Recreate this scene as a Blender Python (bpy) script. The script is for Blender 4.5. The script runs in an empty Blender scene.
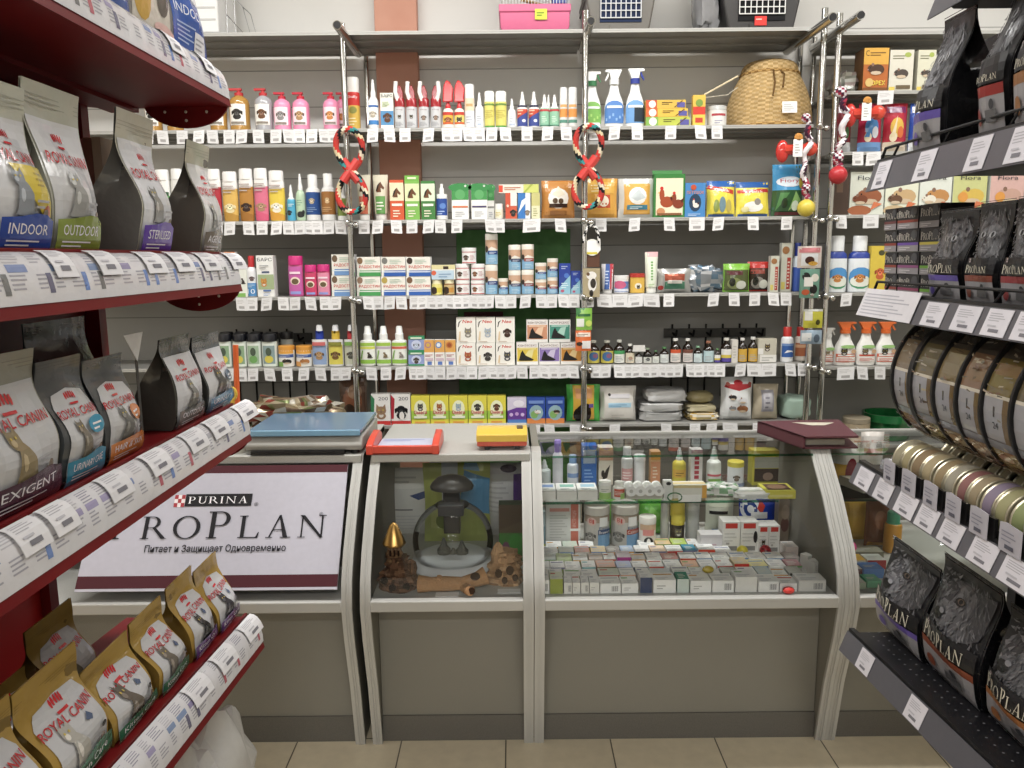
import bpy, math, random
from mathutils import Vector, Matrix, noise
from mathutils.geometry import tessellate_polygon
R=random.Random(7)
SC=bpy.context.scene; COL=SC.collection
# ---------------------------------------------------------------- camera model
F=800.0; H=1.5; PT=math.radians(9.0); RL=math.radians(0.55)
def ray(px,py):
    u=(px-512)/F; v=(384-py)/F
    a=u*math.cos(RL)+v*math.sin(RL); b=-u*math.sin(RL)+v*math.cos(RL)
    return (a,math.cos(PT)+b*math.sin(PT),-math.sin(PT)+b*math.cos(PT))
def atY(px,py,Y):
    d=ray(px,py); t=Y/d[1]; return Vector((d[0]*t,Y,H+d[2]*t))
def atX(px,py,X):
    d=ray(px,py); t=X/d[0]; return Vector((X,d[1]*t,H+d[2]*t))
def atZ(px,py,Z):
    d=ray(px,py); t=(Z-H)/d[2]; return Vector((d[0]*t,d[1]*t,Z))
def proj(x,y,z):
    c=y*math.cos(PT)-(z-H)*math.sin(PT); b=(y*math.sin(PT)+(z-H)*math.cos(PT))/c; a=x/c
    u=a*math.cos(RL)-b*math.sin(RL); v=a*math.sin(RL)+b*math.cos(RL)
    return 512+F*u,384-F*v
def XatYZ(px,Y,z):
    lo,hi=-4.0,4.0
    for _ in range(40):
        m=(lo+hi)/2
        if proj(m,Y,z)[0]<px: lo=m
        else: hi=m
    return lo
def YatXZ(px,X,z):
    lo,hi=0.5,6.0
    for _ in range(40):
        m=(lo+hi)/2
        p=proj(X,m,z)[0]
        if (p<px)==(X<0): lo=m
        else: hi=m
    return lo
cd=bpy.data.cameras.new('camera'); cam=bpy.data.objects.new('camera',cd); COL.objects.link(cam)
cd.sensor_width=36; cd.lens=F*36/1024; cd.clip_start=.05
rt=Vector((1,0,0)); up=Vector((0,math.sin(PT),math.cos(PT))); fw=Vector((0,math.cos(PT),-math.sin(PT)))
rc_=rt*math.cos(RL)-up*math.sin(RL); uc=rt*math.sin(RL)+up*math.cos(RL)
M=Matrix((rc_,uc,-fw)).transposed().to_4x4(); M.translation=(0,0,H); cam.matrix_world=M
SC.camera=cam
# ---------------------------------------------------------------- colours and materials
def C(h):
    if isinstance(h,tuple): return h
    h=h.lstrip('#')
    if len(h)==3: h=''.join(c*2 for c in h)
    def l(i):
        c=int(h[i:i+2],16)/255
        return c/12.92 if c<=.04045 else ((c+.055)/1.055)**2.4
    r,g,b=l(0),l(2),l(4); y=.21*r+.72*g+.07*b; k=.90
    return (y+(r-y)*k,y+(g-y)*k,y+(b-y)*k,1.0)
def vary(c,a):
    c=C(c); k=1+R.uniform(-a,a); return (min(1,c[0]*k),min(1,c[1]*k),min(1,c[2]*k),1)
MATS={}
def new_mat(name):
    m=bpy.data.materials.new(name); m.use_nodes=True
    nt=m.node_tree; b=nt.nodes['Principled BSDF']; MATS[name]=m
    return m,nt,b
def vmat(name,rough,metal=0.0,spec=.5,bump=0.0,bscale=60,coat=0.0,grain=.06,trans=0.0,alpha=1.0):
    m,nt,b=new_mat(name); N=nt.nodes; L=nt.links
    at=N.new('ShaderNodeAttribute'); at.attribute_name='Col'
    tc=N.new('ShaderNodeTexCoord'); nz=N.new('ShaderNodeTexNoise'); nz.inputs['Scale'].default_value=bscale
    nz.inputs['Detail'].default_value=3
    L.new(tc.outputs['Object'],nz.inputs['Vector'])
    mr=N.new('ShaderNodeMapRange'); mr.inputs['To Min'].default_value=1-grain; mr.inputs['To Max'].default_value=1+grain
    L.new(nz.outputs['Fac'],mr.inputs['Value'])
    mx=N.new('ShaderNodeMix'); mx.data_type='RGBA'; mx.blend_type='MULTIPLY'; mx.inputs[0].default_value=1
    L.new(at.outputs['Color'],mx.inputs[6]); L.new(mr.outputs['Result'],mx.inputs[7])
    L.new(mx.outputs[2],b.inputs['Base Color'])
    b.inputs['Roughness'].default_value=rough; b.inputs['Metallic'].default_value=metal
    b.inputs['Specular IOR Level'].default_value=spec
    if coat: b.inputs['Coat Weight'].default_value=coat; b.inputs['Coat Roughness'].default_value=.12
    if trans: b.inputs['Transmission Weight'].default_value=trans
    if alpha<1: b.inputs['Alpha'].default_value=alpha
    if bump:
        bp=N.new('ShaderNodeBump'); bp.inputs['Strength'].default_value=bump; bp.inputs['Distance'].default_value=.01
        L.new(nz.outputs['Fac'],bp.inputs['Height']); L.new(bp.outputs['Normal'],b.inputs['Normal'])
    return m
vmat('paper',.6,spec=.3); vmat('card',.45,spec=.4); vmat('plastic',.32); vmat('gloss',.14,coat=.3)
vmat('metal',.28,metal=1.0); vmat('foil',.3,metal=.55,bump=.35,bscale=22); vmat('film',.22,bump=.3,bscale=25,coat=.25)
vmat('matte',.8,spec=.2,bump=.2,bscale=90); vmat('enamel',.22,coat=.2,grain=.03); vmat('rough',.85,spec=.2,bump=.5,bscale=160,grain=.25)
vmat('tin',.38,metal=.8,grain=.04); vmat('clear',.12,alpha=.4); vmat('cloudy',.25,alpha=.75); vmat('brushed',.38,metal=.75,grain=.08)
def glass_mat(name,tint=(1,1,1,1),ior=1.45):
    m,nt,b=new_mat(name); N=nt.nodes; L=nt.links; N.remove(b)
    t=N.new('ShaderNodeBsdfTransparent'); t.inputs['Color'].default_value=tint
    g=N.new('ShaderNodeBsdfGlossy'); g.inputs['Roughness'].default_value=.01
    fr=N.new('ShaderNodeFresnel'); fr.inputs['IOR'].default_value=ior
    nz=N.new('ShaderNodeTexNoise'); nz.inputs['Scale'].default_value=3
    mr=N.new('ShaderNodeMapRange'); mr.inputs['To Min'].default_value=.0; mr.inputs['To Max'].default_value=.03
    L.new(nz.outputs['Fac'],mr.inputs['Value'])
    ad=N.new('ShaderNodeMath'); ad.operation='ADD'; L.new(fr.outputs[0],ad.inputs[0]); L.new(mr.outputs['Result'],ad.inputs[1])
    mx=N.new('ShaderNodeMixShader'); L.new(ad.outputs[0],mx.inputs[0]); L.new(t.outputs[0],mx.inputs[1]); L.new(g.outputs[0],mx.inputs[2])
    L.new(mx.outputs[0],N['Material Output'].inputs['Surface'])
glass_mat('glass',(.965,.98,.97,1)); glass_mat('bowl_glass',(.95,.965,.96,1),1.16); glass_mat('glassedge',(.35,.62,.5,1)); 
def surf(name,col,rough,col2=None,scale=40,mixr=(.4,.6),bump=0,metal=0,spec=.4):
    m,nt,b=new_mat(name); N=nt.nodes; L=nt.links
    tc=N.new('ShaderNodeTexCoord'); nz=N.new('ShaderNodeTexNoise'); nz.inputs['Scale'].default_value=scale; nz.inputs['Detail'].default_value=5
    L.new(tc.outputs['Object'],nz.inputs['Vector'])
    cr=N.new('ShaderNodeValToRGB'); cr.color_ramp.elements[0].position=mixr[0]; cr.color_ramp.elements[1].position=mixr[1]
    cr.color_ramp.elements[0].color=C(col); cr.color_ramp.elements[1].color=C(col2 or col)
    L.new(nz.outputs['Fac'],cr.inputs[0]); L.new(cr.outputs[0],b.inputs['Base Color'])
    b.inputs['Roughness'].default_value=rough; b.inputs['Metallic'].default_value=metal; b.inputs['Specular IOR Level'].default_value=spec
    if bump:
        bp=N.new('ShaderNodeBump'); bp.inputs['Strength'].default_value=bump; bp.inputs['Distance'].default_value=.005
        L.new(nz.outputs['Fac'],bp.inputs['Height']); L.new(bp.outputs['Normal'],b.inputs['Normal'])
    return m
surf('laminate','#767369',.5,'#827f75',500,(.35,.65)); surf('laminate_dark','#5c5953',.55,'#65625b',400)
surf('laminate_light','#a9a8a2',.42,'#b4b3ad',300); surf('chrome','#d6d6d4',.14,'#c8c8c6',8,metal=1)
surf('galv','#8f8e8a',.42,'#999893',14,(.3,.7),metal=.3); surf('red_metal','#660a0e',.42,'#700d10',6,(.3,.7),spec=.22)
surf('red_panel','#b01218',.4,'#a01015',5); surf('black_metal','#141416',.38,'#1d1d20',30,spec=.45); surf('terracotta','#c98f78',.8,'#d19a83',5,(.3,.7),.1)
surf('plaster','#e6e4de',.8,'#dcdad4',3,(.3,.7)); surf('green_board','#427a3a',.6,'#4a8442',20)
surf('alu','#b2b1ac',.45,'#afaea9',4,metal=.1)
def wall_panel():
    m,nt,b=new_mat('wall_panel'); N=nt.nodes; L=nt.links
    tc=N.new('ShaderNodeTexCoord'); sp=N.new('ShaderNodeSeparateXYZ'); L.new(tc.outputs['Object'],sp.inputs[0])
    def line(o,period,w):
        md=N.new('ShaderNodeMath'); md.operation='PINGPONG'; md.inputs[1].default_value=period/2; L.new(sp.outputs[o],md.inputs[0])
        lt=N.new('ShaderNodeMath'); lt.operation='LESS_THAN'; lt.inputs[1].default_value=w; L.new(md.outputs[0],lt.inputs[0]); return lt
    g=line(2,.155,.0022); nz=N.new('ShaderNodeTexNoise'); nz.inputs['Scale'].default_value=2.5; nz.inputs['Detail'].default_value=4
    L.new(tc.outputs['Object'],nz.inputs['Vector'])
    cr=N.new('ShaderNodeValToRGB'); cr.color_ramp.elements[0].color=C('#cfcdc8'); cr.color_ramp.elements[1].color=C('#dddbd6'); L.new(nz.outputs['Fac'],cr.inputs[0])
    mx=N.new('ShaderNodeMix'); mx.data_type='RGBA'; L.new(g.outputs[0],mx.inputs[0]); L.new(cr.outputs[0],mx.inputs[6]); mx.inputs[7].default_value=C('#9b9994')
    L.new(mx.outputs[2],b.inputs['Base Color']); b.inputs['Roughness'].default_value=.5
wall_panel()
def floor_tile():
    m,nt,b=new_mat('floor_tile'); N=nt.nodes; L=nt.links
    tc=N.new('ShaderNodeTexCoord'); mp=N.new('ShaderNodeMapping'); mp.inputs['Location'].default_value=(.03,-.03,0)
    L.new(tc.outputs['Object'],mp.inputs['Vector'])
    br=N.new('ShaderNodeTexBrick'); br.offset=0; br.inputs['Scale'].default_value=1; br.inputs['Brick Width'].default_value=.328; br.inputs['Row Height'].default_value=.328
    br.inputs['Mortar Size'].default_value=.0022; br.inputs['Color1'].default_value=C('#cfc2a6'); br.inputs['Color2'].default_value=C('#c8bb9f'); br.inputs['Mortar'].default_value=C('#574f42')
    L.new(mp.outputs[0],br.inputs['Vector'])
    nz=N.new('ShaderNodeTexNoise'); nz.inputs['Scale'].default_value=25; nz.inputs['Detail'].default_value=5; L.new(tc.outputs['Object'],nz.inputs['Vector'])
    mr=N.new('ShaderNodeMapRange'); mr.inputs['To Min'].default_value=.85; mr.inputs['To Max'].default_value=1.12; L.new(nz.outputs['Fac'],mr.inputs['Value'])
    mx=N.new('ShaderNodeMix'); mx.data_type='RGBA'; mx.blend_type='MULTIPLY'; mx.inputs[0].default_value=1
    L.new(br.outputs['Color'],mx.inputs[6]); L.new(mr.outputs['Result'],mx.inputs[7]); L.new(mx.outputs[2],b.inputs['Base Color']); b.inputs['Roughness'].default_value=.3
floor_tile()
def perforated():
    m,nt,b=new_mat('perforated'); N=nt.nodes; L=nt.links
    tc=N.new('ShaderNodeTexCoord'); sp=N.new('ShaderNodeSeparateXYZ'); L.new(tc.outputs['Object'],sp.inputs[0]); ds=[]
    for o in (0,1):
        md=N.new('ShaderNodeMath'); md.operation='PINGPONG'; md.inputs[1].default_value=.0125; L.new(sp.outputs[o],md.inputs[0])
        pw=N.new('ShaderNodeMath'); pw.operation='POWER'; pw.inputs[1].default_value=2; L.new(md.outputs[0],pw.inputs[0]); ds.append(pw)
    ad=N.new('ShaderNodeMath'); L.new(ds[0].outputs[0],ad.inputs[0]); L.new(ds[1].outputs[0],ad.inputs[1])
    lt=N.new('ShaderNodeMath'); lt.operation='LESS_THAN'; lt.inputs[1].default_value=.0022**2; L.new(ad.outputs[0],lt.inputs[0])
    mx=N.new('ShaderNodeMix'); mx.data_type='RGBA'; L.new(lt.outputs[0],mx.inputs[0]); mx.inputs[6].default_value=C('#16161a'); mx.inputs[7].default_value=C('#77777c')
    L.new(mx.outputs[2],b.inputs['Base Color']); b.inputs['Roughness'].default_value=.4
perforated()
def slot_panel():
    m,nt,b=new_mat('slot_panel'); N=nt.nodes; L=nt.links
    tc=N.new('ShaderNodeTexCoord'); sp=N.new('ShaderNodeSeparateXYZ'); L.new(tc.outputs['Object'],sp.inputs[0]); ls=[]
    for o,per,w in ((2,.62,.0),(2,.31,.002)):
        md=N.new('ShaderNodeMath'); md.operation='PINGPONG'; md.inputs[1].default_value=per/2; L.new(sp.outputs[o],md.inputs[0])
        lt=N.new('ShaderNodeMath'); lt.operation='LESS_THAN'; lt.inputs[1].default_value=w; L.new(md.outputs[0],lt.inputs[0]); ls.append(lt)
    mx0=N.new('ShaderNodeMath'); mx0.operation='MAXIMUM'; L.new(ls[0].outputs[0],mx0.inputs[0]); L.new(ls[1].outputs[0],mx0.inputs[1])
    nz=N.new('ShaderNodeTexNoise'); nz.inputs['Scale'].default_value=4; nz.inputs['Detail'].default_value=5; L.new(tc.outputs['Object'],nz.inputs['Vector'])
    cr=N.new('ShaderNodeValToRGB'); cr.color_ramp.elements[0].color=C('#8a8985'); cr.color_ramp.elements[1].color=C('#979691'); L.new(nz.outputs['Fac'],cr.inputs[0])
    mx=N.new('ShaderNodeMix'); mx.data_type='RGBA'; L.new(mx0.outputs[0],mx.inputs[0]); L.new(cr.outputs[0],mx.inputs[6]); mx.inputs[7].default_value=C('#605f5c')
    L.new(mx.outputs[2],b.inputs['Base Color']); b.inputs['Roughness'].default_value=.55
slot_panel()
# ---------------------------------------------------------------- text to triangles
_TX={}
def text_tris(s,bold=0.0):
    k=(s,bold)
    if k in _TX: return _TX[k]
    cu=bpy.data.curves.new('lettering',type='FONT'); cu.body=s; cu.resolution_u=2; cu.offset=bold
    o=bpy.data.objects.new('lettering',cu); COL.objects.link(o)
    dg=bpy.context.evaluated_depsgraph_get(); me=bpy.data.meshes.new_from_object(o.evaluated_get(dg))
    me.calc_loop_triangles(); V=[(v.co.x,v.co.y) for v in me.vertices]
    T=[[V[i] for i in t.vertices] for t in me.loop_triangles]
    bpy.data.objects.remove(o); bpy.data.curves.remove(cu); bpy.data.meshes.remove(me)
    if not V: V=[(0,0),(1,1)]
    x0=min(v[0] for v in V); x1=max(v[0] for v in V); y0=min(v[1] for v in V); y1=max(v[1] for v in V)
    T=[[((p[0]-x0)/(x1-x0),(p[1]-y0)/(y1-y0)) for p in t] for t in T]
    _TX[k]=T; return T
# ---------------------------------------------------------------- flat printed art in unit coordinates
class Art:
    def __init__(s,asp=1.0): s.sh=[]; s.k=0; s.asp=asp; s.flat=False
    def add(s,polys,c,small=False): s.sh.append((polys,C(c),s.k,small)); s.k+=0 if s.flat else 1; return s
    def poly(s,p,c): 
        if len(p)>4:
            t=tessellate_polygon([[Vector((a,b,0)) for a,b in p]]); return s.add([[p[i] for i in q] for q in t],c)
        return s.add([p],c)
    def rect(s,a,b,c,d,col): return s.add([[(a,b),(c,b),(c,d),(a,d)]],col)
    def rects(s,L,col): return s.add([[(a,b),(c,b),(c,d),(a,d)] for a,b,c,d in L],col)
    def ell(s,cx,cy,rx,ry=None,col='#fff',n=14):
        ry=rx*s.asp if ry is None else ry
        return s.add([[(cx+rx*math.cos(6.28318*i/n),cy+ry*math.sin(6.28318*i/n)) for i in range(n)]],col)
    def text(s,t,cx,cy,w,h,col,shear=0.0,rot=0.0,bold=0.0):
        P=[]
        for tr in text_tris(t,bold):
            q=[]
            for x,y in tr:
                X=(x-.5)*w+(y-.5)*h*shear; Y=(y-.5)*h
                if rot: X,Y=X*math.cos(rot)-Y*math.sin(rot)/s.asp, X*math.sin(rot)*s.asp+Y*math.cos(rot)
                q.append((cx+X,cy+Y))
            P.append(q)
        return s.add(P,col,True)
    def lines(s,u0,u1,v0,v1,n,col,th=.4):
        h=(v1-v0)/n; L=[]
        for i in range(n): L.append((u0,v0+i*h,u0+(u1-u0)*(.6+.4*((i*37)%10)/10),v0+i*h+h*th))
        return s.rects(L,col)
    # serif capitals
    def serif(s,word,x,y,h,col,k=1.0,big=(),sc=.78,gap=.06):
        P=[]; X=x; a=1/s.asp
        def pl(pts,hh): P.append([(X+p*hh*a*k,y+q*hh) for p,q in pts])
        for i,ch in enumerate(word):
            hh=h if (i in big or not big) else h*sc
            q=lambda pts: pl(pts,hh)
            r=lambda a0,b0,c0,d0: q([(a0,b0),(c0,b0),(c0,d0),(a0,d0)])
            st=lambda x0,t=.13:(r(x0,0,x0+t,1),r(x0-.08,0,x0+t+.08,.04),r(x0-.08,.96,x0+t+.08,1))
            def ring(cx,cy,rx,ry,tx,ty,a0,a1,n=14):
                for j in range(n):
                    t0=a0+(a1-a0)*j/n; t1=a0+(a1-a0)*(j+1)/n
                    q([(cx+rx*math.cos(t0),cy+ry*math.sin(t0)),(cx+rx*math.cos(t1),cy+ry*math.sin(t1)),(cx+(rx-tx)*math.cos(t1),cy+(ry-ty)*math.sin(t1)),(cx+(rx-tx)*math.cos(t0),cy+(ry-ty)*math.sin(t0))])
            hp=math.pi/2
            if ch=='P': st(.09); r(.2,.96,.38,1); r(.2,.45,.38,.49); ring(.36,.725,.27,.275,.12,.04,-hp,hp); w=.68
            elif ch=='R': st(.09); r(.2,.96,.38,1); r(.2,.47,.38,.51); ring(.36,.735,.26,.265,.12,.04,-hp,hp); q([(.36,.5),(.48,.5),(.86,.03),(.92,0),(.72,0)]); w=.85
            elif ch=='O': ring(.48,.5,.46,.52,.13,.045,0,2*math.pi,26); w=.97
            elif ch=='L': st(.09); r(.2,0,.66,.045); q([(.6,0),(.68,0),(.72,.26),(.69,.26)]); w=.72
            elif ch=='A': q([(.12,0),(.17,0),(.48,.97),(.44,1.02)]); q([(.62,0),(.78,0),(.5,1.03),(.43,1.0)]); r(.24,.33,.64,.37); r(.03,0,.27,.035); r(.52,0,.88,.035); w=.88
            elif ch=='N': r(.13,0,.18,1); r(.03,0,.28,.035); q([(.06,1),(.22,1),(.88,0),(.8,-.03)]); r(.8,0,.86,1); r(.7,.965,.96,1); w=.97
            elif ch=='U': r(.13,.3,.26,1); r(.03,.96,.36,1); r(.7,.3,.75,1); r(.6,.96,.85,1); ring(.44,.3,.31,.32,.11,.06,math.pi,2*math.pi); w=.85
            elif ch=='I': st(.1); w=.34
            else: w=.4
            X+=(w+gap)*hh*a*k
        s.add(P,col,True); return X
    # little printed animals: cx,cy centre, r = half width
    def dog(s,cx,cy,r,fur='#8a5a34',ear='#5c3a22',muz=None):
        R2=r*s.asp; f=C(fur); muz=muz or tuple(min(1,c*1.5+.06) for c in f[:3])+(1,)
        s.ell(cx,cy-R2*.65,r*.7,R2*.55,fur,10); s.poly([(cx-r*.62,cy+R2*.55),(cx-r*.95,cy+R2*.3),(cx-r*.9,cy-R2*.35),(cx-r*.6,cy-R2*.1)],ear); s.poly([(cx+r*.62,cy+R2*.55),(cx+r*.6,cy-R2*.1),(cx+r*.9,cy-R2*.35),(cx+r*.95,cy+R2*.3)],ear)
        s.ell(cx,cy+R2*.22,r*.64,R2*.6,fur); s.ell(cx,cy-R2*.12,r*.36,R2*.36,muz,10); s.ell(cx,cy+R2*.0,r*.16,R2*.11,'#151212',8)
        s.ell(cx-r*.27,cy+R2*.34,r*.09,R2*.09,'#151212',6); s.ell(cx+r*.27,cy+R2*.34,r*.09,R2*.09,'#151212',6)
    def cat(s,cx,cy,r,fur='#8b8b88',eye='#c8b840',chest='#d8d4cc'):
        R2=r*s.asp
        s.ell(cx,cy-R2*.7,r*.7,R2*.5,fur,10); s.ell(cx,cy-R2*.6,r*.35,R2*.35,chest,8); s.ell(cx,cy+R2*.1,r*.75,R2*.62,fur)
        s.poly([(cx-r*.72,cy+R2*.2),(cx-r*.25,cy+R2*.65),(cx-r*.62,cy+R2*1.05)],fur); s.poly([(cx+r*.72,cy+R2*.2),(cx+r*.62,cy+R2*1.05),(cx+r*.25,cy+R2*.65)],fur)
        s.ell(cx-r*.3,cy+R2*.18,r*.12,R2*.1,eye,8); s.ell(cx+r*.3,cy+R2*.18,r*.12,R2*.1,eye,8); s.ell(cx,cy-R2*.1,r*.1,R2*.07,'#3a2a2a',6)
    def catsit(s,cx,cy,r,fur='#6b675f'):
        R2=r*s.asp
        P=[(-.35,-1),(.35,-1),(.62,-.95),(.95,-.9),(1.0,-.75),(.7,-.78),(.62,-.55),(.55,-.1),(.3,.25),(.12,.45),(.12,.7),(.05,1.0),(-.08,.82),(-.3,.84),(-.42,1.0),(-.5,.7),(-.52,.5),(-.4,.32),(-.28,.25),(-.38,-.2),(-.42,-.7),(-.55,-.95)]
        s.poly([(cx+a*r,cy+b*R2) for a,b in P],fur); f=C(fur); lt=tuple(min(1,c*1.7+.03) for c in f[:3])+(1,)
        s.ell(cx-.12*r,cy-.15*R2,.14*r,.3*R2,lt,8); s.ell(cx-.33*r,cy+.5*R2,.13*r,.12*R2,lt,8); s.ell(cx-.36*r,cy+.64*R2,.05*r,.05*R2,'#c8b040',6); s.ell(cx-.12*r,cy+.64*R2,.05*r,.05*R2,'#c8b040',6)
    def horse(s,cx,cy,r,fur='#6d4326',mane='#2a1a10'):
        R2=r*s.asp
        s.poly([(cx-r*.8,cy-R2*.9),(cx-r*.5,cy+R2*.2),(cx-r*.1,cy+R2*.8),(cx+r*.1,cy+R2*1.0),(cx+r*.2,cy+R2*.7),(cx+r*.8,cy-R2*.1),(cx+r*.65,cy-R2*.45),(cx+r*.1,cy-R2*.1),(cx+r*.2,cy-R2*.9)],fur)
        s.poly([(cx-r*.9,cy-R2*.8),(cx-r*.6,cy+R2*.3),(cx-r*.1,cy+R2*.9),(cx-r*.2,cy+R2*.4),(cx-r*.5,cy-R2*.5)],mane)
    def hen(s,cx,cy,r,body='#a8481e'):
        R2=r*s.asp
        s.ell(cx+r*.2,cy-R2*.3,r*.75,R2*.6,body,12); s.ell(cx-r*.35,cy+R2*.45,r*.28,R2*.7,body,10); s.ell(cx-r*.38,cy+R2*1.15,r*.2,R2*.2,'#d02818',8); s.poly([(cx+r*.7,cy-R2*.2),(cx+r*1.1,cy+R2*.6),(cx+r*.5,cy+R2*.2)],'#5a2410')
        s.poly([(cx-r*.62,cy+R2*.75),(cx-r*.85,cy+R2*.65),(cx-r*.6,cy+R2*.6)],'#e8b030')
    def rodent(s,cx,cy,r,fur='#5b4632'):
        R2=r*s.asp
        s.ell(cx+r*.15,cy,r*.75,R2*.55,fur,12); s.ell(cx-r*.5,cy+R2*.1,r*.4,R2*.38,fur,10); s.ell(cx-r*.35,cy+R2*.5,r*.16,R2*.18,'#8a6a58',8); s.ell(cx-r*.62,cy+R2*.18,r*.07,R2*.07,'#0a0808',6); s.ell(cx-r*.85,cy-R2*.02,r*.08,R2*.08,'#c08a80',6); s.ell(cx,cy-R2*.35,r*.6,R2*.2,'#cdb89c',8)
    def crown(s,cx,cy,r,col='#c8202a'):
        R2=r*s.asp; 
        for i in range(5):
            a=-.7+.35*i; s.ell(cx+r*.9*math.sin(a),cy+R2*(.45*math.cos(a)),r*.14,R2*.38,col,6)
        s.rect(cx-r*.6,cy-R2*.5,cx+r*.6,cy-R2*.3,col)
    def barcode(s,u0,v0,u1,v1,col='#222'):
        n=9; L=[]
        for i in range(n):
            w=(u1-u0)/n; L.append((u0+i*w,v0,u0+i*w+w*(.35+.4*((i*7)%3)/2),v1))
        return s.rects(L,col)
def clip_axis(p,ax,lo,hi):
    for val,sg in ((lo,1),(hi,-1)):
        out=[]
        for i in range(len(p)):
            a=p[i]; b=p[(i+1)%len(p)]; da=(a[ax]-val)*sg; db=(b[ax]-val)*sg
            if da>=0: out.append(a)
            if (da>=0)!=(db>=0):
                t=da/(da-db); out.append((a[0]+(b[0]-a[0])*t,a[1]+(b[1]-a[1])*t))
        p=out
        if len(p)<3: return []
    return p
# ---------------------------------------------------------------- mesh builder
class MB:
    def __init__(s,mat='plastic'): s.v=[]; s.f=[]; s.c=[]; s.m=[]; s.mats=[mat]; s.xf=None
    def mi(s,m):
        if m is None: return 0
        if m not in s.mats: s.mats.append(m)
        return s.mats.index(m)
    def pt(s,p): 
        p=Vector(p); s.v.append(s.xf@p if s.xf else p); return len(s.v)-1
    def face(s,idx,c,m=None): s.f.append(idx); s.c.append(C(c)); s.m.append(s.mi(m)); return s
    def poly(s,pts,c,m=None): return s.face([s.pt(p) for p in pts],c,m)
    def box(s,x0,x1,y0,y1,z0,z1,c='#fff',m=None,front=None,top=None,side=None):
        P=[s.pt(p) for p in ((x0,y0,z0),(x1,y0,z0),(x1,y1,z0),(x0,y1,z0),(x0,y0,z1),(x1,y0,z1),(x1,y1,z1),(x0,y1,z1))]
        s.face([P[0],P[1],P[5],P[4]],front or c,m); s.face([P[1],P[2],P[6],P[5]],side or c,m); s.face([P[2],P[3],P[7],P[6]],c,m)
        s.face([P[3],P[0],P[4],P[7]],side or c,m); s.face([P[4],P[5],P[6],P[7]],top or c,m); s.face([P[3],P[2],P[1],P[0]],c,m); return s
    def prism(s,poly,fn,c,m=None,cap=True,t0=0.0,t1=1.0):
        a=[s.pt(fn(p,t0)) for p in poly]; b=[s.pt(fn(p,t1)) for p in poly]; n=len(poly)
        for i in range(n): s.face([a[i],a[(i+1)%n],b[(i+1)%n],b[i]],c,m)
        if cap: s.face(a[::-1],c,m); s.face(b,c,m)
        return s
    def lathe(s,prof,c,center=(0,0,0),n=20,sx=1.0,sy=1.0,m=None,bands=None,rot=None,power=2.0):
        # prof (r,z); bands [(zmax,colour)...]
        rings=[]; cx,cy,cz=center
        for r,z in prof:
            ring=[]
            for i in range(n):
                a=2*math.pi*(i+.5)/n; ca,sa=math.cos(a),math.sin(a)
                if power!=2: k=(abs(ca)**power+abs(sa)**power)**(-1/power); ca*=k; sa*=k
                p=Vector((r*ca*sx,r*sa*sy,z))
                if rot: p=rot@p
                ring.append(s.pt((cx+p.x,cy+p.y,cz+p.z)))
            rings.append(ring)
        for j in range(len(rings)-1):
            zc=(prof[j][1]+prof[j+1][1])/2; cc=c
            if bands:
                for zm,bc in bands:
                    if zc<=zm: cc=bc; break
            for i in range(n): s.face([rings[j][i],rings[j][(i+1)%n],rings[j+1][(i+1)%n],rings[j+1][i]],cc,m)
        b0=bands[0][1] if bands else c
        s.face(rings[0][::-1],b0,m); s.face(rings[-1],bands[-1][1] if bands else c,m); return s
    def tube(s,path,r,c,n=8,m=None,closed=False,cf=None):
        P=[Vector(p) for p in path]; N=len(P); rings=[]; up=Vector((.12,.3,.95))
        for i in range(N):
            t=(P[(i+1)%N]-P[i-1]) if closed else (P[min(i+1,N-1)]-P[max(i-1,0)])
            t.normalize(); a=t.cross(up)
            if a.length<.05: a=t.cross(Vector((1,0,0)))
            a.normalize(); b=t.cross(a)
            rr=r(i/(N-1)) if callable(r) else r
            rings.append([s.pt(P[i]+(a*math.cos(6.28318*k/n)+b*math.sin(6.28318*k/n))*rr) for k in range(n)])
        for i in range(N if closed else N-1):
            A=rings[i]; B=rings[(i+1)%N]
            for k in range(n): s.face([A[k],A[(k+1)%n],B[(k+1)%n],B[k]],cf(i,k) if cf else c,m)
        if not closed: s.face(rings[0][::-1],c,m); s.face(rings[-1],c,m)
        return s
    def sphere(s,ctr,r,c,n=14,m=None,sc=(1,1,1),cf=None):
        k=max(6,n//2+2); prof=[(max(.0008,math.sin(math.pi*i/k))*1.0,-math.cos(math.pi*i/k)) for i in range(k+1)]
        rings=[[s.pt((ctr[0]+r*sc[0]*p*math.cos(6.28318*i/n),ctr[1]+r*sc[1]*p*math.sin(6.28318*i/n),ctr[2]+r*sc[2]*z)) for i in range(n)] for p,z in prof]
        for j in range(k):
            for i in range(n): s.face([rings[j][i],rings[j][(i+1)%n],rings[j+1][(i+1)%n],rings[j+1][i]],cf(j,i) if cf else c,m)
        return s
    def grid(s,fn,nu,nv,c,m=None,cf=None,closed=False):
        G=[[s.pt(fn(i/nu,j/nv)) for i in range(nu+(0 if closed else 1))] for j in range(nv+1)]
        for j in range(nv):
            for i in range(nu):
                i2=(i+1)%nu if closed else i+1
                s.face([G[j][i],G[j][i2],G[j+1][i2],G[j+1][i]],cf((i+.5)/nu,(j+.5)/nv) if cf else c,m)
        return s
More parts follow.
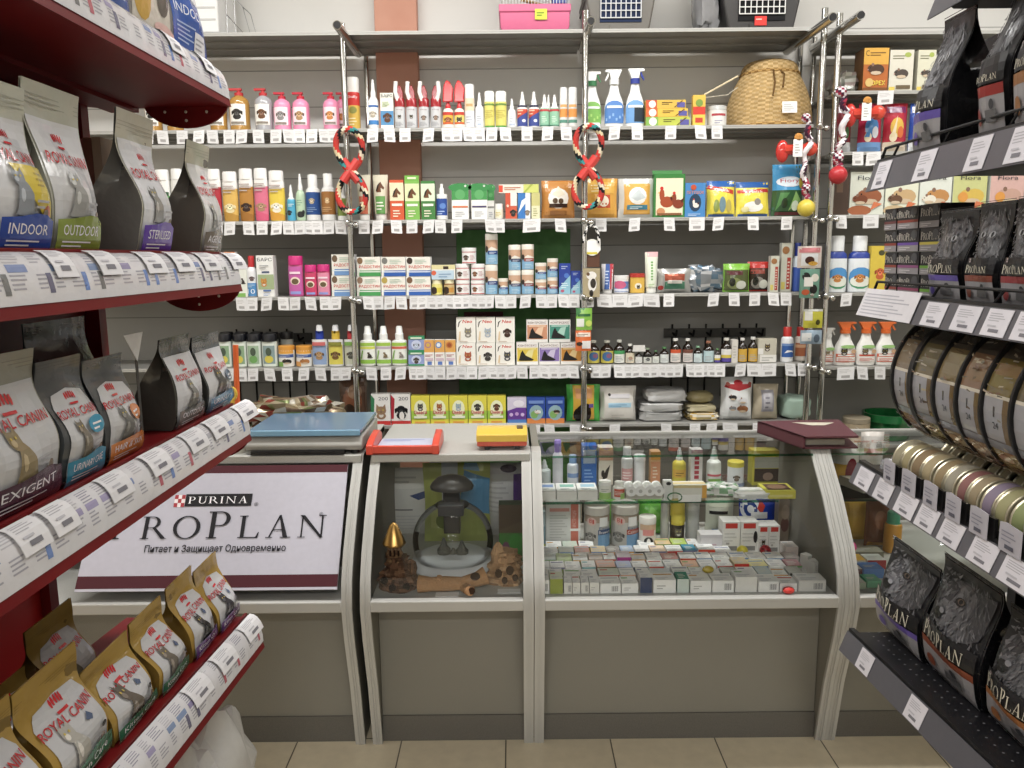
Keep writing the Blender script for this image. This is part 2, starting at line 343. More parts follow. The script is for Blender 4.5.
    def art(s,A,fn,nu=1,nv=1,m=None,e=.0003):
        for polys,c,k,small in A.sh:
            off=e*(k+1)
            for p in polys:
                parts=[p]
                if not small and (nu>1 or nv>1):
                    for ax,n in ((0,nu),(1,nv)):
                        if n<2: continue
                        nx=[]
                        for q in parts:
                            lo=min(t[ax] for t in q); hi=max(t[ax] for t in q)
                            for i in range(int(lo*n-1e-6),int(hi*n-1e-6)+1):
                                w=clip_axis(q,ax,i/n,(i+1)/n)
                                if w: nx.append(w)
                        parts=nx
                for q in parts:
                    if len(q)>=3: s.poly([fn(a,b,off) for a,b in q],c,m)
        return s
    def build(s,name,parent=None,bev=0.0,smooth=True,loc=None,rotz=0.0,ang=.6):
        me=bpy.data.meshes.new(name); me.from_pydata([tuple(v) for v in s.v],[],s.f)
        for m in s.mats: me.materials.append(MATS[m])
        me.polygons.foreach_set('material_index',s.m)
        ca=me.color_attributes.new('Col','FLOAT_COLOR','CORNER'); buf=[]
        for p,c in zip(me.polygons,s.c): buf.extend(c*p.loop_total)
        ca.data.foreach_set('color',buf)
        if smooth:
            me.polygons.foreach_set('use_smooth',[True]*len(me.polygons)); me.set_sharp_from_angle(angle=ang)
        me.update(); o=bpy.data.objects.new(name,me); COL.objects.link(o)
        if parent: o.parent=parent
        if loc is not None: o.location=loc
        if rotz: o.rotation_euler=(0,0,rotz)
        if bev:
            b=o.modifiers.new('edge','BEVEL'); b.width=bev; b.segments=2; b.limit_method='ANGLE'; b.angle_limit=.9
        return o
LABELS={}
def tag(o,label,cat,group=None):
    label=' '.join(label.split())
    if label in LABELS: print('DUPLABEL',label,o.name)
    if len(label.split())>16: print('LONGLABEL',len(label.split()),label)
    LABELS[label]=o; o['label']=label; o['category']=cat
    if group: o['group']=group
    return o
def structure(o): o['kind']='structure'; return o
def empty(name,loc=(0,0,0),rotz=0.0):
    o=bpy.data.objects.new(name,None); COL.objects.link(o); o.location=loc; o.rotation_euler=(0,0,rotz); o.empty_display_size=.05; return o
NTH=['first','second','third','fourth','fifth','sixth','seventh','eighth','ninth','tenth','eleventh','twelfth','thirteenth','fourteenth','fifteenth']
NUM=['zero','one','two','three','four','five','six','seven','eight','nine','ten','eleven','twelve','thirteen','fourteen','fifteen']
def nth(i,n):
    if n==1: return 'only'
    if n==2: return ['left one of two','right one of two'][i]
    if i==0: return 'leftmost of '+NUM[n]
    if i==n-1: return 'rightmost of '+NUM[n]
    if n==3: return 'middle one of three'
    return NTH[i]+' from left of '+NUM[n]
# ================================================================ SETTING
WY=3.72      # back wall plane
b=MB('floor_tile'); b.box(-4,4.5,-6,WY,-.05,0); structure(b.build('floor'))
b=MB('wall_panel'); b.box(-4,4.5,WY,WY+.1,0,3.2); structure(b.build('wall_back'))
b=MB('plaster'); b.box(-4.1,-4,-6,WY,0,3.2); structure(b.build('wall_left'))
b=MB('plaster'); b.box(4.5,4.6,-6,WY,0,3.2); structure(b.build('wall_right'))
b=MB('plaster'); b.box(-4,4.5,-6.1,-6,0,3.2); structure(b.build('wall_front'))
b=MB('plaster'); b.box(-4,4.5,-6.1,WY+.1,3.2,3.3); structure(b.build('ceiling'))
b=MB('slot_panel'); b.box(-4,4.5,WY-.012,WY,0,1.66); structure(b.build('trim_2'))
xa=atY(376,60,WY-.05).x; xb=atY(418,60,WY-.05).x
b=MB('terracotta'); b.box(xa,xb,WY-.06,WY,0,3.2); structure(b.build('trim_1',bev=.004))
# fluorescent ceiling fittings (all above the frame)
def lamp(x,y,sx,sy,power,lab):
    t=empty('ceiling_light',(x,y,3.2)); tag(t,lab,'ceiling light','fluorescent ceiling lights')
    m=MB('enamel'); m.box(-sx/2-.03,sx/2+.03,-sy/2-.03,sy/2+.03,-.07,-.001,'#e8e8e6'); m.build('housing',t,bev=.006)
    ld=bpy.data.lights.new('tube_light','AREA'); ld.shape='RECTANGLE'; ld.size=sx; ld.size_y=sy; ld.energy=power; ld.color=(1,.99,.97)
    lo=bpy.data.objects.new('tube_light',ld); COL.objects.link(lo); lo.parent=t; lo.location=(0,0,-.075)
LP=1.0
lamp(-.1,2.3,2.8,.16,46*LP,'long white fluorescent ceiling light above the counters')
lamp(2.2,2.5,1.4,.16,16*LP,'white fluorescent ceiling light over the corner behind the black shelving')
lamp(0,-1.9,2.6,.25,75*LP,'long white fluorescent ceiling light across the aisle behind the camera')
lamp(-.6,-4.2,2.8,.25,75*LP,'farthest white fluorescent ceiling light near the shop entrance')
lamp(-2.3,.6,.2,1.8,18*LP,'white fluorescent ceiling light beyond the red shelving unit')
lamp(2.9,.0,.2,1.8,18*LP,'white fluorescent ceiling light over the far side of the black shelving')
w=bpy.data.worlds.new('world'); SC.world=w; w.use_nodes=True
w.node_tree.nodes['Background'].inputs[0].default_value=(1,1,1,1); w.node_tree.nodes['Background'].inputs[1].default_value=.25
SC.view_settings.view_transform='Standard'; SC.view_settings.look='None'; SC.view_settings.gamma=1; SC.view_settings.use_curve_mapping=False
SC.view_settings.exposure=0.54
# ================================================================ WALL RACKS
SF=3.37; SB=3.69; T=.022
SZ={0:2.39,1:2.022,2:1.657,3:1.345,4:1.046,5:.79}
PX_=[-.66,.305,1.252]      # main rack posts
FZ={0:2.372,1:2.150,2:1.912,3:1.660,4:1.340,5:1.028,6:.685}
def shelf_board(x0,x1,z,parent,y0=SF,y1=SB,m='galv',lip=.013):
    b=MB(m)
    b.box(x0,x1,y0,y1,z-.006,z); b.box(x0,x1,y0,y0+.003,z-lip,z-.006,m='alu'); b.box(x0,x1,y0-.001,y0+.012,z-.006,z+.0003,m='alu'); b.box(x0,x1,y1-.003,y1,z-lip,z-.006)
    for k in (.33,.66): b.box(x0,x1,y0+(y1-y0)*k-.01,y0+(y1-y0)*k+.01,z-.014,z-.006)
    return b.build('shelf',parent)
def clampknob(x,y,z,parent):
    b=MB('chrome'); b.sphere((x,y,z),.019,'#ccc',n=10,sc=(1,1,.8)); b.sphere((x+.026,y-.006,z-.004),.013,'#ccc',n=8); b.sphere((x-.006,y-.018,z+.006),.012,'#ccc',n=8)
    return b.build('clamp',parent)
rack=empty('shelving_rack',(0,SF,0)); tag(rack,'tall chrome post shelving rack of grey metal shelves along the back wall','shelving rack')
rk=lambda m,n,**k:(lambda o:(setattr(o,'matrix_parent_inverse',rack.matrix_world.inverted()),o)[1])(m.build(n,rack,**k))
bpy.context.view_layer.update()
def under(o,root): o.matrix_parent_inverse=Matrix.Translation(-Vector(root.location)); return o
BX=[(-1.95,-.667),(-.653,.298),(.312,1.235)]
for bi,(x0,x1) in enumerate(BX):
    for s in range(6):
        if s==5 and bi==0: pass
        z=SZ[s]
        under(shelf_board(x0,x1,z,rack,y0=SF if s else SF-.02),rack)
for i,x in enumerate(PX_):
    b=MB('chrome'); b.tube([(x,SF-.018,.0),(x,SF-.018,2.46 if i!=0 else 2.42)],.0125,'#ddd',n=12); under(b.build('post',rack),rack)
    b=MB('chrome'); b.tube([(x+.03,SB+.012,.0),(x+.03,SB+.012,2.42)],.0115,'#ddd',n=10); under(b.build('post',rack),rack)
    for s in range(1,6): under(clampknob(x,SF-.018,SZ[s]-.016,rack),rack)
for px,py,Y0,Y1 in ((337,25,3.19,3.62),(591,21,3.22,3.62),(833,17,3.12,3.62)):
    p=atY(px,py,Y0); b=MB('chrome'); b.tube([p,(p.x,Y1,p.z)],.017,'#ddd',n=14); b.lathe([(.0135,0),(.0135,.004)],'#111',(p.x,Y0-.004,p.z),12,rot=Matrix.Rotation(-math.pi/2,3,'X'),m='black_metal')
    under(b.build('top_bar',rack),rack)
# second rack at the corner
X2=1.312
rack2=empty('shelving_rack',(2,SF,0)); tag(rack2,'chrome post shelving rack in the corner holding the orange spray bottles','shelving rack')
for s in range(7): under(shelf_board(X2+.014,2.62,FZ[s],rack2,y0=SF if s else SF-.02),rack2)
for x,y in ((X2,SF-.018),(X2+.03,SB+.012),(2.64,SF-.018),(2.64,SB+.012)):
    b=MB('chrome'); b.tube([(x,y,0),(x,y,2.44)],.0125,'#ddd',n=12); under(b.build('post',rack2),rack2)
for s in range(1,7): under(clampknob(X2,SF-.018,FZ[s]-.016,rack2),rack2)
p=atY(861,15,3.14); b=MB('chrome'); b.tube([p,(p.x,3.62,p.z)],.017,'#ddd',n=14); b.lathe([(.0135,0),(.0135,.004)],'#111',(p.x,3.136,p.z),12,rot=Matrix.Rotation(-math.pi/2,3,'X'),m='black_metal'); under(b.build('top_bar',rack2),rack2)
# green board behind the middle bay
a=atY(456,230,3.69); c=atY(570,430,3.69)
b=MB('green_board'); b.box(a.x,c.x,3.693,3.706,c.z-.3,a.z); A=Art(1)
gb=tag(b.build('display_board',bev=.002),'dark green board on the wall behind the white jars and boxes','board')
a2=atY(464,312,3.69); c2=atY(503,320,3.69); b=MB('card'); b.box(a2.x,c2.x,3.689,3.694,c2.z,a2.z,'#4c1218'); A=Art(6); A.lines(.06,.9,.2,.8,1,'#c9a9a0',.5); b.art(A,lambda u,v,e:(a2.x+u*(c2.x-a2.x),3.689-e,c2.z+v*(a2.z-c2.z))); b.build('name_strip',gb)
# hook rails on the wall
def hook_rail(x0,x1,z,n,lab):
    b=MB('matte'); b.box(x0,x1,WY-.03,WY-.012,z-.02,z+.02,'#4a4946')
    o=tag(b.build('hook_rail'),lab,'hook rail')
    for i in range(n):
        x=x0+(x1-x0)*(i+.5)/n; q=MB('matte'); q.tube([(x,WY-.014,z+.04),(x,WY-.014,z-.30)],.0045,'#262626',n=6); q.tube([(x,WY-.02,z),(x,WY-.10,z-.005),(x,WY-.115,z+.02)],.005,'#111',n=6); q.build('hook',o)
for x0p,x1p,yp,n,lab in ((228,312,338,5,'dark hook rail on the wall above the bottles with black caps'),(664,765,333,6,'dark hook rail on the wall above the brown glass vials')):
    a=atY(x0p,yp,WY-.02); c=atY(x1p,yp,WY-.02); hook_rail(a.x,c.x,a.z,n,lab)
# ================================================================ COUNTER UNITS
PROF=[(2.295,0),(2.25,.22),(2.2,.39),(2.178,.5),(2.196,.58),(2.235,.65),(2.335,.775),(2.43,.868),(2.452,.895)]
BK=2.88
def yfront(z):
    for (y0,z0),(y1,z1) in zip(PROF,PROF[1:]):
        if z0<=z<=z1: return y0+(y1-y0)*(z-z0)/(z1-z0)
    return PROF[-1][0]
def side_panel(x0,x1,root):
    b=MB('laminate'); poly=PROF+[(BK,.895),(BK,0)]
    b.prism(poly,lambda p,t:(x0+(x1-x0)*t,p[0]+.008,p[1]-.001),'#fff')
    o=under(b.build('side_panel',root),root)
    b=MB('alu'); inner=[(y+.012,z) for y,z in PROF]
    q=PROF+[(2.52,.897),(2.52,.885)]+inner[::-1]
    b.prism(q,lambda p,t:(x0-.003+(x1-x0+.006)*t,p[0],p[1]),'#fff')
    for k in (.3,.6):
        b.prism([(y-.003,z) for y,z in PROF]+PROF[::-1],lambda p,t:(x0+(x1-x0)*(k+.1*t),p[0],p[1]),'#fff')
    e=b.build('edge_trim',o); return o
def counter(name,x0,x1,lab,kind):
    r=empty(name,((x0+x1)/2,2.5,0)); tag(r,lab,'counter')
    W=.024
    side_panel(x0,x0+W,r); side_panel(x1-W,x1,r)
    a,c=x0+W+.002,x1-W-.002
    b=MB('laminate'); b.box(a,c,2.318,2.336,.085,.5); under(b.build('front_panel',r),r)
    b=MB('laminate_dark'); b.box(a,c,2.312,2.33,0,.085); under(b.build('kick_board',r),r)
    b=MB('alu'); b.box(a,c,2.178,2.2,.49,.524); under(b.build('front_lip',r,bev=.004),r)
    b=MB('laminate_light'); b.box(a,c,2.2,BK-.02,.498,.52); under(b.build('deck',r),r)
    b=MB('laminate_light'); b.box(a,c,BK-.018,BK,.0,.86); 
    if kind=='solid': under(b.build('back_panel',r),r)
    if kind in('solid','fish'):
        b=MB('laminate_light'); b.box(x0,x1,2.43,BK+.02,.87,.896); under(b.build('counter_top',r,bev=.004),r)
    if kind in('fish','glass'):
        b=MB('glass'); pp=[(y+.016,z) for y,z in PROF if .5<=z<=.87]; pp=[(2.21,.525)]+pp[1:]
        for (y0,z0),(y1,z1) in zip(pp,pp[1:]): b.poly([(a,y0,z0),(c,y0,z0),(c,y1,z1),(a,y1,z1)],'#fff')
        under(b.build('front_glass',r),r)
    if kind=='glass':
        b=MB('glass'); b.poly([(a,2.435,.884),(c,2.435,.884),(c,2.74,.884),(a,2.74,.884)],'#fff')
        b.box(a,c,2.431,2.437,.879,.885,m='glassedge'); under(b.build('top_glass',r),r)
        b=MB('alu'); b.box(a,c,2.74,2.765,.868,.89); under(b.build('rear_rail',r),r)
        b=MB('glass'); b.poly([(a,2.41,.742),(c-.11,2.41,.742),(c-.11,2.72,.742),(a,2.72,.742)],'#fff'); b.box(a,c-.11,2.406,2.411,.737,.744,m='glassedge'); under(b.build('glass_shelf',r),r)
    return r
cA=counter('service_counter',-1.49,-.472,'grey curved leg counter carrying the advertising banner and the weighing scale','solid')
cB=counter('display_counter',-.442,.054,'narrow grey display counter holding the round fish bowl','fish')
cG=counter('glass_display_counter',.062,.964,'wide glass display counter filled with medicine boxes','glass')
cD=counter('display_counter',.971,2.0,'glass display counter in the corner partly behind the black shelving','glass')
# advertising banner on the first counter
b=MB('paper'); bx0,bx1=-1.272,-.512
P0=Vector((0,2.195,.555)); P1=Vector((0,2.418,.868))
bn=lambda u,v,e=0:Vector((bx0+(bx1-bx0)*u,P0.y+(P1.y-P0.y)*v-.82*(e+.002),P0.z+(P1.z-P0.z)*v+.57*(e+.002)))
b.prism([(0,0),(1,0),(1,1),(0,1)],lambda p,t:bn(p[0],p[1],-.006*t),'#b6b4c0')
A=Art((bx1-bx0)/(P1-P0).length)
A.rect(0,.935,1,1,'#4a1420'); A.rect(0,.02,1,.115,'#4a1420')
A.rect(.318,.655,.36,.755,'#e8e0e0')
for i in range(3):
    for j in range(3):
        if (i+j)%2==0: A.rect(.318+.014*i,.655+.0333*j,.318+.014*(i+1),.655+.0333*(j+1),'#a8343c')
A.rect(.362,.66,.628,.76,'#151318'); A.serif('PURINA',.374,.682,.056,'#f0eef2',k=1.55,gap=.17)
A.text('®',.648,.672,.016,.032,'#222'); A.text('®',.912,.585,.016,.032,'#222')
A.serif('PROPLAN',.085,.40,.215,'#17151c',k=1.29,big=(0,3),sc=.83,gap=.2)
A.text('Питает и Защищает Одновременно',.512,.315,.55,.072,'#1b1920',bold=.012)
b.art(A,bn,e=.0002); tag(b.build('advertising_banner'),'white pet food banner with maroon stripes and large black serif lettering','banner')
# ================================================================ GONDOLAS
def lerp(a,b,t): return a+(b-a)*t
def gondola(sgn,name,lab,levels,m,panel_m,back_x,label_paint):
    # levels: (z of lip bottom at far end, near end ; lip height ; X front)
    r=empty(name,(sgn*.9,1.0,0)); tag(r,lab,'shelving unit')
    Y1=1.79; Y0=-.3
    b=MB(panel_m); b.box(*sorted((sgn*back_x,sgn*(back_x+.03))),Y0,Y1-.03,0,2.3); under(b.build('back_panel',r),r)
    return r
RED_LV=[(1.828,1.828,.60,'top'),(1.433,1.433,.60,'mid'),(1.092,1.092,.60,'low'),(.583,.63,.60,'base')]
g=empty('red_shelving_unit',(-.85,1.0,0)); tag(g,'red metal shelving unit with label strips stocked with cat food bags','shelving unit')
GY1,GY0=1.80,-.2; GBX=-.93
b=MB('red_panel'); b.box(-1.02,-1.0,GY0,GY1-.2,.1,1.1); under(b.build('back_panel',g),g)
b=MB('red_metal'); b.box(GBX-.02,GBX,GY0,GY1-.05,1.102,2.25); under(b.build('back_panel',g),g)
b=MB('red_metal'); b.box(-1.02,-.98,GY1-.2,GY1-.17,0,1.1); b.box(GBX-.06,GBX+.03,GY1-.05,GY1-.02,1.1,2.25); b.box(-1.02,GBX+.03,GY1-.2,GY1-.02,1.09,1.1); under(b.build('upright',g),g)
LEFTLIP=[]
for li,(zf,zn,xf,nm) in enumerate(RED_LV):
    zz=lambda Y,zf=zf,zn=zn: zf+(zn-zf)*(GY1-Y)/(GY1-1.2)
    ends=((GY0,zz(GY0)),(GY1,zz(GY1)))
    # board
    b=MB('red_metal')
    sec=[(-xf-.012,.0),(-xf-.03,.04),(-xf-.045,.0765),(-.925,.0765),(-.925,.002),(-.86,-.004)]
    b.prism(sec,lambda p,t:(p[0],ends[int(t)][0],ends[int(t)][1]+p[1]),'#fff')
    b.prism([(-.80,-.012),(-.80,.0),(-.86,.0),(-.86,-.012)],lambda p,t:(p[0],ends[int(t)][0],ends[int(t)][1]+p[1]),'#fff')
    bo=under(b.build('shelf',g),g)
    # lip: red rail and curved white label strip
    b=MB('red_metal'); b.prism([(-xf,-.002),(-xf-.004,.016),(-xf-.02,.016),(-xf-.02,-.002)],lambda p,t:(p[0],ends[int(t)][0],ends[int(t)][1]+p[1]),'#fff')
    b.prism([(-xf-.037,.072),(-xf-.037,.085),(-xf-.043,.085),(-xf-.043,.045),(-xf-.039,.045)],lambda p,t:(p[0],ends[int(t)][0],ends[int(t)][1]+p[1]),'#fff',m='red_metal' if li>0 else 'black_metal')
    b.build('lip_rail',bo)
    arc=[(-xf-.002-.036*(1-math.cos(a*math.pi/2*.95)),.014+.066*math.sin(a*math.pi/2)) for a in [i/6 for i in range(7)]]
    def lipf(u,v,e=0,arc=arc,ends=ends):
        i=min(5,int(v*6)); t=v*6-i; x=arc[i][0]+(arc[i+1][0]-arc[i][0])*t; z=arc[i][1]+(arc[i+1][1]-arc[i][1])*t
        return (x+e*.8,ends[0][0]+(ends[1][0]-ends[0][0])*u,ends[0][1]+(ends[1][1]-ends[0][1])*u+z+e*.6)
    b=MB('film'); b.grid(lipf,1,6,'#cfcdd0'); A=Art((GY1-GY0)/.075); A.flat=True; RR=random.Random(li+3); u=.38
    while u<.985:
        w=RR.uniform(.012,.022); tint=RR.choice(['#8f86a8','#7f8fb8','#9b93b4','#a8a6ac','#7d8fb0'])
        A.rects([(u,.58+.065*k,u+w*RR.uniform(.6,1),.605+.065*k) for k in range(5)],RR.choice(['#a6a4ac','#9492a0','#b4b2b8']))
        if RR.random()<.6: A.rect(u,.42,u+w,.55,tint)
        A.rects([(u,.36-.06*k,u+w*RR.uniform(.5,.85),.385-.06*k) for k in range(4)],'#a09ea6')
        if RR.random()<.45: A.rect(u+w*.7,.12,u+w*.7+.006,.4,RR.choice(['#6a6880','#b9606c','#6b87c0','#777']))
        u+=w+RR.uniform(.003,.008)
    b.art(A,lipf,1,6,e=.0004); b.build('label_strip',bo)
    LEFTLIP.append(lipf)
    # round end bracket with rivets
    b=MB('red_metal'); ex=(-xf-.004,-xf-.19); cxm=(ex[0]+ex[1])/2; rr=abs(ex[0]-ex[1])/2
    pts=[(cxm+rr*math.cos(a),.012+rr*.62*math.sin(a)) for a in [math.pi+math.pi*i/16 for i in range(17)]]
    zE=ends[1][1]
    b.prism(pts,lambda p,t:(p[0],GY1-.004+.006*t,zE+p[1]),'#fff')
    for k,(du,dz) in enumerate(((-.045,-.012),(0,-.012),(.045,-.012),(0,-.03))): b.sphere((cxm+du,GY1-.006,zE+dz),.0032,'#d8d2c8',n=6,m='enamel')
    b.build('end_bracket',bo)
# black shelving unit
k=empty('black_shelving_unit',(1.0,1.0,0)); tag(k,'black metal shelving unit with clear label holders stocked with black pouches and cans','shelving unit')
BL=[(1.935,1.935,.79,.05,False),(1.634,1.634,.78,.062,True),(1.363,1.363,.78,.048,True),(.978,.978,.78,.046,False),(.56,.60,.78,.05,False)]
b=MB('black_metal'); b.box(1.2,1.22,GY0,GY1-.05,.05,2.3); under(b.build('back_panel',k),k)
b=MB('black_metal'); b.box(1.16,1.22,GY1-.05,GY1-.02,0,2.3); under(b.build('upright',k),k)
RIGHTLIP=[]
for li,(zf,zn,xf,lh,fence) in enumerate(BL):
    zz=lambda Y,zf=zf,zn=zn: zf+(zn-zf)*(GY1-Y)/(GY1-1.2)
    yE=GY1 if li else 1.60
    ends=((GY0,zz(GY0)),(yE,zz(yE)))
    b=MB('perforated' if li==4 else 'black_metal'); dp=1.17
    b.prism([(xf+.024,lh-.014),(xf+.024,lh-.006),(dp,lh-.006),(dp,lh-.03),(xf+.05,lh-.03)],lambda p,t:(p[0],ends[int(t)][0],ends[int(t)][1]+p[1]),'#fff')
    bo=under(b.build('shelf',k),k)
    b=MB('black_metal'); b.prism([(xf+.02,lh-.006),(xf+.022,lh+.006),(xf+.034,lh+.006),(xf+.034,lh-.02),(xf+.012,lh-.03)],lambda p,t:(p[0],ends[int(t)][0],ends[int(t)][1]+p[1]),'#fff'); b.build('front_rail',bo)
    def lipf(u,v,e=0,xf=xf,lh=lh,ends=ends):
        return (xf+.018*v-e*.95,ends[0][0]+(ends[1][0]-ends[0][0])*u,ends[0][1]+(ends[1][1]-ends[0][1])*u+lh*v+e*.3)
    b=MB('plastic'); b.prism([(0,0),(0,1)],lambda p,t:lipf(t,p[1]),'#77767c',cap=False) if False else None
    b.poly([lipf(0,0),lipf(1,0),lipf(1,1),lipf(0,1)],'#58575d',m='plastic'); b.poly([lipf(0,0,-.002),lipf(1,0,-.002),lipf(1,1,-.002),lipf(0,1,-.002)],'#58575d')
    b.build('label_holder',bo); RIGHTLIP.append(lipf)
    if fence:
        b=MB('black_metal'); zt=lh+.028
        P=[lipf(1,1)]; e0=Vector(lipf(1,1)); e1=Vector(lipf(0,1))
        b.tube([e0+Vector((.012,0,0)),e0+Vector((.012,-.02,.028)),e1+Vector((.012,0,.028))],.0032,'#111',n=6)
        for i in range(9):
            q=e0.lerp(e1,.04+.1*i); b.tube([q+Vector((.012,0,.028)),q+Vector((.012,.03,0))],.0028,'#111',n=6)
        b.build('wire_fence',bo)
    if li==0:
        b=MB('enamel'); b.prism([(0,0),(.012,0),(.014,.03),(.0,.034)],lambda p,t:(.9+.05*t,1.468,0),'#ddd') if False else None
        q=Vector(atX(962,7,.97)); 
        b=MB('enamel'); b.lathe([(.006,0),(.006,.001)],'#c9c7c2',(.95,1.50,ends[1][1]+lh-.0315),10); b.box(.95,.975,1.497,1.503,ends[1][1]+lh-.032,ends[1][1]+lh-.0305,'#c9c7c2'); b.build('key_slot',bo)
# ================================================================ SHELF GOODS
SHELFTXT={1:'top goods shelf',2:'second shelf',3:'third shelf',4:'fourth shelf',5:'lowest shelf'}
PLACED={}      # shelf key -> list of (xc px, short name) used for the price tags
def spot(x0,x1,yt,z,Y,dep):
    """footprint from the picture: returns X centre, width, height for something standing at height z"""
    Yf=Y; a=XatYZ(x0,Yf,z); c=XatYZ(x1,Yf,z); xm=(x0+x1)/2
    zt=atY(xm,yt,Yf+dep/2).z
    return (a+c)/2,(c-a),zt-z
def lip(sh): return (SZ if sh[0]=='m' else FZ)[int(sh[1])]
def reg(sh,x0,x1,short): PLACED.setdefault(sh,[]).append(((x0+x1)/2,short))
E0=.0006
def boxo(name,x0,x1,yt,sh,artf,lab,short=None,dep=None,c='#eee',side=None,top=None,zb=None,yoff=.015,group=None,cat='box',rot=0,mat='card'):
    z=lip(sh) if zb is None else zb; Y=SF+yoff
    dep0=dep or .05
    x,w,h=spot(x0,x1,yt,z,Y,0.0); w*=.985; d=dep or max(.03,min(.12,w*.55))
    b=MB(mat); b.box(-w/2,w/2,0,d,0,h,c,side=side,top=top); A=Art(w/h); artf(A); b.art(A,lambda u,v,e:(-w/2+u*w,-e,v*h))
    o=b.build(name,loc=(x,Y,z+E0),rotz=rot,smooth=False); tag(o,lab,cat,group)
    if short: reg(sh,x0,x1,short)
    return o,z+E0+h
def band_at(bands,lz,body):
    if not bands: return body
    f=lambda z:next((c for zm,c in bands if z<=zm),None)
    return f(lz[0]+.01) if f(lz[0]+.01)==f(lz[1]-.01) else None
def bottle(name,x0,x1,yt,sh,kind,lab,short=None,body='#eee',bands=None,cap='#eee',label=None,lz=(.1,.6),oval=1.0,group=None,cat='bottle',mat='plastic',capmat='plastic',yoff=.015,zb=None,flip=1,cap2=None,ang=1.15):
    z=lip(sh) if zb is None else zb
    w0=(x1-x0)/F*(SF+yoff+.05)*.97; r=w0/2; ry=r*oval; Yc=SF+yoff+ry
    x=(XatYZ(x0,Yc,z)+XatYZ(x1,Yc,z))/2; r=(XatYZ(x1,Yc,z)-XatYZ(x0,Yc,z))/2*.98; ry=r*oval
    h=atY((x0+x1)/2,yt,Yc).z-z
    base=[(.90,0),(1,.012)]
    P={'pump':(base+[(1,.62),(.94,.70),(.72,.765),(.45,.80),(.40,.815)],None),
       'mist':(base+[(1,.52),(.95,.58),(.7,.63),(.5,.655)],[(.50,.65),(.5,.74),(.34,.80),(.3,.93),(.22,.935),(.2,1)]),
       'spray_can':(base+[(1,.70),(.97,.715)],[(.96,.715),(.96,.97),(.88,1)]),
       'shampoo':([(.86,0),(.9,.012),(.97,.3),(1,.55),(.97,.78),(.93,.8)],[(.94,.8),(.92,.97),(.86,1)]),
       'screw':(base+[(1,.6),(.92,.68),(.66,.72),(.62,.73)],[(.66,.73),(.66,.98),(.6,1)]),
       'wide':(base+[(1,.64),(.94,.70),(.8,.72)],[(.8,.72),(.8,.74),(.72,.74),(.72,.98),(.66,1)]),
       'push':(base+[(1,.60),(.9,.635),(.55,.655)],[(.55,.65),(.55,.80),(.46,.82),(.40,.97),(.32,1)]),
       'jar':(base+[(1,.78),(.97,.80)],[(1.03,.80),(1.03,.98),(.98,1)]),
       'pilljar':(base+[(1,.70),(.9,.735)],[(.92,.735),(.92,.98),(.86,1)]),
       'vial':(base+[(1,.58),(.85,.68),(.45,.78),(.38,.80),(.38,.9)],[(.46,.90),(.46,.99),(.42,1)]),
       'dropper':(base+[(1,.68),(.92,.71),(.42,.72),(.42,.74)],[(.44,.74),(.44,.86),(.3,.88),(.26,.99),(.2,1)]),
       'flip':(base+[(1,.76),(.97,.78)],[(1.0,.78),(1.0,.97),(.94,1)]),
       'trigger':([(.85,0),(.95,.012),(1,.12),(.98,.35),(.82,.48),(.55,.60),(.42,.72),(.40,.80)],None)}
    prof,cp=P[kind]
    pw=2.0 if oval>.9 else 2.6
    b=MB(mat); bd=[(zm*h,cc) for zm,cc in bands] if bands else None
    prof2=[]
    for (ra,za),(rb,zb2) in zip(prof,prof[1:]):     # split so bands show
        prof2.append((ra,za))
        if bands:
            for zm,_ in bands:
                if za<zm<zb2: t=(zm-za)/(zb2-za); prof2.append((ra+(rb-ra)*t,zm))
    prof2.append(prof[-1])
    b.lathe([(r*a,h*q) for a,q in prof2],body,n=20,sy=oval,bands=bd,power=pw)
    o=b.build(name,loc=(x,Yc,z+E0)); tag(o,lab,cat,group)
    if cp:
        q=MB(capmat); bd2=None
        if cap2: bd2=[(h*(cp[0][1]+(cp[-1][1]-cp[0][1])*cap2[0]),C(cap)),(h*2,C(cap2[1]))]; cp=cp[:1]+[(cp[0][0],cp[0][1]+(cp[-1][1]-cp[0][1])*cap2[0])]+cp[1:]
        q.lathe([(r*a,h*k) for a,k in cp],cap,n=16,sy=oval if oval>.7 else min(1,oval*1.3),bands=bd2)
        q.build('nozzle_cap' if kind in('mist','dropper') else 'cap',o)
    if kind=='pump':
        q=MB(capmat); q.lathe([(r*.44,h*.81),(r*.44,h*.88),(r*.2,h*.885),(r*.2,h*.93)],cap,n=12)
        ph=q.build('pump_head',o); q=MB(capmat); q.box(-r*.95*flip if flip>0 else -r*.3,r*.3 if flip>0 else r*.95,-r*.22,r*.22,h*.93,h*.985,cap); q.build('nozzle',ph,bev=.001)
    if kind=='trigger':
        q=MB(capmat); q.lathe([(r*.5,h*.74),(r*.5,h*.83)],cap2 and cap2[1] or cap,n=12); th=q.build('collar',o)
        q=MB(capmat); f=flip; hp=[(-.35,.83),(.38,.83),(.62,.93),(.78,.985),(.70,1.0),(-.85,1.0),(-.95,.985),(-.95,.955),(-.5,.945)]
        q.prism([(-f*a*r,k*h) for a,k in hp],lambda p,t:(p[0],r*.24*(1-2*t),p[1]),cap); hd=q.build('trigger_head',o,bev=.001)
        q=MB(capmat); tp=[(-.5,.95),(-.66,.95),(-.78,.89),(-.98,.82),(-.9,.80),(-.62,.87)]
        q.prism([(-f*a*r,k*h) for a,k in tp],lambda p,t:(p[0],r*.12*(1-2*t),p[1]),cap2 and cap2[2] or cap); q.build('trigger',hd)
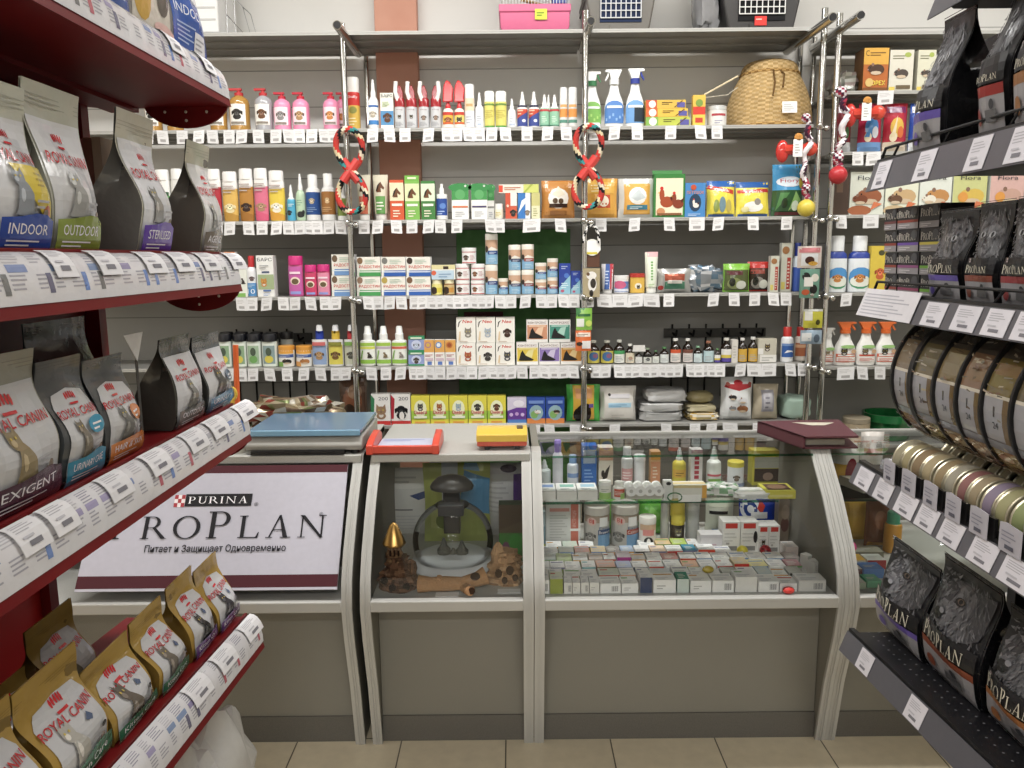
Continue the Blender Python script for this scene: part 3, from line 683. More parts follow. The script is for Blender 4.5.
    if label:
        q=MB('card'); A=Art(2*r*1.0/((lz[1]-lz[0])*h)); bgc=band_at(bands,lz,body); bgc and A.rect(0,0,1,1,bgc); label(A)
        def rad(zf):
            for (ra,za),(rb,zb2) in zip(prof,prof[1:]):
                if za<=zf<=zb2: return ra+(rb-ra)*(zf-za)/max(1e-6,zb2-za)
            return 1
        def fn(u,v,e):
            a=(u-.5)*2*ang; zf=lz[0]+(lz[1]-lz[0])*v; rr=r*rad(zf)+e+.0004
            ca,sa=math.cos(a),math.sin(a)
            if pw!=2: kk=(abs(ca)**pw+abs(sa)**pw)**(-1/pw); ca*=kk; sa*=kk
            return (rr*sa,-(rr*ca)*oval-(e if oval<.9 else 0),zf*h)
        q.art(A,fn,8,4); q.build('label',o)
    if short: reg(sh,x0,x1,short)
    return o,z+E0+h
def bilin(fn,nu,nv,base):
    G=[[Vector(fn(i/nu,j/nv)) for i in range(nu+1)] for j in range(nv+1)]
    def f(u,v,e):
        i=min(nu-1,max(0,int(u*nu+1e-7))); j=min(nv-1,max(0,int(v*nv+1e-7))); a=u*nu-i; b=v*nv-j
        p=G[j][i]*(1-a)*(1-b)+G[j][i+1]*a*(1-b)+G[j+1][i]*(1-a)*b+G[j+1][i+1]*a*b
        return (p.x,p.y-e-base,p.z)
    return f
def packet(name,x0,x1,yt,sh,artf,lab,short=None,c='#eee',dep=.05,mat='film',zb=None,yoff=.02,group=None,cat='bag',crimp=.07,lean=.0,Yabs=None,square=.0):
    z=lip(sh) if zb is None else zb; Y=(SF+yoff+dep/2) if Yabs is None else Yabs
    x,w,h=spot(x0,x1,yt,z,Y,0.0); w*=.98
    def half(u,v):
        q=max(0,min(1,(v-crimp*.3)/(1-crimp*1.3)))
        k=(math.sin(math.pi*min(1,max(0,q)))**(.45-.2*square))*(1-abs(2*u-1)**(3+4*square))
        if v>1-crimp: k*=max(0,(1-v)/crimp)*.3
        return dep/2*k+.0008
    ph=R.uniform(0,6)
    wv=lambda u,v: .0025*math.sin(9*u+ph)*math.sin(7*v+ph)
    pin=lambda v: 1-.05*math.sin(math.pi*v)**2
    fr=lambda u,v,e=0:((u-.5)*w*pin(v),-half(u,v)-wv(u,v)-e+lean*v,v*h)
    b=MB(mat); n=10; b.grid(fr,n,n,c); b.grid(lambda u,v:((.5-u)*w*pin(v),half(1-u,v)-wv(1-u,v)+lean*v,v*h),n,n,c)
    A=Art(w/h); artf(A); b.art(A,bilin(fr,n,n,.0006),n,n,e=.0004)
    o=b.build(name,loc=(x,Y,z+E0+.001)); tag(o,lab,cat,group)
    if short: reg(sh,x0,x1,short)
    return o
def ktube(name,x0,x1,yt,sh,artf,lab,short=None,c='#eee',cap='#eee',group=None,capf=.14,topc=None,mat='plastic',yoff=.015):
    """squeeze tube standing on its cap: round below, flat crimp above"""
    z=lip(sh); w=(x1-x0)/F*3.4; Yc=SF+yoff+w*.42; x,w,h=spot(x0,x1,yt,z,Yc,0); w*=.97
    b=MB(mat); z0=capf*h
    def fr(u,v,e=0,s=1):
        ww=w/2*(.84+.16*v); dd=w*.42*(1-v**1.6)+.0012; a=(u-.5)*math.pi
        return (ww*math.sin(a)*s,-(dd*math.cos(a)+e)*s,z0+v*(h-z0))
    b.grid(lambda u,v:fr(u,v),10,8,c); b.grid(lambda u,v:fr(u,v,0,-1),10,8,c)
    A=Art(w/(h*(1-capf))); artf(A)
    b.art(A,lambda u,v,e:fr(.5+math.asin(max(-1,min(1,(u-.5)*1.96)))/math.pi,v,e+.0003),6,6)
    o=b.build(name,loc=(x,Yc,z+E0)); tag(o,lab,'tube',group)
    q=MB('plastic'); q.lathe([(w*.36,0),(w*.38,.004),(w*.38,z0*.95),(w*.34,z0)],cap,n=16); q.build('cap',o)
    if short: reg(sh,x0,x1,short)
    return o
def lump(name,c,s,col,lab,cat,seed=0,mat='film',amp=.12,n=22,pw=.7,cf=None,group=None,freq=3.0,flatbase=True):
    """soft crumpled body: c = centre of its base, s = full size"""
    b=MB(mat); k=14; rings=[]
    sp=lambda t,e:math.copysign(abs(t)**e,t)
    for j in range(k+1):
        la=-math.pi/2+math.pi*j/k; ring=[]
        for i in range(n):
            lo=6.28318*i/n; x=sp(math.cos(la),pw)*sp(math.cos(lo),pw); y=sp(math.cos(la),pw)*sp(math.sin(lo),pw); zz=sp(math.sin(la),pw)
            nn=1+amp*noise.noise(Vector((x*freq+seed*7.1,y*freq,zz*freq+seed)))*1.6
            zz2=max(-1,zz*nn) if flatbase else zz*nn
            ring.append(b.pt((s[0]/2*x*nn,s[1]/2*y*nn,s[2]/2*(zz2+1))))
        rings.append(ring)
    for j in range(k):
        for i in range(n): b.face([rings[j][i],rings[j][(i+1)%n],rings[j+1][(i+1)%n],rings[j+1][i]],cf(i/n,j/k) if cf else col)
    o=b.build(name,loc=(c[0],c[1],c[2]+E0)); tag(o,lab,cat,group); return o
G='standing on the '
# ---------------- shelf 1
def dogtag(fur,ear,bg='#f2efe8'): return lambda A:(A.rect(.12,.0,.88,1,bg),A.dog(.5,.56,.26,fur,ear),A.rect(.22,.06,.78,.16,'#8c8378'))
for i,(a,c) in enumerate(((147,163),(168,184),(211,228),(231,251))):
    bottle('pump_bottle',a,c,88,'m1','pump',['gold pump bottle at the far end of the top goods shelf, over the pouches','second gold pump bottle, mostly behind the round red bracket','third gold pump bottle, its pump hidden by the red bracket','gold pump bottle with red pump and dog label, beside the silver one'][i],'gold pump bottle' if i==3 else None,body='#b8893a',cap='#c22a2e',label=dogtag('#26221f','#111'),lz=(.12,.60),mat='gloss')
bottle('pump_bottle',256,274,88,'m1','pump','silver pump bottle with red pump and brown dog label','silver pump bottle',body='#a9a9ad',cap='#c22a2e',label=dogtag('#6e4526','#3c2414'),lz=(.12,.60),mat='gloss')
for i,(a,c,f) in enumerate(((275,292,'#8b8685'),(293.5,310.5,'#b08a5c'),(324,340,'#c9823c'),(337,350,'#c9823c'))):
    bottle('pump_bottle',a,c,92,'m1','pump',['pink pump bottle with grey dog label, next to the silver one','pink pump bottle with tan dog label, right one of the close pair','pink pump bottle with orange dog label, standing apart near the post','pink pump bottle half hidden behind the chrome post'][i],['first pink pump bottle','second pink pump bottle','pump bottle by the post',None][i],body='#ee8fb4',cap='#c41f36',label=dogtag(f,'#5a4a40','#f6e4ea'),lz=(.12,.58),yoff=.015 if i<3 else .08)
bottle('spray_can',348.5,361,78,'m1','spray_can','tall yellow spray can with red upper band and white cap, right at the post','yellow and red spray can',bands=[(.46,'#d8b13c'),(.72,'#cf2b22')],cap='#e9e6e0',label=lambda A:(A.rect(0,0,1,.66,'#d8b13c'),A.rect(0,.66,1,1,'#cf2b22'),A.ell(.5,.52,.28,None,'#8a8a3a'),A.lines(.2,.8,.08,.34,3,'#f0e3b0'),A.text('Dolly',.5,.9,.7,.1,'#fff')),lz=(.04,.68),yoff=.03)
bottle('mist_bottle',369,379.5,80,'m1','mist','white spray bottle with a blue banded puppy label','white spray bottle with puppy label',body='#edeff0',cap='#f2f2f0',label=lambda A:(A.rect(0,0,1,1,'#eef0f0'),A.rect(0,.86,1,.95,'#2c68b0'),A.rect(0,.06,1,.26,'#3b82c4'),A.dog(.5,.55,.3,'#b8ae9c','#8a8074')),lz=(.06,.5))
boxo('medicine_box',381,394,93,'m1',lambda A:(A.rect(0,0,1,.5,'#4f8fc0'),A.rect(0,0,1,.1,'#e8eef2'),A.dog(.52,.33,.36,'#5f3a22','#46281a'),A.text('БАРС',.52,.92,.86,.09,'#23242a'),A.lines(.15,.8,.62,.78,3,'#a9c08a')),'white and blue box with a brown dog head, before the silver sprays','blue and white dog box',c='#e9e8dc')
for i,(a,c,f) in enumerate(((395,406,1),(406.5,418,1),(419,430,1),(431,442,-1))):
    o,_=bottle('trigger_bottle',a,c,99,'m1','spray_can',f'silver spray bottle with red head, {nth(i,4)} standing in a row',f'{NTH[i]} silver spray bottle',body='#b7b9bc',cap='#a3222a',capmat='gloss',label=lambda A,i=i:(A.rect(.1,0,.9,1,'#c9cacc'),A.text('Dog',.5,.9,.5,.06,'#7a2a34'),A.cat(.5,.55,.16,'#33302e') if i<2 else A.dog(.5,.5,.22,'#8a7362','#33302e'),A.lines(.2,.8,.08,.3,4,'#8f9094')),lz=(.04,.68))
    h=.16; zt=atY((a+c)/2,82,SF+.03).z-o.location.z; zb=atY((a+c)/2,100,SF+.03).z-o.location.z; r=.02
    q=MB('gloss'); q.prism([(-r*.8,zb*.92),(r*.8,zb*.92),(r*.75,zb+.03),(r*.2,zt-.012),(-r*.55,zt-.02)] if f>0 else [(-r*.8,zb*.92),(r*.8,zb*.92),(r*.55,zt-.02),(-r*.2,zt-.012),(-r*.75,zb+.03)],lambda p,t:(p[0],.013*(1-2*t),p[1]),'#9a2029'); hd=q.build('spray_head',o,bev=.003)
    q=MB('plastic'); q.tube([(-f*.2*r,-.012,zb*.94),(-f*.75*r,-.016,zb+.03),(-f*.6*r,-.014,zt)],.0085,'#eceae6',n=8); q.build('trigger',hd)
for i,(a,c) in enumerate(((443,454),(454.5,465))):
    o,_=bottle('trigger_bottle',a,c,98,'m1','mist',['yellow labelled spray bottle with red hood, beside the silver sprays','yellow labelled spray bottle with red hood, beside the white can'][i],['left red hooded spray bottle','right red hooded spray bottle'][i],body='#e9dfd2',cap='#cf2026',label=lambda A,i=i:(A.rect(0,0,1,1,'#e6b52e' if i==0 else '#e0cf62'),A.rect(0,.8,1,1,'#c93a2a'),A.dog(.5,.5,.3,'#9a5a2c','#3a2415') if i==0 else A.cat(.5,.5,.28,'#3b3a30'),A.rect(.0,0,1,.2,'#e8e2d8'),A.rect(.1,.22,.9,.34,'#d8622c')),lz=(.02,.52))
    zt=atY((a+c)/2,80,SF+.03).z-o.location.z; zb=atY((a+c)/2,98,SF+.03).z-o.location.z; r=.021
    q=MB('gloss'); q.prism([(-r,zb*.86),(r,zb*.86),(r*1.0,zb+.01),(r*1.15,zb+.035),(r*.45,zt-.008),(-r*.2,zt),(-r*.75,zt-.022),(-r*.9,zb+.03)],lambda p,t:(p[0],.016*(1-2*t),p[1]),'#cf2026'); q.build('spray_hood',o,bev=.004)
bottle('spray_can',465,475,85,'m1','spray_can','white spray can with cream label between red hooded and small white sprays','white spray can',body='#e4e6ec',cap='#f3f1ee',label=lambda A:(A.rect(0,.55,1,1,'#ead3b4'),A.rect(.2,.7,.8,.8,'#c9a36a'),A.lines(.2,.8,.1,.4,3,'#b9bdc8')),lz=(.05,.68))
bottle('mist_bottle',475.5,484,93,'m1','mist','small plain white mist bottle before the yellow spray cans','small white mist bottle',body='#eceef0',cap='#f2f2f2',label=lambda A:(A.lines(.25,.75,.3,.7,3,'#a9aeb8'),A.rect(.3,.08,.7,.16,'#9fb4d0')),lz=(.05,.5))
for i,(a,c) in enumerate(((484.5,495),(495.5,507))):
    bottle('spray_can',a,c,92,'m1','spray_can',f'yellow spray can with white cap and green base, {nth(i,2)}',['left yellow spray can','right yellow spray can'][i],bands=[(.06,'#4d9a34'),(.72,'#d8cf62')],cap='#f2f1ea',label=lambda A:(A.rect(0,.88,1,.97,'#6a8e3c'),A.lines(.1,.9,.3,.7,5,'#b8a83c')),lz=(.08,.68))
bottle('mist_bottle',508,516,99,'m1','mist','smallest white mist bottle right of the yellow spray cans','smallest white mist bottle',body='#eef0ef',cap='#f4f4f4',label=lambda A:(A.lines(.25,.75,.3,.8,4,'#9da7b4'),A.rect(.2,.05,.8,.2,'#b7c4d8')),lz=(.05,.5))
for i,(a,c) in enumerate(((517,528),(528.5,539.5))):
    bottle('mist_bottle',a,c,92,'m1','mist',f'white mist bottle with red and navy label, {nth(i,2)}',f'{["left","right"][i]} red and navy mist bottle',body='#ecebea',cap='#f4f3f0',label=lambda A:(A.rect(0,0,1,1,'#3c4c94'),A.poly([(0,.35),(1,.7),(1,1),(0,1)],'#c4452c'),A.rect(0,.9,1,1,'#33304a'),A.lines(.1,.6,.55,.85,2,'#f0c0a0'),A.ell(.6,.25,.14,None,'#e6e6f2')),lz=(.04,.62))
for i,(a,c) in enumerate(((539.5,549.5),(549.5,559.5),(545,552))):
    bottle('mist_bottle',a,c,95,'m1','mist',['white mist bottle with pale green label, left one of the front pair','white mist bottle with pale green label, right one of the front pair','white mist bottle with green label, behind the green front pair'][i],['left green label mist bottle','right green label mist bottle',None][i],body='#eeeeea',cap='#f4f4f0',label=lambda A:(A.rect(0,0,1,1,'#8cc2a2'),A.rect(0,.82,1,.94,'#c03c40'),A.rect(0,0,1,.06,'#2f7a60'),A.lines(.25,.75,.2,.6,4,'#d5ead8')),lz=(.04,.58),yoff=.015 if i<2 else .07)
for i,(a,c) in enumerate(((559.5,567.5),(568,577))):
    bottle('spray_can',a,c,88,'m1','spray_can',f'slim white spray can with orange print beside the post, {nth(i,2)}',f'{["left","right"][i]} slim orange print can',body='#dfdedb',cap='#e6e6e4',label=lambda A:(A.rect(0,.32,1,.64,'#e4943e'),A.rect(.1,.7,.9,.8,'#e8a860'),A.rect(.0,.1,1,.22,'#58907e')),lz=(.04,.70))
for i,(a,c,f,gc,gl) in enumerate(((583,601,-1,'#2f7a4a',('#79b54c','#a7d66a')),(604,623.5,1,'#eef0f0',('#4a7fc4','#8ab4e4')),(625,644,-1,'#2c3f9a',('#6aa0d8','#23303a')))):
    bottle('trigger_bottle',a,c,[72,70,69][i],'m1','trigger',['white trigger bottle with green collar and green label','white trigger bottle with white head and blue label','white trigger bottle with navy collar and navy trigger'][i],['green label trigger bottle','blue label trigger bottle','navy trigger bottle'][i],body='#eceeed',cap='#f0f1f0',cap2=(0,gc,gc),oval=.6,flip=-f if i!=0 else 1,label=lambda A,gl=gl,i=i:(A.ell(.5,.62,.46,.37,gl[0]),A.rect(.04,.0,.96,.6,gl[0]),A.rect(.45,.05,.95,.75,gl[1]) if i==2 else A.rects([(.15+.13*k,.1+.1*(k%3),.22+.13*k,.22+.1*(k%3)) for k in range(6)],gl[1]),A.rect(.2,.66,.8,.76,'#eef4f0'),A.rect(.1,.9,.9,.9,'#fff')),lz=(.06,.46),ang=1.3)
z=SZ[1]; 
for i,(x1,yt,c,lc) in enumerate(((690,117,'#b9c23c','#7fb048'),(688,108.5,'#e2b832','#d8662c'),(686,100,'#d9b23a','#d0552c'))):
    _,z=boxo('carton',645.5,x1,yt,'m1',lambda A,lc=lc:(A.rect(0,0,.28,1,lc),A.ell(.16,.5,.09,None,'#f2eee0'),A.lines(.4,.7,.45,.85,2,'#3b2a10'),A.rect(.78,.1,.98,.7,'#5c5aa0'),A.poly([(.7,.1),(.9,.9),(.93,.9),(.73,.1)],'#5a3c12')),['long flat yellow green carton, lowest of the stack by the trigger bottles','long flat yellow carton, middle of the stack by the trigger bottles','long flat yellow carton, topmost of the stack by the trigger bottles'][i],'stack of flat yellow cartons' if i==0 else None,c=c,dep=.07,zb=z)
boxo('carton',692.5,705,95,'m1',lambda A:(A.rect(0,.36,1,.62,'#d43a26'),A.rect(0,0,1,.36,'#e7c23a'),A.ell(.5,.74,.3,None,'#7a9a3c'),A.rect(.2,.1,.8,.26,'#c8402a')),'small upright yellow and red carton beside the wicker basket','small yellow red carton',c='#e3b93a')
bottle('tub',707,726,107,'m1','jar','low translucent white tub next to the wicker basket','white tub',body='#dddcd8',cap='#c9cac8',capmat='gloss',label=lambda A:(A.rect(.15,.62,.85,.78,'#b03a44'),A.lines(.3,.7,.1,.4,2,'#9a9ab0')),lz=(.05,.76),cat='tub')
# wicker basket
zb=SZ[1]; bc=atY(768,122,SF+.18); bw=(XatYZ(811,SF+.16,zb)-XatYZ(725,SF+.16,zb))/2
bh=atY(768,60,SF+.16).z-zb
bk=empty('wicker_basket',(bc.x,SF+.185,zb+E0)); tag(bk,'dome shaped woven wicker pet basket with a round lid','basket'); reg('m1',740,800,'wicker basket')
def wick(prof,name,seed):
    b=MB('rough'); nz=len(prof); n=72
    rings=[]
    for j,(r,z) in enumerate(prof):
        rings.append([b.pt(((r+.0032*math.copysign(1,math.sin(i*math.pi/2+.1+j*math.pi))*(1 if (i//2+j)%2 else -1)*.5)*math.cos(6.28318*i/n),(r+.003*(1 if (i//2+j)%2 else -1)*.5)*math.sin(6.28318*i/n)*.92,z)) for i in range(n)])
    for j in range(nz-1):
        for i in range(n):
            b.face([rings[j][i],rings[j][(i+1)%n],rings[j+1][(i+1)%n],rings[j+1][i]],vary('#c7a873' if (i//2+j)%2 else '#b09058',.14))
    b.face(rings[-1],'#b58d4c'); b.face(rings[0][::-1],'#8a6a38'); return b.build(name,bk,ang=1.2)
pr=[]
for j in range(27):
    t=j/26; pr.append((bw*(1.0-.02*t-.36*t**2.4),bh*.80*t+.008))
wick(pr,'body',1)
pr=[(bw*.66*(1-.55*(j/9)**2.2),bh*.79+bh*.2*(1-(1-j/9)**2)) for j in range(10)]; wick(pr,'lid',2)
for zz,rr in ((.008,1.0),(bh*.80,.65)):
    b=MB('rough'); n=48; b.tube([(bw*rr*math.cos(6.28318*i/n),bw*rr*.92*math.sin(6.28318*i/n),zz) for i in range(n)],.007,'#b98f4e',n=6,closed=True,cf=lambda i,k:C('#c79f5c') if (i+k)%2 else C('#94703a')); b.build('rim',bk)
b=MB('rough'); b.tube([(-bw*.1,-bw*.60,bh*.80),(-bw*.14,-bw*.86,bh*.6),(-bw*.2,-bw*.95,bh*.40)],.004,'#6b4f28',n=6); b.build('tie_cord',bk)
b=MB('rough'); b.tube([(bw*.05,-bw*.58,bh*.80),(bw*.1,-bw*.74,bh*.72),(bw*.03,-bw*.9,bh*.52)],.004,'#6b4f28',n=6); b.build('tie_cord',bk)
b=MB('paper'); q=atY(772,111,bc.y-.0); ty=-bw*.95; b.prism([(0,0),(1,0),(1,1),(0,1)],lambda p,t:(.0+.06*p[0],ty-.012+.006*p[1]-.0008*t,.045+.045*p[1]),'#e6e6e4'); A=Art(1.3); A.lines(.1,.9,.2,.85,4,'#b4b2b0'); b.art(A,lambda u,v,e:(.06*u,ty-.0128+.006*v-e-.0004,.045+.045*v)); b.build('price_label',bk)
p0=atY(704,95,SF+.03); p1=atY(738,76,SF+.08)
b=MB('rough'); b.tube([p0,p1],.004,'#d9cba6',n=6); w_=b.build('wooden_wand'); tag(w_,'thin wooden wand sloping from the small carton to the basket','wand')
b=MB('matte'); b.tube([p0+Vector((.003,.002,-.01)),(p0+p1)/2+Vector((.03,.01,-.035)),p1+Vector((0,.0,-.045))],.0015,'#cfc8b4',n=5); b.build('string',w_)
# ---------------- shelf 2, left and middle
def sham(fur,band,dogf=True,low=None): return lambda A:(A.rect(0,0,1,.66,band),A.poly([(0,0),(1,0),(1,.12),(0,.26)],low or band),A.dog(.5,.34,.3,fur,fur) if dogf else A.ell(.5,.35,.28,None,fur),A.lines(.22,.85,.72,.95,3,'#b7a9a4'))
for x0,x1,yt,bd,fur,low,lab,sh in ((209,223.5,169.5,'#b42a38','#26221f','#a0222e','red and white dog shampoo bottle with a black dog, at the pouch edge','red shampoo bottle'),
 (224.5,240,172,'#dcb14e','#e8d8a4','#b98a2c','pale gold and white dog shampoo bottle with a light puppy','pale gold shampoo bottle'),
 (241,255.5,169,'#b8802c','#3a2218','#a06a20','brown gold and white dog shampoo bottle with a dark spaniel','brown gold shampoo bottle'),
 (256,270,168.5,'#dc6f8c','#b08a6a','#d8587c','pink and white dog shampoo bottle with a terrier','pink shampoo bottle'),
 (270.5,286.5,171,'#e3c62c','#f0e8d0','#d89a20','bright yellow and white dog shampoo bottle with a white puppy','bright yellow shampoo bottle')):
    bottle('shampoo_bottle',x0,x1,yt,'m2','shampoo',lab,sh,bands=[(.66,bd)],body='#e9e6e2',cap='#efedea',oval=.5,label=sham(fur,bd,low=low),lz=(.02,.79),ang=1.35)
bottle('shampoo_bottle',158,173,170,'m2','shampoo','green and white shampoo bottle seen between the tall pouches','green shampoo bottle',bands=[(.5,'#5fc05c')],body='#eaeae6',cap='#efefec',oval=.5,label=lambda A:(A.rect(0,.0,1,.45,'#5cc264'),A.rect(.1,.62,.9,.72,'#2c5a34'),A.ell(.3,.1,.3,.2,'#26302a')),lz=(.02,.79))
bottle('shampoo_bottle',174,186,169,'m2','shampoo','plain white shampoo bottle partly hidden by the last tall pouch','white shampoo bottle',body='#e6e5e0',cap='#efefec',oval=.5,label=lambda A:A.lines(.2,.8,.5,.8,3,'#9aa89c'),lz=(.02,.79))
bottle('shampoo_bottle',200,209,176,'m2','shampoo','teal and white shampoo bottle squeezed behind the last tall pouch',None,bands=[(.7,'#58b8b0')],body='#e6e5e0',cap='#efefec',oval=.5)
bottle('mist_bottle',288,296.5,185,'m2','mist','small sky blue mist bottle with white nozzle','small blue mist bottle',bands=[(.6,'#45a8cc')],body='#dfe8ea',cap='#eff0f0',label=lambda A:(A.dog(.35,.4,.3,'#2a2420','#1c1815'),A.lines(.3,.9,.75,.95,2,'#d8eef4')),lz=(.05,.52))
bottle('mist_bottle',297,306.5,174,'m2','mist','clear green mist bottle with a black dog print','clear green mist bottle',body='#b5cfae',cap='#f0f0ee',mat='gloss',label=lambda A:(A.lines(.2,.8,.6,.9,3,'#7fa487'),A.ell(.55,.2,.35,.14,'#2a2c2a'),A.ell(.8,.3,.14,.1,'#2a2c2a')),lz=(.04,.52))
bottle('lotion_bottle',307,321.5,175,'m2','screw','navy blue bottle with white cap and white base','navy lotion bottle',bands=[(.13,'#e6e6e4'),(.62,'#24508e')],body='#e9e9e7',cap='#f0f0ee',label=lambda A:(A.rect(0,.2,1,1,'#244f90'),A.dog(.5,.72,.2,'#b7a88c','#8a7a60'),A.lines(.15,.85,.3,.5,3,'#7f9cc8')),lz=(.02,.6))
bottle('lotion_bottle',322.5,336.5,174,'m2','screw','amber brown bottle with white cap and white base, by the first rope toy','amber lotion bottle',bands=[(.13,'#e6e6e4'),(.62,'#a06a2c')],body='#e9e9e7',cap='#f0f0ee',label=lambda A:(A.rect(0,.2,1,1,'#a36c30'),A.dog(.5,.72,.2,'#d8b888','#8a6a40'),A.lines(.15,.85,.3,.5,3,'#d8b078')),lz=(.02,.6))
bottle('lotion_bottle',338,346.5,185,'m2','screw','olive green bottle behind the first rope toy','olive lotion bottle',bands=[(.13,'#e6e6e4'),(.62,'#7f9440')],body='#e9e9e7',cap='#f0f0ee')
for x0,x1,c,lab in ((358,372,'#c96a4a','salmon squeeze tube with a horse head, behind the rope toy'),(374,389.5,'#5f9a4a','cream and green squeeze tube with a horse head')):
    ktube('squeeze_tube',x0,x1,175,'m2',lambda A,c=c:(A.rect(0,0,1,.45,c),A.rect(0,.45,1,1,'#d9d4bc'),A.horse(.5,.68,.36),A.lines(.2,.85,.1,.35,3,'#e9e6d8')),lab,'horse print squeeze tube' if c[1]=='5' else 'salmon horse print tube',c='#d9d4bc',cap='#e8e6e0')
for x0,x1,yt,c,c2,lab,sh in ((390.5,404.5,180,'#d6562a','#e9ddb8','orange red horse shampoo box','orange horse box'),(405.5,420,181,'#7ab648','#d9e2b0','light green horse shampoo box with open flap','light green horse box'),(421.5,435.5,181,'#3e7f3a','#d7e6c8','dark green horse shampoo box','dark green horse box')):
    o,_=boxo('medicine_box',x0,x1,yt,'m2',lambda A,c=c,c2=c2:(A.rect(0,.48,1,.93,c2),A.horse(.5,.68,.36),A.rect(.12,.35,.88,.41,'#f4f0e0'),A.lines(.2,.8,.08,.28,3,'#efe9cf')),lab+' with a brown horse head',sh,c=c)
    if '7ab' in c: 
        w=o.dimensions.x; h=o.dimensions.z; q=MB('card'); q.box(-w/2,w/2,.001,.003,h,h+.022,'#6fb03c'); q.box(-w*.3,w*.3,.0005,.001,h+.007,h+.015,'#dfe8c0'); q.build('flap',o)
bottle('dropper_bottle',436.5,448,184,'m2','dropper','white dropper bottle with a royal blue label','blue label dropper bottle',body='#ecebe8',cap='#f1f0ee',label=lambda A:(A.rect(0,.1,1,.82,'#2b4f9e'),A.ell(.6,.5,.25,None,'#5c86cc'),A.lines(.15,.8,.15,.35,2,'#a9c0e8')),lz=(.05,.7))
for i,(x0,x1,s2,yt) in enumerate(((452,469,'#d87848',184),(471.5,487.5,'#4c3f6a',184),(487.5,494.5,'#8a8a86',185))):
    boxo('medicine_box',x0,x1,yt,'m2',lambda A,s2=s2:(A.rect(0,.55,1,.88,'#3a9448'),A.ell(.5,.9,.7,.12,'#2f8a44'),A.ell(.5,.7,.3,None,'#56a860'),A.rect(.05,.33,.95,.38,s2),A.lines(.2,.85,.08,.25,3,'#b9bcc0'),A.ell(.82,.94,.07,None,'#c9d8c9')),['white box with green arch and orange line','white box with green arch and violet line','narrow white box with green arch, behind the violet lined one'][i],['orange line box','violet line box',None][i],c='#ebebe8',yoff=.015 if i<2 else .05)
bottle('pill_jar',495,503.5,204,'m2','pilljar','tiny white pill jar before the red and blue boxes','tiny white pill jar',body='#ecebe4',cap='#f1f1ee',label=lambda A:(A.rect(0,0,1,1,'#e9e4cc'),A.lines(.1,.8,.2,.8,3,'#c8b45c')),lz=(.08,.62),cat='jar')
z=0
for x0,x1,c,art,lab,sh in ((505.5,517,'#d05a38',lambda A:(A.rect(0,.0,.45,1,'#cf4f30'),A.rect(.45,.5,1,1,'#e8e4dc'),A.dog(.68,.25,.3,'#2c2724','#1a1715'),A.ell(.2,.5,.12,None,'#f0c8b0')),'upright red and white box with a dark dog, under the flat box','red white box'),
 (518,530.5,'#3d84c8',lambda A:(A.rect(0,0,.6,1,'#2f79c4'),A.rect(.6,0,1,1,'#dfe6ea'),A.poly([(.0,.2),(.6,.6),(.9,.9),(.3,.7)],'#e9eef2'),A.dog(.75,.25,.22,'#8a7a68','#5a4a3c')),'upright blue and white box under the flat box','blue white box'),
 (531.5,540,'#e2dfb8',lambda A:(A.rect(0,.5,1,1,'#c9c47c'),A.lines(.2,.8,.1,.45,4,'#a9a86c')),'upright cream and olive box under the flat box','cream olive box')):
    _,z=boxo('medicine_box',x0,x1,193,'m2',art,lab,sh,c=c,dep=.06)
boxo('carton',498.5,539,184.5,'m2',lambda A:(A.ell(.05,.5,.045,.4,'#d8402c'),A.rect(.0,.1,.1,.9,'#e04a30'),A.rect(.62,0,1,1,'#cfd66a'),A.lines(.14,.6,.35,.8,2,'#c0643c'),A.poly([(.6,0),(.8,1),(.86,1),(.66,0)],'#a8b83c')),'long flat cream and lime box lying on top of three upright boxes',None,c='#e6e0d2',zb=z,dep=.06)
packet('treat_bag',541,575,181,'m2',lambda A:(A.rect(.04,.0,.96,.97,'#c8883c'),A.ell(.5,.52,.32,.27,'#efeae0'),A.poly([(.3,.62),(.5,.85),(.7,.62),(.5,.55)],'#e6dcc4'),A.rect(.22,.28,.78,.38,'#38231a'),A.ell(.4,.46,.08,None,'#5a4632'),A.ell(.58,.45,.08,None,'#5a4632'),A.rect(.25,.08,.75,.2,'#a0682a')),'golden brown bag of pet treats with a white print, before the middle post','golden brown treat bag',c='#b9782c',dep=.06)
packet('treat_bag',583,617.5,179,'m2',lambda A:(A.rect(.03,0,.97,.98,'#dda232'),A.rect(.38,.25,.78,.58,'#c8502a'),A.ell(.58,.42,.16,None,'#f0e6d0'),A.rect(.1,.62,.9,.9,'#e8b440'),A.lines(.2,.8,.66,.88,3,'#f6e2a8')),'yellow orange bag of bird food behind the second rope toy','yellow orange bag',c='#d6962c',dep=.06)
packet('treat_bag',617.5,654,179,'m2',lambda A:(A.rect(.14,.08,.88,.86,'#e2a944'),A.ell(.52,.55,.26,.22,'#f0efe8'),A.poly([(.3,.5),(.55,.72),(.75,.5),(.5,.42)],'#c9d2d4'),A.rect(.22,.2,.8,.32,'#3b7f94'),A.lines(.3,.7,.22,.3,2,'#d8e8ea')),'clear bag with an orange sheet and white bird print','clear bag with orange sheet',c='#d8d8d2',dep=.06)
o,_=boxo('carton',653.5,684.5,174,'m2',lambda A:(A.rect(0,0,1,1,'#2f7f34'),A.rect(.06,.05,.94,.90,'#ece4c2'),A.hen(.36,.42,.3),A.hen(.74,.36,.24,'#8a3a1c'),A.ell(.22,.13,.14,.09,'#c98a5a'),A.rect(.1,.05,.9,.1,'#8a5a34')),'green bordered feed box with two brown hens and an open top','hen feed box',c='#2f7f34',dep=.055)
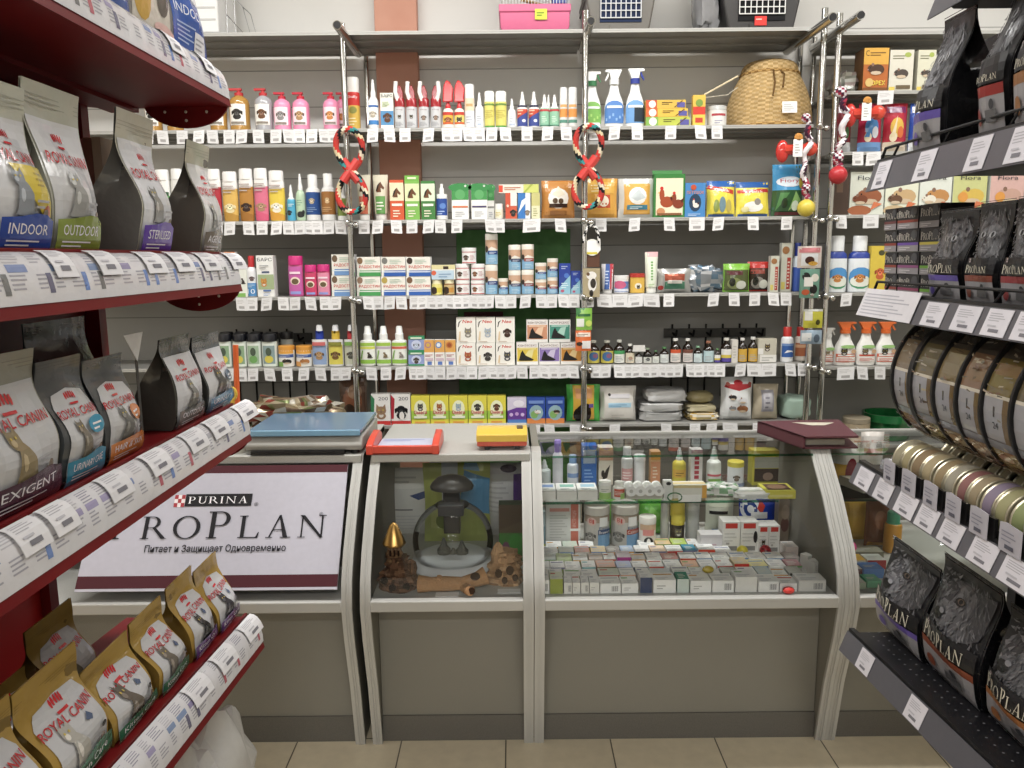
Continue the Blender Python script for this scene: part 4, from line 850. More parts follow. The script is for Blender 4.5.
w,h=o.dimensions.x,o.dimensions.z; q=MB('card'); q.poly([(-w*.48,.055,h),(w*.48,.055,h),(w*.5,.06,h+.02),(-w*.5,.06,h+.02)],'#2f7f34'); q.poly([(-w*.45,.01,h+.0008),(w*.45,.01,h+.0008),(w*.45,.05,h+.0008),(-w*.45,.05,h+.0008)],'#b08a68'); q.poly([(-w*.05,.012,h+.0012),(w*.2,.012,h+.0012),(w*.2,.04,h+.0012),(-w*.05,.04,h+.0012)],'#241a14'); q.build('top_flap',o)
boxo('carton',684.5,705,183,'m2',lambda A:(A.rect(0,0,1,1,'#3f86c6'),A.ell(.5,.42,.3,.26,'#24405a'),A.hen(.5,.38,.2,'#e6e2d8'),A.text('ПЕТУШОК',.5,.72,.84,.09,'#e8862c'),A.ell(.4,.87,.14,.08,'#c8502c'),A.lines(.15,.85,.04,.12,2,'#bcd6ec')),'blue feed box with a round white bird picture','blue feed box',c='#3a80c0')
for i,(x0,x1) in enumerate(((706,735),(735,769))):
    packet('treat_bag',x0,x1,181+i,'m2',lambda A,i=i:(A.rect(0,.83,1,1,'#2c62ac'),A.rect(.02,.06,.98,.82,'#e6d42e'),A.poly([(.0,.78),(.95,.62),(.95,.74),(.05,.88)] if i==0 else [(.03,.66),(1,.7),(.97,.8),(.03,.76)],'#c8342a'),A.text('Trolik',.5,.71 if i else .735,.6,.07,'#f4ecd8',rot=-.12 if i==0 else 0),(A.ell(.3,.3,.1,.18,'#8a9a48'),A.ell(.52,.34,.12,.22,'#6f8f9c'),A.ell(.75,.3,.1,.18,'#b8a84c')) if i==0 else (A.ell(.5,.28,.3,.15,'#f2efe6'),A.ell(.62,.42,.1,.1,'#8f8a84'),A.ell(.25,.2,.12,.08,'#e8e0a0')),A.rect(.05,0,.95,.07,'#2c5a9c')),['yellow and blue bird food packet leaning against the blue box','yellow and blue packet with a white mouse print'][i],['yellow bird food packet','yellow mouse packet'][i],c='#dcca30',dep=.05,lean=.02)
packet('treat_bag',770,802,165,'m2',lambda A:(A.rect(0,.5,1,1,'#3a9ad0'),A.rect(0,0,1,.5,'#2f5a34'),A.poly([(.1,.1),(.5,.45),(.2,.45)],'#4f8a4a'),A.poly([(.5,.1),(.9,.3),(.7,.48)],'#7fae5c'),A.ell(.5,.66,.42,.1,'#d8e4ee'),A.text('Fiory',.5,.67,.6,.1,'#c03048'),A.ell(.35,.25,.1,.1,'#223a28'),A.ell(.7,.2,.12,.1,'#c9d8c0'),A.ell(.9,.65,.1,.12,'#d8c02c'),A.rect(.1,.02,.9,.08,'#7a3a3a')),'blue topped bag of hay treats at the corner under the red chew pack','blue treat bag',c='#3a6a58',dep=.07)
# ---------------- shelf 3, left
boxo('medicine_box',224,237.5,252,'m3',lambda A:(A.rect(0,.72,1,1,'#d9782c'),A.lines(.2,.8,.2,.6,4,'#b8b4ac')),'white box with orange top behind the end of the label strip','orange top box',c='#e6e2da')
boxo('medicine_box',237.5,248,265,'m3',lambda A:(A.rect(0,.88,1,1,'#7fb455'),A.rect(0,0,.8,.12,'#7fb455'),A.catsit(.6,.5,.3,'#3a3430')),'narrow white and green box next to the red capped bottle','narrow green white box',c='#e4e6dc')
bottle('lotion_bottle',248.5,258,256,'m3','screw','white and blue bottle with a red screw cap','red capped bottle',body='#e9e9ec',cap='#c4262c',label=lambda A:(A.rect(0,0,1,.55,'#4f92cc'),A.dog(.6,.75,.25,'#5f4a4a','#3a2c2c'),A.text('10',.5,.2,.6,.2,'#eef4fa'),A.lines(.1,.9,.38,.52,2,'#b9d4ea')),lz=(.02,.6))
o,_=boxo('medicine_box',258,275,255.5,'m3',lambda A:(A.text('БАРС',.5,.90,.86,.085,'#22243c'),A.rect(.3,.57,.75,.62,'#54607c'),A.rect(.05,.18,1,.54,'#9fb084'),A.cat(.4,.36,.24,'#c98436'),A.rect(.35,.13,.8,.17,'#5a78b0'),A.lines(.35,.8,.03,.1,2,'#7f98c8'),A.lines(.2,.8,.68,.8,2,'#a8a8a8')),'tall white box with an orange cat among green leaves','tall white cat box',c='#eaeae6',dep=.05)
for i,(x0,x1,yt) in enumerate(((290,304.5,256),(306,318,265),(318.5,331,264.5))):
    bottle('shampoo_bottle',x0,x1,yt,'m3','flip',['tall pink shampoo bottle with hot pink cap','shorter pink shampoo bottle, left one of the small pair','shorter pink shampoo bottle, right one of the small pair'][i],['tall pink shampoo bottle','left small pink bottle','right small pink bottle'][i],body='#d85c94' if i==0 else '#d24a78',cap='#d42a80',oval=.7,label=lambda A,i=i:(A.rect(.05,0,.95,1,['#c95ca8','#cf3f6a','#e48aa8'][i]),A.ell(.5,.5,.28,None,'#efd9c8'),A.ell(.5,.48,.2,None,'#6a5a3c'),A.rect(.2,.04,.8,.14,'#8f9ad8'),A.rect(.2,.74,.8,.82,'#f6dce8')),lz=(.03,.74))
def rad(c1,c2,petc,stripe): return lambda A:(A.rect(0,0,1,1,'#ece9df'),A.rect(0,.2,1,.26,c1),A.rect(.12,.26,1,.3,c2),A.ell(.14,.80,.12,.17,petc),A.text('РАДОСТИН',.54,.48,.88,.17,'#cf3420',bold=.01),A.lines(.35,.9,.66,.9,3,'#b9cdbb'),A.rect(.1,.0,1,.2,stripe))
z=SZ[3]
for lvl,yt in enumerate((275.5,254.5)):
    _,zn=boxo('medicine_box',332,355,yt,'m3',rad('#d8e4ee','#3a7ac0','#6f5a44','#6f9ad0'),['white vitamin box with red lettering behind the post, lower one','white vitamin box with red lettering behind the post, upper one'][lvl],'vitamin box behind the post' if lvl==0 else None,dep=.06,zb=z); z=zn
for ci,(x0,x1) in enumerate(((357,381),(381.5,406),(406.5,431))):
    z=SZ[3]
    for lvl,yt in enumerate((276.5,257)):
        st='#3f9a50' if ci==0 else '#2d5fb0'
        _,zn=boxo('medicine_box',x0,x1,yt,'m3',rad('#e4ece0' if ci==0 else '#dfe6f0','#4a9a58' if ci==0 else '#2a5cb0',['#8a6a4a','#7a7a74','#3c3026'][ci] if lvl else ['#9a7a64','#b8a048','#7a5a40'][ci],st),f'white vitamin box with red lettering and {"green" if ci==0 else "blue"} stripe, {["lower","upper"][lvl]} row, {["first","second","third"][ci]} column',f'{["first","second","third"][ci]} column of vitamin boxes' if lvl==0 else None,dep=.06,zb=z); z=zn
zj=SZ[3]
for i,(x0,x1,c) in enumerate(((432,443,'#d8c62c'),(444,455,'#c98f34'))):
    _,zj=bottle('pill_jar',x0,x1,279.5,'m3','pilljar',['small yellow white jar with yellow lid under the flat box, left one','small amber dark jar under the flat box, right one'][i],['left small yellow jar','right small amber jar'][i],body=['#d9cf86','#8a5a34'][i],cap='#e9e2b8',label=lambda A,c=c,i=i:(A.rect(0,0,1,1,['#e6dc7a','#c8b07a'][i]),A.ell(.25,.4,.3,.4,'#3a2c22'),A.rect(.5,.2,.9,.7,c)),lz=(.05,.66),cat='jar')
boxo('carton',431.5,455.5,265,'m3',lambda A:(A.rect(0,.7,1,1,'#ddd39a'),A.rect(0,0,.95,.62,'#b9d0e0'),A.rect(.5,.7,.72,.9,'#3a2c24'),A.ell(.1,.45,.1,None,'#d8603c'),A.lines(.3,.9,.15,.5,2,'#7fa0c0')),'flat white and cream box lying on two small jars',None,c='#e8e6dc',zb=zj)
for lvl,(yt,xs) in enumerate(((280.5,((456,470),(471,485))),(264,((456,470),(471,485))),(248,((462,476.5),)))):
    for i,(x0,x1) in enumerate(xs):
        zb=SZ[3] if lvl==0 else zt_
        _,zz=bottle('pill_jar',x0,x1,yt,'m3','jar',[['white vitamin jar in the bottom row of the jar pyramid, left one','white vitamin jar in the bottom row of the jar pyramid, right one'],['white vitamin jar in the middle row of the jar pyramid, left one','white vitamin jar in the middle row of the jar pyramid, right one'],['white vitamin jar alone at the top of the jar pyramid']][lvl][i],['left white vitamin jar','right white vitamin jar'][i] if lvl==0 else None,body='#ecebe9',cap='#f1f0ee',label=lambda A,lvl=lvl,i=i:(A.rect(0,.0,1,.08,'#c85a5a'),A.rect(0,.9,1,.97,'#d08080'),A.dog(.32,.5,.18,['#5a4436','#8a5a38'][i],'#2e221a'),A.lines(.55,.9,.3,.75,4,'#c8a0a0')),lz=(.05,.78),zb=zb,cat='jar')
    zt_=zz
def vit(dk,kind=0): return lambda A:(A.rect(0,0,1,.60,'#86b6d6'),A.rect(0,.6,1,1,'#c9a284'),A.poly([(0,.5),(.5,.72),(1,.6),(1,.5)],'#e3ded2'),A.rect(.25,.4,.98,.56,dk),A.lines(.35,.9,.43,.53,2,'#cfd8e6'),A.lines(.3,.9,.08,.3,3,'#b9d6e6'),A.ell(.16,.62,.12,.14,'#3a302a'))
for x0,x1,cells in ((485.5,498,((265,'tall lower','#3a4c86'),(234,'tall upper','#2c4c8c'))),(498.5,508,((278.5,'short','#3c5aa0'),)),(508.5,521,((270.5,'lower left','#4a4a6a'),(245,'upper left','#2c3358'))),(521.5,534,((270,'lower right','#8a3a34'),(244.5,'upper right','#a04030'))),(535,546.5,((279.5,'lower, third stack','#a03c48'),(263,'upper, third stack','#3c4f8c'))),(547,558,((277.5,'lower, last stack','#a83c3c'),(258.5,'upper, last stack','#4a4a8a')))):
    z=SZ[3]
    for k,(yt,nm,dk) in enumerate(cells):
        lab={'tall lower':'tall blue and tan vitamin tub beside the white jar pyramid, lower of two','tall upper':'tall blue and tan vitamin tub stacked highest, on another beside the pyramid','short':'short single blue and tan vitamin tub with nothing on it','lower left':'blue and tan vitamin tub, lower left of the four wide ones','upper left':'blue and tan vitamin tub, upper left of the four wide ones','lower right':'blue and tan vitamin tub, lower right of the four wide ones','upper right':'blue and tan vitamin tub, upper right of the four wide ones'}.get(nm,f'small blue and tan vitamin tub, {nm} before the blue boxes')
        _,z=bottle('vitamin_tub',x0,x1,yt,'m3','jar',lab,(nm+' vitamin tub').replace(',','') if k==0 else None,body='#c9c6bd',cap='#e6e2d6',label=vit(dk),lz=(.02,.8),zb=z,cat='tub')
for i,(x0,x1,yt) in enumerate(((559,570.5,263.5),(571,580.5,271))):
    boxo('medicine_box',x0,x1,yt,'m3',lambda A:(A.rect(0,.55,1,1,'#23409c'),A.poly([(0,.2),(1,.62),(1,.0),(0,.0)],'#8fc4d8'),A.ell(.65,.6,.22,None,'#4a78cc'),A.lines(.2,.8,.82,.95,2,'#aebfe4'),A.ell(.3,.1,.16,.05,'#c05a78'),A.lines(.2,.9,.2,.4,3,'#d8eef4')),['taller navy and pale blue box','shorter navy and pale blue box beside the middle post'][i],['tall navy box','short navy box'][i],c='#2a489c')
# ---------------- shelf 3, right
ktube('squeeze_tube',601,613.5,264,'m3',lambda A:(A.rect(0,0,1,1,'#e2dfe6'),A.poly([(.15,0),(.6,0),(.85,1),(.35,1)],'#3f66b0'),A.rect(.7,0,1,1,'#c83a44'),A.lines(.25,.65,.2,.8,5,'#b9cbe8')),'red white and blue squeeze tube next to the hanging cow card','red blue squeeze tube',cap='#e9e8e6')
bottle('pill_jar',613.5,628.5,275.5,'m3','jar','low white jar with pink and blue label','pink blue jar',body='#e9e8e6',cap='#e9e8e6',label=lambda A:(A.rect(0,.05,1,.85,'#5d7fc0'),A.ell(.35,.6,.4,.3,'#d06088'),A.rect(0,.1,1,.3,'#d8dff0')),lz=(.03,.78),cat='jar')
bottle('pill_jar',629.5,644.5,273.5,'m3','jar','low yellow jar with red lid and black animal badge','yellow red lid jar',body='#e0b23a',cap='#bc3226',label=lambda A:(A.rect(0,.0,1,.9,'#e4b840'),A.ell(.5,.45,.2,None,'#f0e8d0'),A.cat(.5,.4,.12,'#1d1a18')),lz=(.03,.78),cat='jar')
ktube('squeeze_tube',644,657.5,252,'m3',lambda A:(A.rect(0,0,1,1,'#dfe6d2'),A.rect(0,.86,1,1,'#e6b8bc'),A.rects([(.42,.2+.08*k,.6,.25+.08*k) for k in range(7)],'#6fa458'),A.lines(.2,.8,.03,.12,2,'#a8c890')),'tall pale green squeeze tube with a white cap','tall pale green tube',c='#e2e6d8',cap='#eef0ea')
packet('treat_bag',656,691,269,'m3',lambda A:(A.rect(.15,.08,.85,.82,'#a9aaa6'),A.rect(.2,.5,.8,.78,'#a8543c'),A.rect(.2,.15,.8,.45,'#4a8068'),A.rect(.28,.38,.72,.52,'#d8d6d0'),A.ell(.1,.2,.08,.1,'#b0403c')),'clear crumpled packet with red and green print','clear crumpled packet',c='#b4b4b0',dep=.05,mat='foil')
def foilc(u,v): return C(R.choice(['#9aa0a6','#6a7a88','#c9ccd0','#8a9096','#5a7488']))
lump('treat_bag',(atY(704,292,SF+.06).x,SF+.065,SZ[3]),(.165,.07,.11),'#9aa0a6','shiny silver blue foil bag lying between clear packet and green packet','bag',seed=3,mat='foil',amp=.3,cf=foilc); reg('m3',684,720,'silver foil bag')
for i,(x0,x1,yt,c) in enumerate(((722,749,264,'#7ab82c'),(746,770,262,'#b8281e'))):
    packet('treat_bag',x0,x1,yt,'m3',lambda A,i=i,c=c:(A.rect(0,.78,1,1,c),A.rect(.03,.0,.97,.78,['#4f5a2c','#352820'][i]),A.rect(.1,.6,.7,.74,['#5a2c30','#8a3a2c'][i]),A.ell(.4,.3,.28,.2,['#7f8a50','#8a847c'][i]),A.ell(.65,.25,.2,.15,'#c9ccc0'),A.ell(.3,.35,.12,.15,'#20241c'),A.rect(0,0,1,.05,c)),['green topped dark treat packet','red topped dark treat packet'][i],['green treat packet','red treat packet'][i],c=c,dep=.05,yoff=.02+.02*i)
for i,(x0,x1,yt) in enumerate(((769.5,778,256),(780,790.5,243))):
    boxo('carton',x0,x1,yt,'m3',lambda A:(A.rect(0,0,1,1,'#c4c4b4'),A.rect(.55,.05,.9,.7,'#a83c30'),A.lines(.6,.85,.1,.66,8,'#d8c8b8'),A.ell(.4,.85,.35,.08,'#9a6a3c'),A.rect(.05,.05,.4,.2,'#cfc05a')),['short narrow upright grey box with red lettering','tall narrow upright grey box with red lettering'][i],['short narrow box','tall narrow box'][i],c='#c6c6ba',yoff=.015+.02*i)
bottle('lotion_bottle',791.5,800.5,243,'m3','screw','blue and white bottle behind the hanging packs at the corner','blue white bottle',bands=[(.5,'#3c5cae')],body='#d4dde6',cap='#2c3f9a',yoff=.04)
# ---------------- shelf 4, left
for i,(x0,x1) in enumerate(((219,233),(234.5,248),(248.5,262.5),(263.5,278.5))):
    bottle('shampoo_bottle',x0,x1,334,'m4','flip',f'clear bottle with black cap and green and yellow label, {nth(i,4)}',f'{NTH[i]} black capped bottle',body='#cfd6cc',cap='#17181f',oval=.7,mat='gloss',label=lambda A,i=i:(A.rect(.02,0,.98,.97,'#dfe6dc'),A.rect(.16,.1,.84,.88,['#8aa884','#8aa884','#9fb89a','#8aa0a0'][i]),A.ell(.5,.3,.24,.16,'#d8c840' if i!=2 else '#6fa858'),A.ell(.5,.62,.16,.18,'#4a5a48')),lz=(.03,.74))
for i in range(5):
    xx=222+i*15; bottle('shampoo_bottle',xx,xx+13,332,'m4','flip',f'clear black capped bottle in the back row, {nth(i,5)}',None,body='#b8beb8',cap='#13141a',oval=.7,mat='gloss',yoff=.11)
for i,(x0,x1) in enumerate(((279.5,295.5),(297,313.5))):
    bottle('pill_jar',x0,x1,345.5,'m4','jar',f'white jar with orange lid and animal picture, {nth(i,2)}',f'{["left","right"][i]} orange lid jar',body='#eceae4',cap='#e29a28',label=lambda A,i=i:(A.rect(0,.78,1,1,'#e6a22c'),A.rect(0,.55,1,.74,'#3c5a9c'),A.lines(.15,.85,.58,.7,2,'#d8e0f0'),A.rect(0,0,.4,.3,'#7fae4c' if i==0 else '#e0a050'),A.rodent(.6,.3,.28,'#2c2826' if i==0 else '#b8783c')),lz=(.02,.8),cat='jar')
for i,(x0,x1,cc,c2) in enumerate(((313.5,328.5,'#2440a8','#8fa6cc'),(329.5,344.5,'#e0bc24','#dccf4a'),(345.5,359,'#c03038','#c9ccb8'))):
    bottle('lotion_bottle',x0,x1,325,'m4','push',['white bottle with royal blue cap and spaniel label','white bottle with yellow cap and yellow label','white bottle with red cap behind the post'][i],['blue cap bottle','yellow cap bottle','red cap bottle'][i],body='#e6e6e4',cap=cc,cap2=(.6,'#dfe0e2'),oval=.7,label=lambda A,i=i,c2=c2:(A.rect(.06,.02,.94,.96,c2),A.dog(.5,.4,.28,['#b08a5c','#7a5a2c','#5a5a50'][i],'#5a4028'),A.rect(.15,.76,.85,.9,['#d06a68','#8a8a2c','#7fae4c'][i])),lz=(.04,.66))
# ---------------- shelf 4, middle
for i,(x0,x1) in enumerate(((361,376.5),(377,392),(392.5,408))):
    bottle('lotion_bottle',x0,x1,326,'m4','push',f'white bottle with lime green label and white nozzle, {nth(i,3)}',f'{NTH[i]} lime label bottle',body='#e9eae6',cap='#f0f1ee',oval=.7,label=lambda A,i=i:(A.rect(.03,.0,.97,.98,'#eef0e8'),A.rect(.03,.78,.97,.92,'#9fc63c'),A.rect(.03,.66,.97,.76,['#d8dc50','#c9b8c8','#d86a50'][i]),A.rect(.03,.06,.97,.22,'#8fbf3c'),A.poly([(.1,.25),(.22,.6),(.3,.6),(.2,.25)],'#7fae4c'),A.catsit(.6,.42,.2,['#3a342e','#7a6a4c','#8a847c'][i])),lz=(.03,.64))
z=SZ[4]
for k in range(2): _,z=boxo('medicine_box',408.5,424.5,[352,336.5][k],'m4',lambda A,k=k:(A.rect(0,0,1,1,'#2f9060'),A.rect(0,.12,1,.8,'#8f9fd0'),A.ell(.5,.45,.32,.3,'#c8d0ea'),A.dog(.5,.42,.2,'#4a4038' if k==0 else '#b8c4d8','#3a302c'),A.rect(.15,.84,.85,.95,'#d8e8d0')),['green box with violet picture, lower one of two stacked','green box with violet picture, upper one of two stacked'][k],'stacked green violet boxes' if k==0 else None,c='#2f9060',zb=z)
for i,(x0,x1) in enumerate(((424.5,434.5),(435,445),(445.5,456))):
    boxo('medicine_box',x0,x1,340,'m4',lambda A,i=i:(A.rect(0,.52,1,1,'#e2a64a'),A.ell(.4,.8,.32,None,['#b87f8c','#5c8cc8','#c8742c'][i]),A.ell(.4,.8,.2,None,['#d8b040','#e6eaf0','#9a4a20'][i]),A.lines(.1,.95,.36,.46,2,'#b0485c'),A.rect(.3,.03,.75,.16,'#5a7cc0'),A.rect(.1,.2,.9,.3,'#d8c0cc')),f'narrow orange and white box with a round picture, {nth(i,3)}',f'{NTH[i]} narrow orange box',c='#efece6')
def neo(k): 
    pal=['#b0583a','#3a3632','#4c4c4e','#8a8378','#a9b4c0','#42281c']
    return lambda A:(A.rect(0,0,1,1,'#f0ede4'),A.text('Neo',.58,.84,.5,.13,'#d2372a',shear=.25,bold=.02),A.poly([(.08,.62),(.12,.82),(.3,.9),(.18,.8),(.12,.62)],'#2c2622'),(A.cat if k in(0,2,3,4) else A.dog)(.6,.42,.24,pal[k],'#2a211c') if k in (1,5) else A.cat(.6,.42,.24,pal[k]),A.poly([(.1,.1),(.16,.45),(.22,.45),(.2,.1)],'#e2c8a0'),A.lines(.15,.85,.04,.12,1,'#c9b8a8'))
for ci,(x0,x1) in enumerate(((456.5,476),(476.5,495.5),(496,515))):
    z=SZ[4]
    for lv,yt in enumerate((343,317.5)):
        _,z=boxo('medicine_box',x0,x1,yt,'m4',neo(ci+3*lv),f'white pet drops box with red lettering and animal head, {["lower","upper"][lv]} row, {["first","second","third"][ci]} column',f'{NTH[ci]} red lettered box column' if lv==0 else None,c='#efece4',zb=z)
def catb(c,c2): return lambda A:(A.rect(0,0,1,1,'#eeebe6'),A.rect(.03,.15,.97,.78,c),A.poly([(.1,.2),(.2,.55),(.28,.66),(.34,.55),(.42,.42),(.8,.24),(.72,.18),(.2,.18)],'#1d1a1a'),A.poly([(.4,.45),(.55,.66),(.8,.7),(.7,.3)],c2),A.text('КОНТРСЕКС',.5,.88,.86,.09,'#6a3a40'),A.rect(.1,.70,.9,.76,c2))
tops={}
for i,(x0,x1,c,c2) in enumerate(((516.5,538.5,'#e0c22c','#e8dc90'),(539,560,'#8f78b8','#cfc4e0'),(560.5,582,'#c98a2c','#e4c88a'))):
    _,tops[i]=boxo('medicine_box',x0,x1,343,'m4',catb(c,c2),['yellow box with a black cat silhouette, bottom row','purple box with a black cat silhouette, bottom row','amber box with a black cat silhouette, bottom row beside the post'][i],['yellow black cat box','purple black cat box','amber black cat box'][i],c='#eeebe6')
for i,(x0,x1,c,c2) in enumerate(((526.5,548,'#d0906c','#ecc8a8'),(549,570.5,'#3f8f7c','#a8d4c4'))):
    boxo('medicine_box',x0,x1,320,'m4',catb(c,c2),['salmon box with a black cat silhouette, on top of the yellow one','teal box with a black cat silhouette, on top of the others'][i],None,c='#eeebe6',zb=tops[0])
# ---------------- shelf 4, right: small brown vials
def vl(c,top=None,ic=None): return lambda A:(A.rect(0,0,1,1,c),top and A.rect(0,.72,1,1,top),ic and A.ell(.5,.45,.2,None,ic),A.lines(.15,.85,.1,.6,4,'#a4a8a8'))
VI=[(587,599.5,340.5,'#c9b83c','#4a7aa8','yellow labelled brown bottle with blue badge','left'),(600,613.5,340.5,'#c9b83c','#4a7aa8','yellow labelled brown bottle with blue badge','right')]
for i,(x0,x1,yt,c,ic,lab,sd) in enumerate(VI): bottle('glass_vial',x0,x1,yt,'m4','vial',f'{lab}, {sd} one of two by the orange sachet',f'{sd} yellow label vial',body='#2a1c14',cap='#b9b6a8',mat='gloss',label=lambda A:(A.rect(0,0,1,1,'#c8bb44'),A.ell(.5,.55,.36,None,'#3f6fa0'),A.ell(.6,.6,.18,None,'#8a5a7a')),lz=(.04,.56))
for x0,x1,yt,c,tp,cap,lab,sh in ((613.5,624.5,340,'#e2e4dc','#3f9a58','#c9c9c0','tall brown glass vial with green banded white label','green banded vial'),(625,634.5,344,'#d8cdb4',None,'#e8e6de','brown glass vial with cream label and white cap','cream label vial'),
 (635,642,351,'#e0e0dc',None,'#b8b8b0','small brown vial under the folded price sheet','small vial under the sheet'),(643,651.5,348,'#e4e4dc','#22201e','#8a9a80','small brown vial with black and white label','black white vial'),(652,659,350.5,'#d8dcd4',None,'#5a8a5c','tiny brown vial with green cap and grey label','tiny green cap vial'),
 (659.5,668.5,347,'#d9dfdc',None,'#4f8a54','small brown vial with green cap beside the orange label','small green cap vial'),(669.5,680.5,338.5,'#dfd8d0','#d8582c','#d8d6d0','tall dark vial with orange and white label','orange label vial'),(682,692.5,338.5,'#d6ceca','#7a4a3c','#dcdad4','tall dark vial with silver cap and white label','silver cap vial'),
 (693,702,346,'#cfe0e2',None,'#7aa884','dark vial with pale blue label, left of the pair','left pale blue vial'),(702.5,713.5,341,'#b9d2d6',None,'#a06a50','taller dark vial with pale blue label, right of the pair','right pale blue vial'),(714,720,348.5,'#d6dcd8',None,'#6a9a60','tiny dark vial with white label before the purple one','tiny white label vial'),
 (720,731.5,338,'#d8c23c','#e6e4dc','#d9d6cc','tall dark vial with yellow, white and purple label','purple banded vial'),(737,746.5,338,'#d2a62c',None,'#dedcd6','dark bottle with mustard label, left one of two','left mustard vial'),(747,757.5,337,'#d2a62c',None,'#dedcd6','dark bottle with mustard label, right one of two','right mustard vial')):
    bottle('glass_vial',x0,x1,yt,'m4','vial',lab,sh,body='#20160f',cap=cap,mat='gloss',label=(lambda A:(A.rect(0,0,1,.3,'#5a4aa0'),A.rect(0,.3,1,.55,'#d8c23c'),A.rect(0,.55,1,1,'#e6e4de'))) if 'purple' in lab else vl(c,tp,'#26221f' if 'black' in lab else ('#b0805a' if 'cream' in lab else None)),lz=(.04,.56))
boxo('price_sheet',731.5,737.5,340,'m4',lambda A:A.lines(.2,.8,.2,.8,5,'#b8b4ac'),'narrow folded white paper sheet between the purple and mustard vials',None,c='#d4cfc6',dep=.03,cat='paper',mat='paper')
b=MB('paper'); p=atY(639,352,SF+.012); b.box(p.x-.028,p.x+.028,SF+.012,SF+.05,p.z+.002,p.z+.0035,'#e4e2de'); b.poly([(p.x-.028,SF+.0115,p.z+.002),(p.x+.028,SF+.0115,p.z+.002),(p.x+.024,SF+.009,p.z+.03),(p.x-.024,SF+.009,p.z+.03)],'#e4e2de'); tag(b.build('price_sheet'),'folded white price sheet lying on the small brown vials','paper')
boxo('carton',757.5,776,339,'m4',lambda A:(A.rect(0,.25,1,1,'#c4bfae'),A.cat(.5,.65,.2,'#5a4c3c'),A.rect(.0,.35,.28,.6,'#e6e4e0'),A.rect(.1,.02,1,.33,'#e4e2dc'),A.lines(.2,.9,.08,.28,2,'#a8a6a0')),'cream pet box behind paper tags next to the red capped bottles','cream pet box',c='#bfb8a4')
bottle('lotion_bottle',780,792.5,327,'m4','screw','white bottle with red cap and blue label with a white dog','white red capped bottle',body='#e6e8ea',cap='#c8302a',label=lambda A:(A.rect(0,.05,1,.9,'#2f5fa8'),A.poly([(.2,.3),(.7,.4),(.85,.3),(.8,.45),(.4,.5)],'#e8eaf0'),A.rect(0,.75,1,.9,'#6f94cc')),lz=(.12,.58))
bottle('lotion_bottle',793.5,805,327,'m4','screw','second red capped bottle with a brown label, behind the hanging packs','brown label red capped bottle',body='#d8cfc4',cap='#c8302a',label=lambda A:(A.rect(0,.05,1,.9,'#a8603a'),A.rect(0,.6,1,.8,'#d8a880')),lz=(.12,.58),yoff=.05)
# ---------------- shelf 5
for i,(x0,x1,c) in enumerate(((371.5,391,'#2f7a50'),(391.5,411,'#b02838'))):
    boxo('medicine_box',x0,x1,394.5,'m5',lambda A,i=i,c=c:(A.rect(0,0,1,1,'#e9e6e2'),A.poly([(0,.2),(.12,.2),(.2,.85),(0,1)],c),A.rect(0,0,1,.13,'#c8302c'),A.text('200',.65,.86,.5,.11,'#5a5c66'),(A.cat if i==0 else A.dog)(.52,.45,.36,'#9a7a5c' if i==0 else '#17181c','#c8b040' if i==0 else '#0e0e10'),i and A.ell(.55,.3,.13,.14,'#e8e4de')),['white drops box with red base and a tabby cat','white drops box with red base and a black white dog'][i],['tabby cat box','black dog box'][i],c='#e6e3de')
for i,x0 in enumerate((411.5,430.5,449.5,468.5,487.5)):
    boxo('medicine_box',x0,x0+18.6,396,'m5',lambda A,i=i:(A.rect(0,0,1,1,'#e2d62a'),A.rect(0,.18,1,.48,'#a4cc38'),A.ell(.5,.55,.34,.3,'#eef0c8'),(A.cat if i<3 else A.dog)(.5,.62,.2,['#44464c','#a8562c','#9ab0c0','#3a3634','#6a4022'][i],'#2a1a10' if i>2 else '#d8c040'),A.text('Омега',.5,.43,.7,.12,'#c8384c',bold=.02),A.rect(.15,.22,.85,.3,'#eef0d8'),A.rect(.2,.05,.8,.11,'#e8a040')),f'yellow and green vitamin box with a round animal picture, {nth(i,5)}',f'{NTH[i]} yellow vitamin box',c='#ddd12c')
boxo('medicine_box',507.5,526.5,398,'m5',lambda A:(A.rect(0,.15,1,.62,'#6d3f9c'),A.poly([(0,.5),(1,.75),(1,1),(0,1)],'#d6cfe2'),A.ell(.6,.78,.3,.13,'#eae6f0'),A.rect(0,0,1,.16,'#4f84c8'),A.ell(.2,.35,.1,None,'#d8c0e8'),A.ell(.5,.38,.1,None,'#c8a0d8'),A.ell(.8,.35,.1,None,'#d8c0e8')),'purple white and blue box next to the yellow boxes','purple box',c='#d8d2e0')
for i,(x0,x1) in enumerate(((527,545.5),(546,564.5))):
    boxo('medicine_box',x0,x1,398,'m5',lambda A,i=i:(A.rect(0,0,1,1,'#2c4fa4'),A.rect(0,0,1,.2,'#d8823a'),A.ell(.5,.42,.38,.3,'#8fb0b8'),A.ell(.4,.35,.2,.15,'#7fae5c'),A.rodent(.58,.45,.2,['#e6e4e0','#3a2c24'][i]),A.rect(.1,.78,.9,.9,'#6f8fd0')),f'dark blue box with orange base and oval animal picture, {nth(i,2)}',f'{["left","right"][i]} dark blue box',c='#2c4fa4')
packet('treat_bag',566,600,384.5,'m5',lambda A:(A.rect(0,0,.16,1,'#3fae3c'),A.rect(.84,0,1,1,'#3fae3c'),A.rect(.18,.05,.82,.98,'#d8a82c'),A.ell(.35,.2,.16,.2,'#1d1a16'),A.ell(.6,.26,.13,.26,'#2a1f16'),A.poly([(.3,.4),(.5,.55),(.45,.3)],'#241c14'),A.rect(.25,.65,.75,.9,'#d89a5c'),A.rect(.66,.4,.8,.5,'#6a5a9c')),'green and yellow bag with black animals, behind the middle post','green yellow bag',c='#3fae3c',dep=.07)
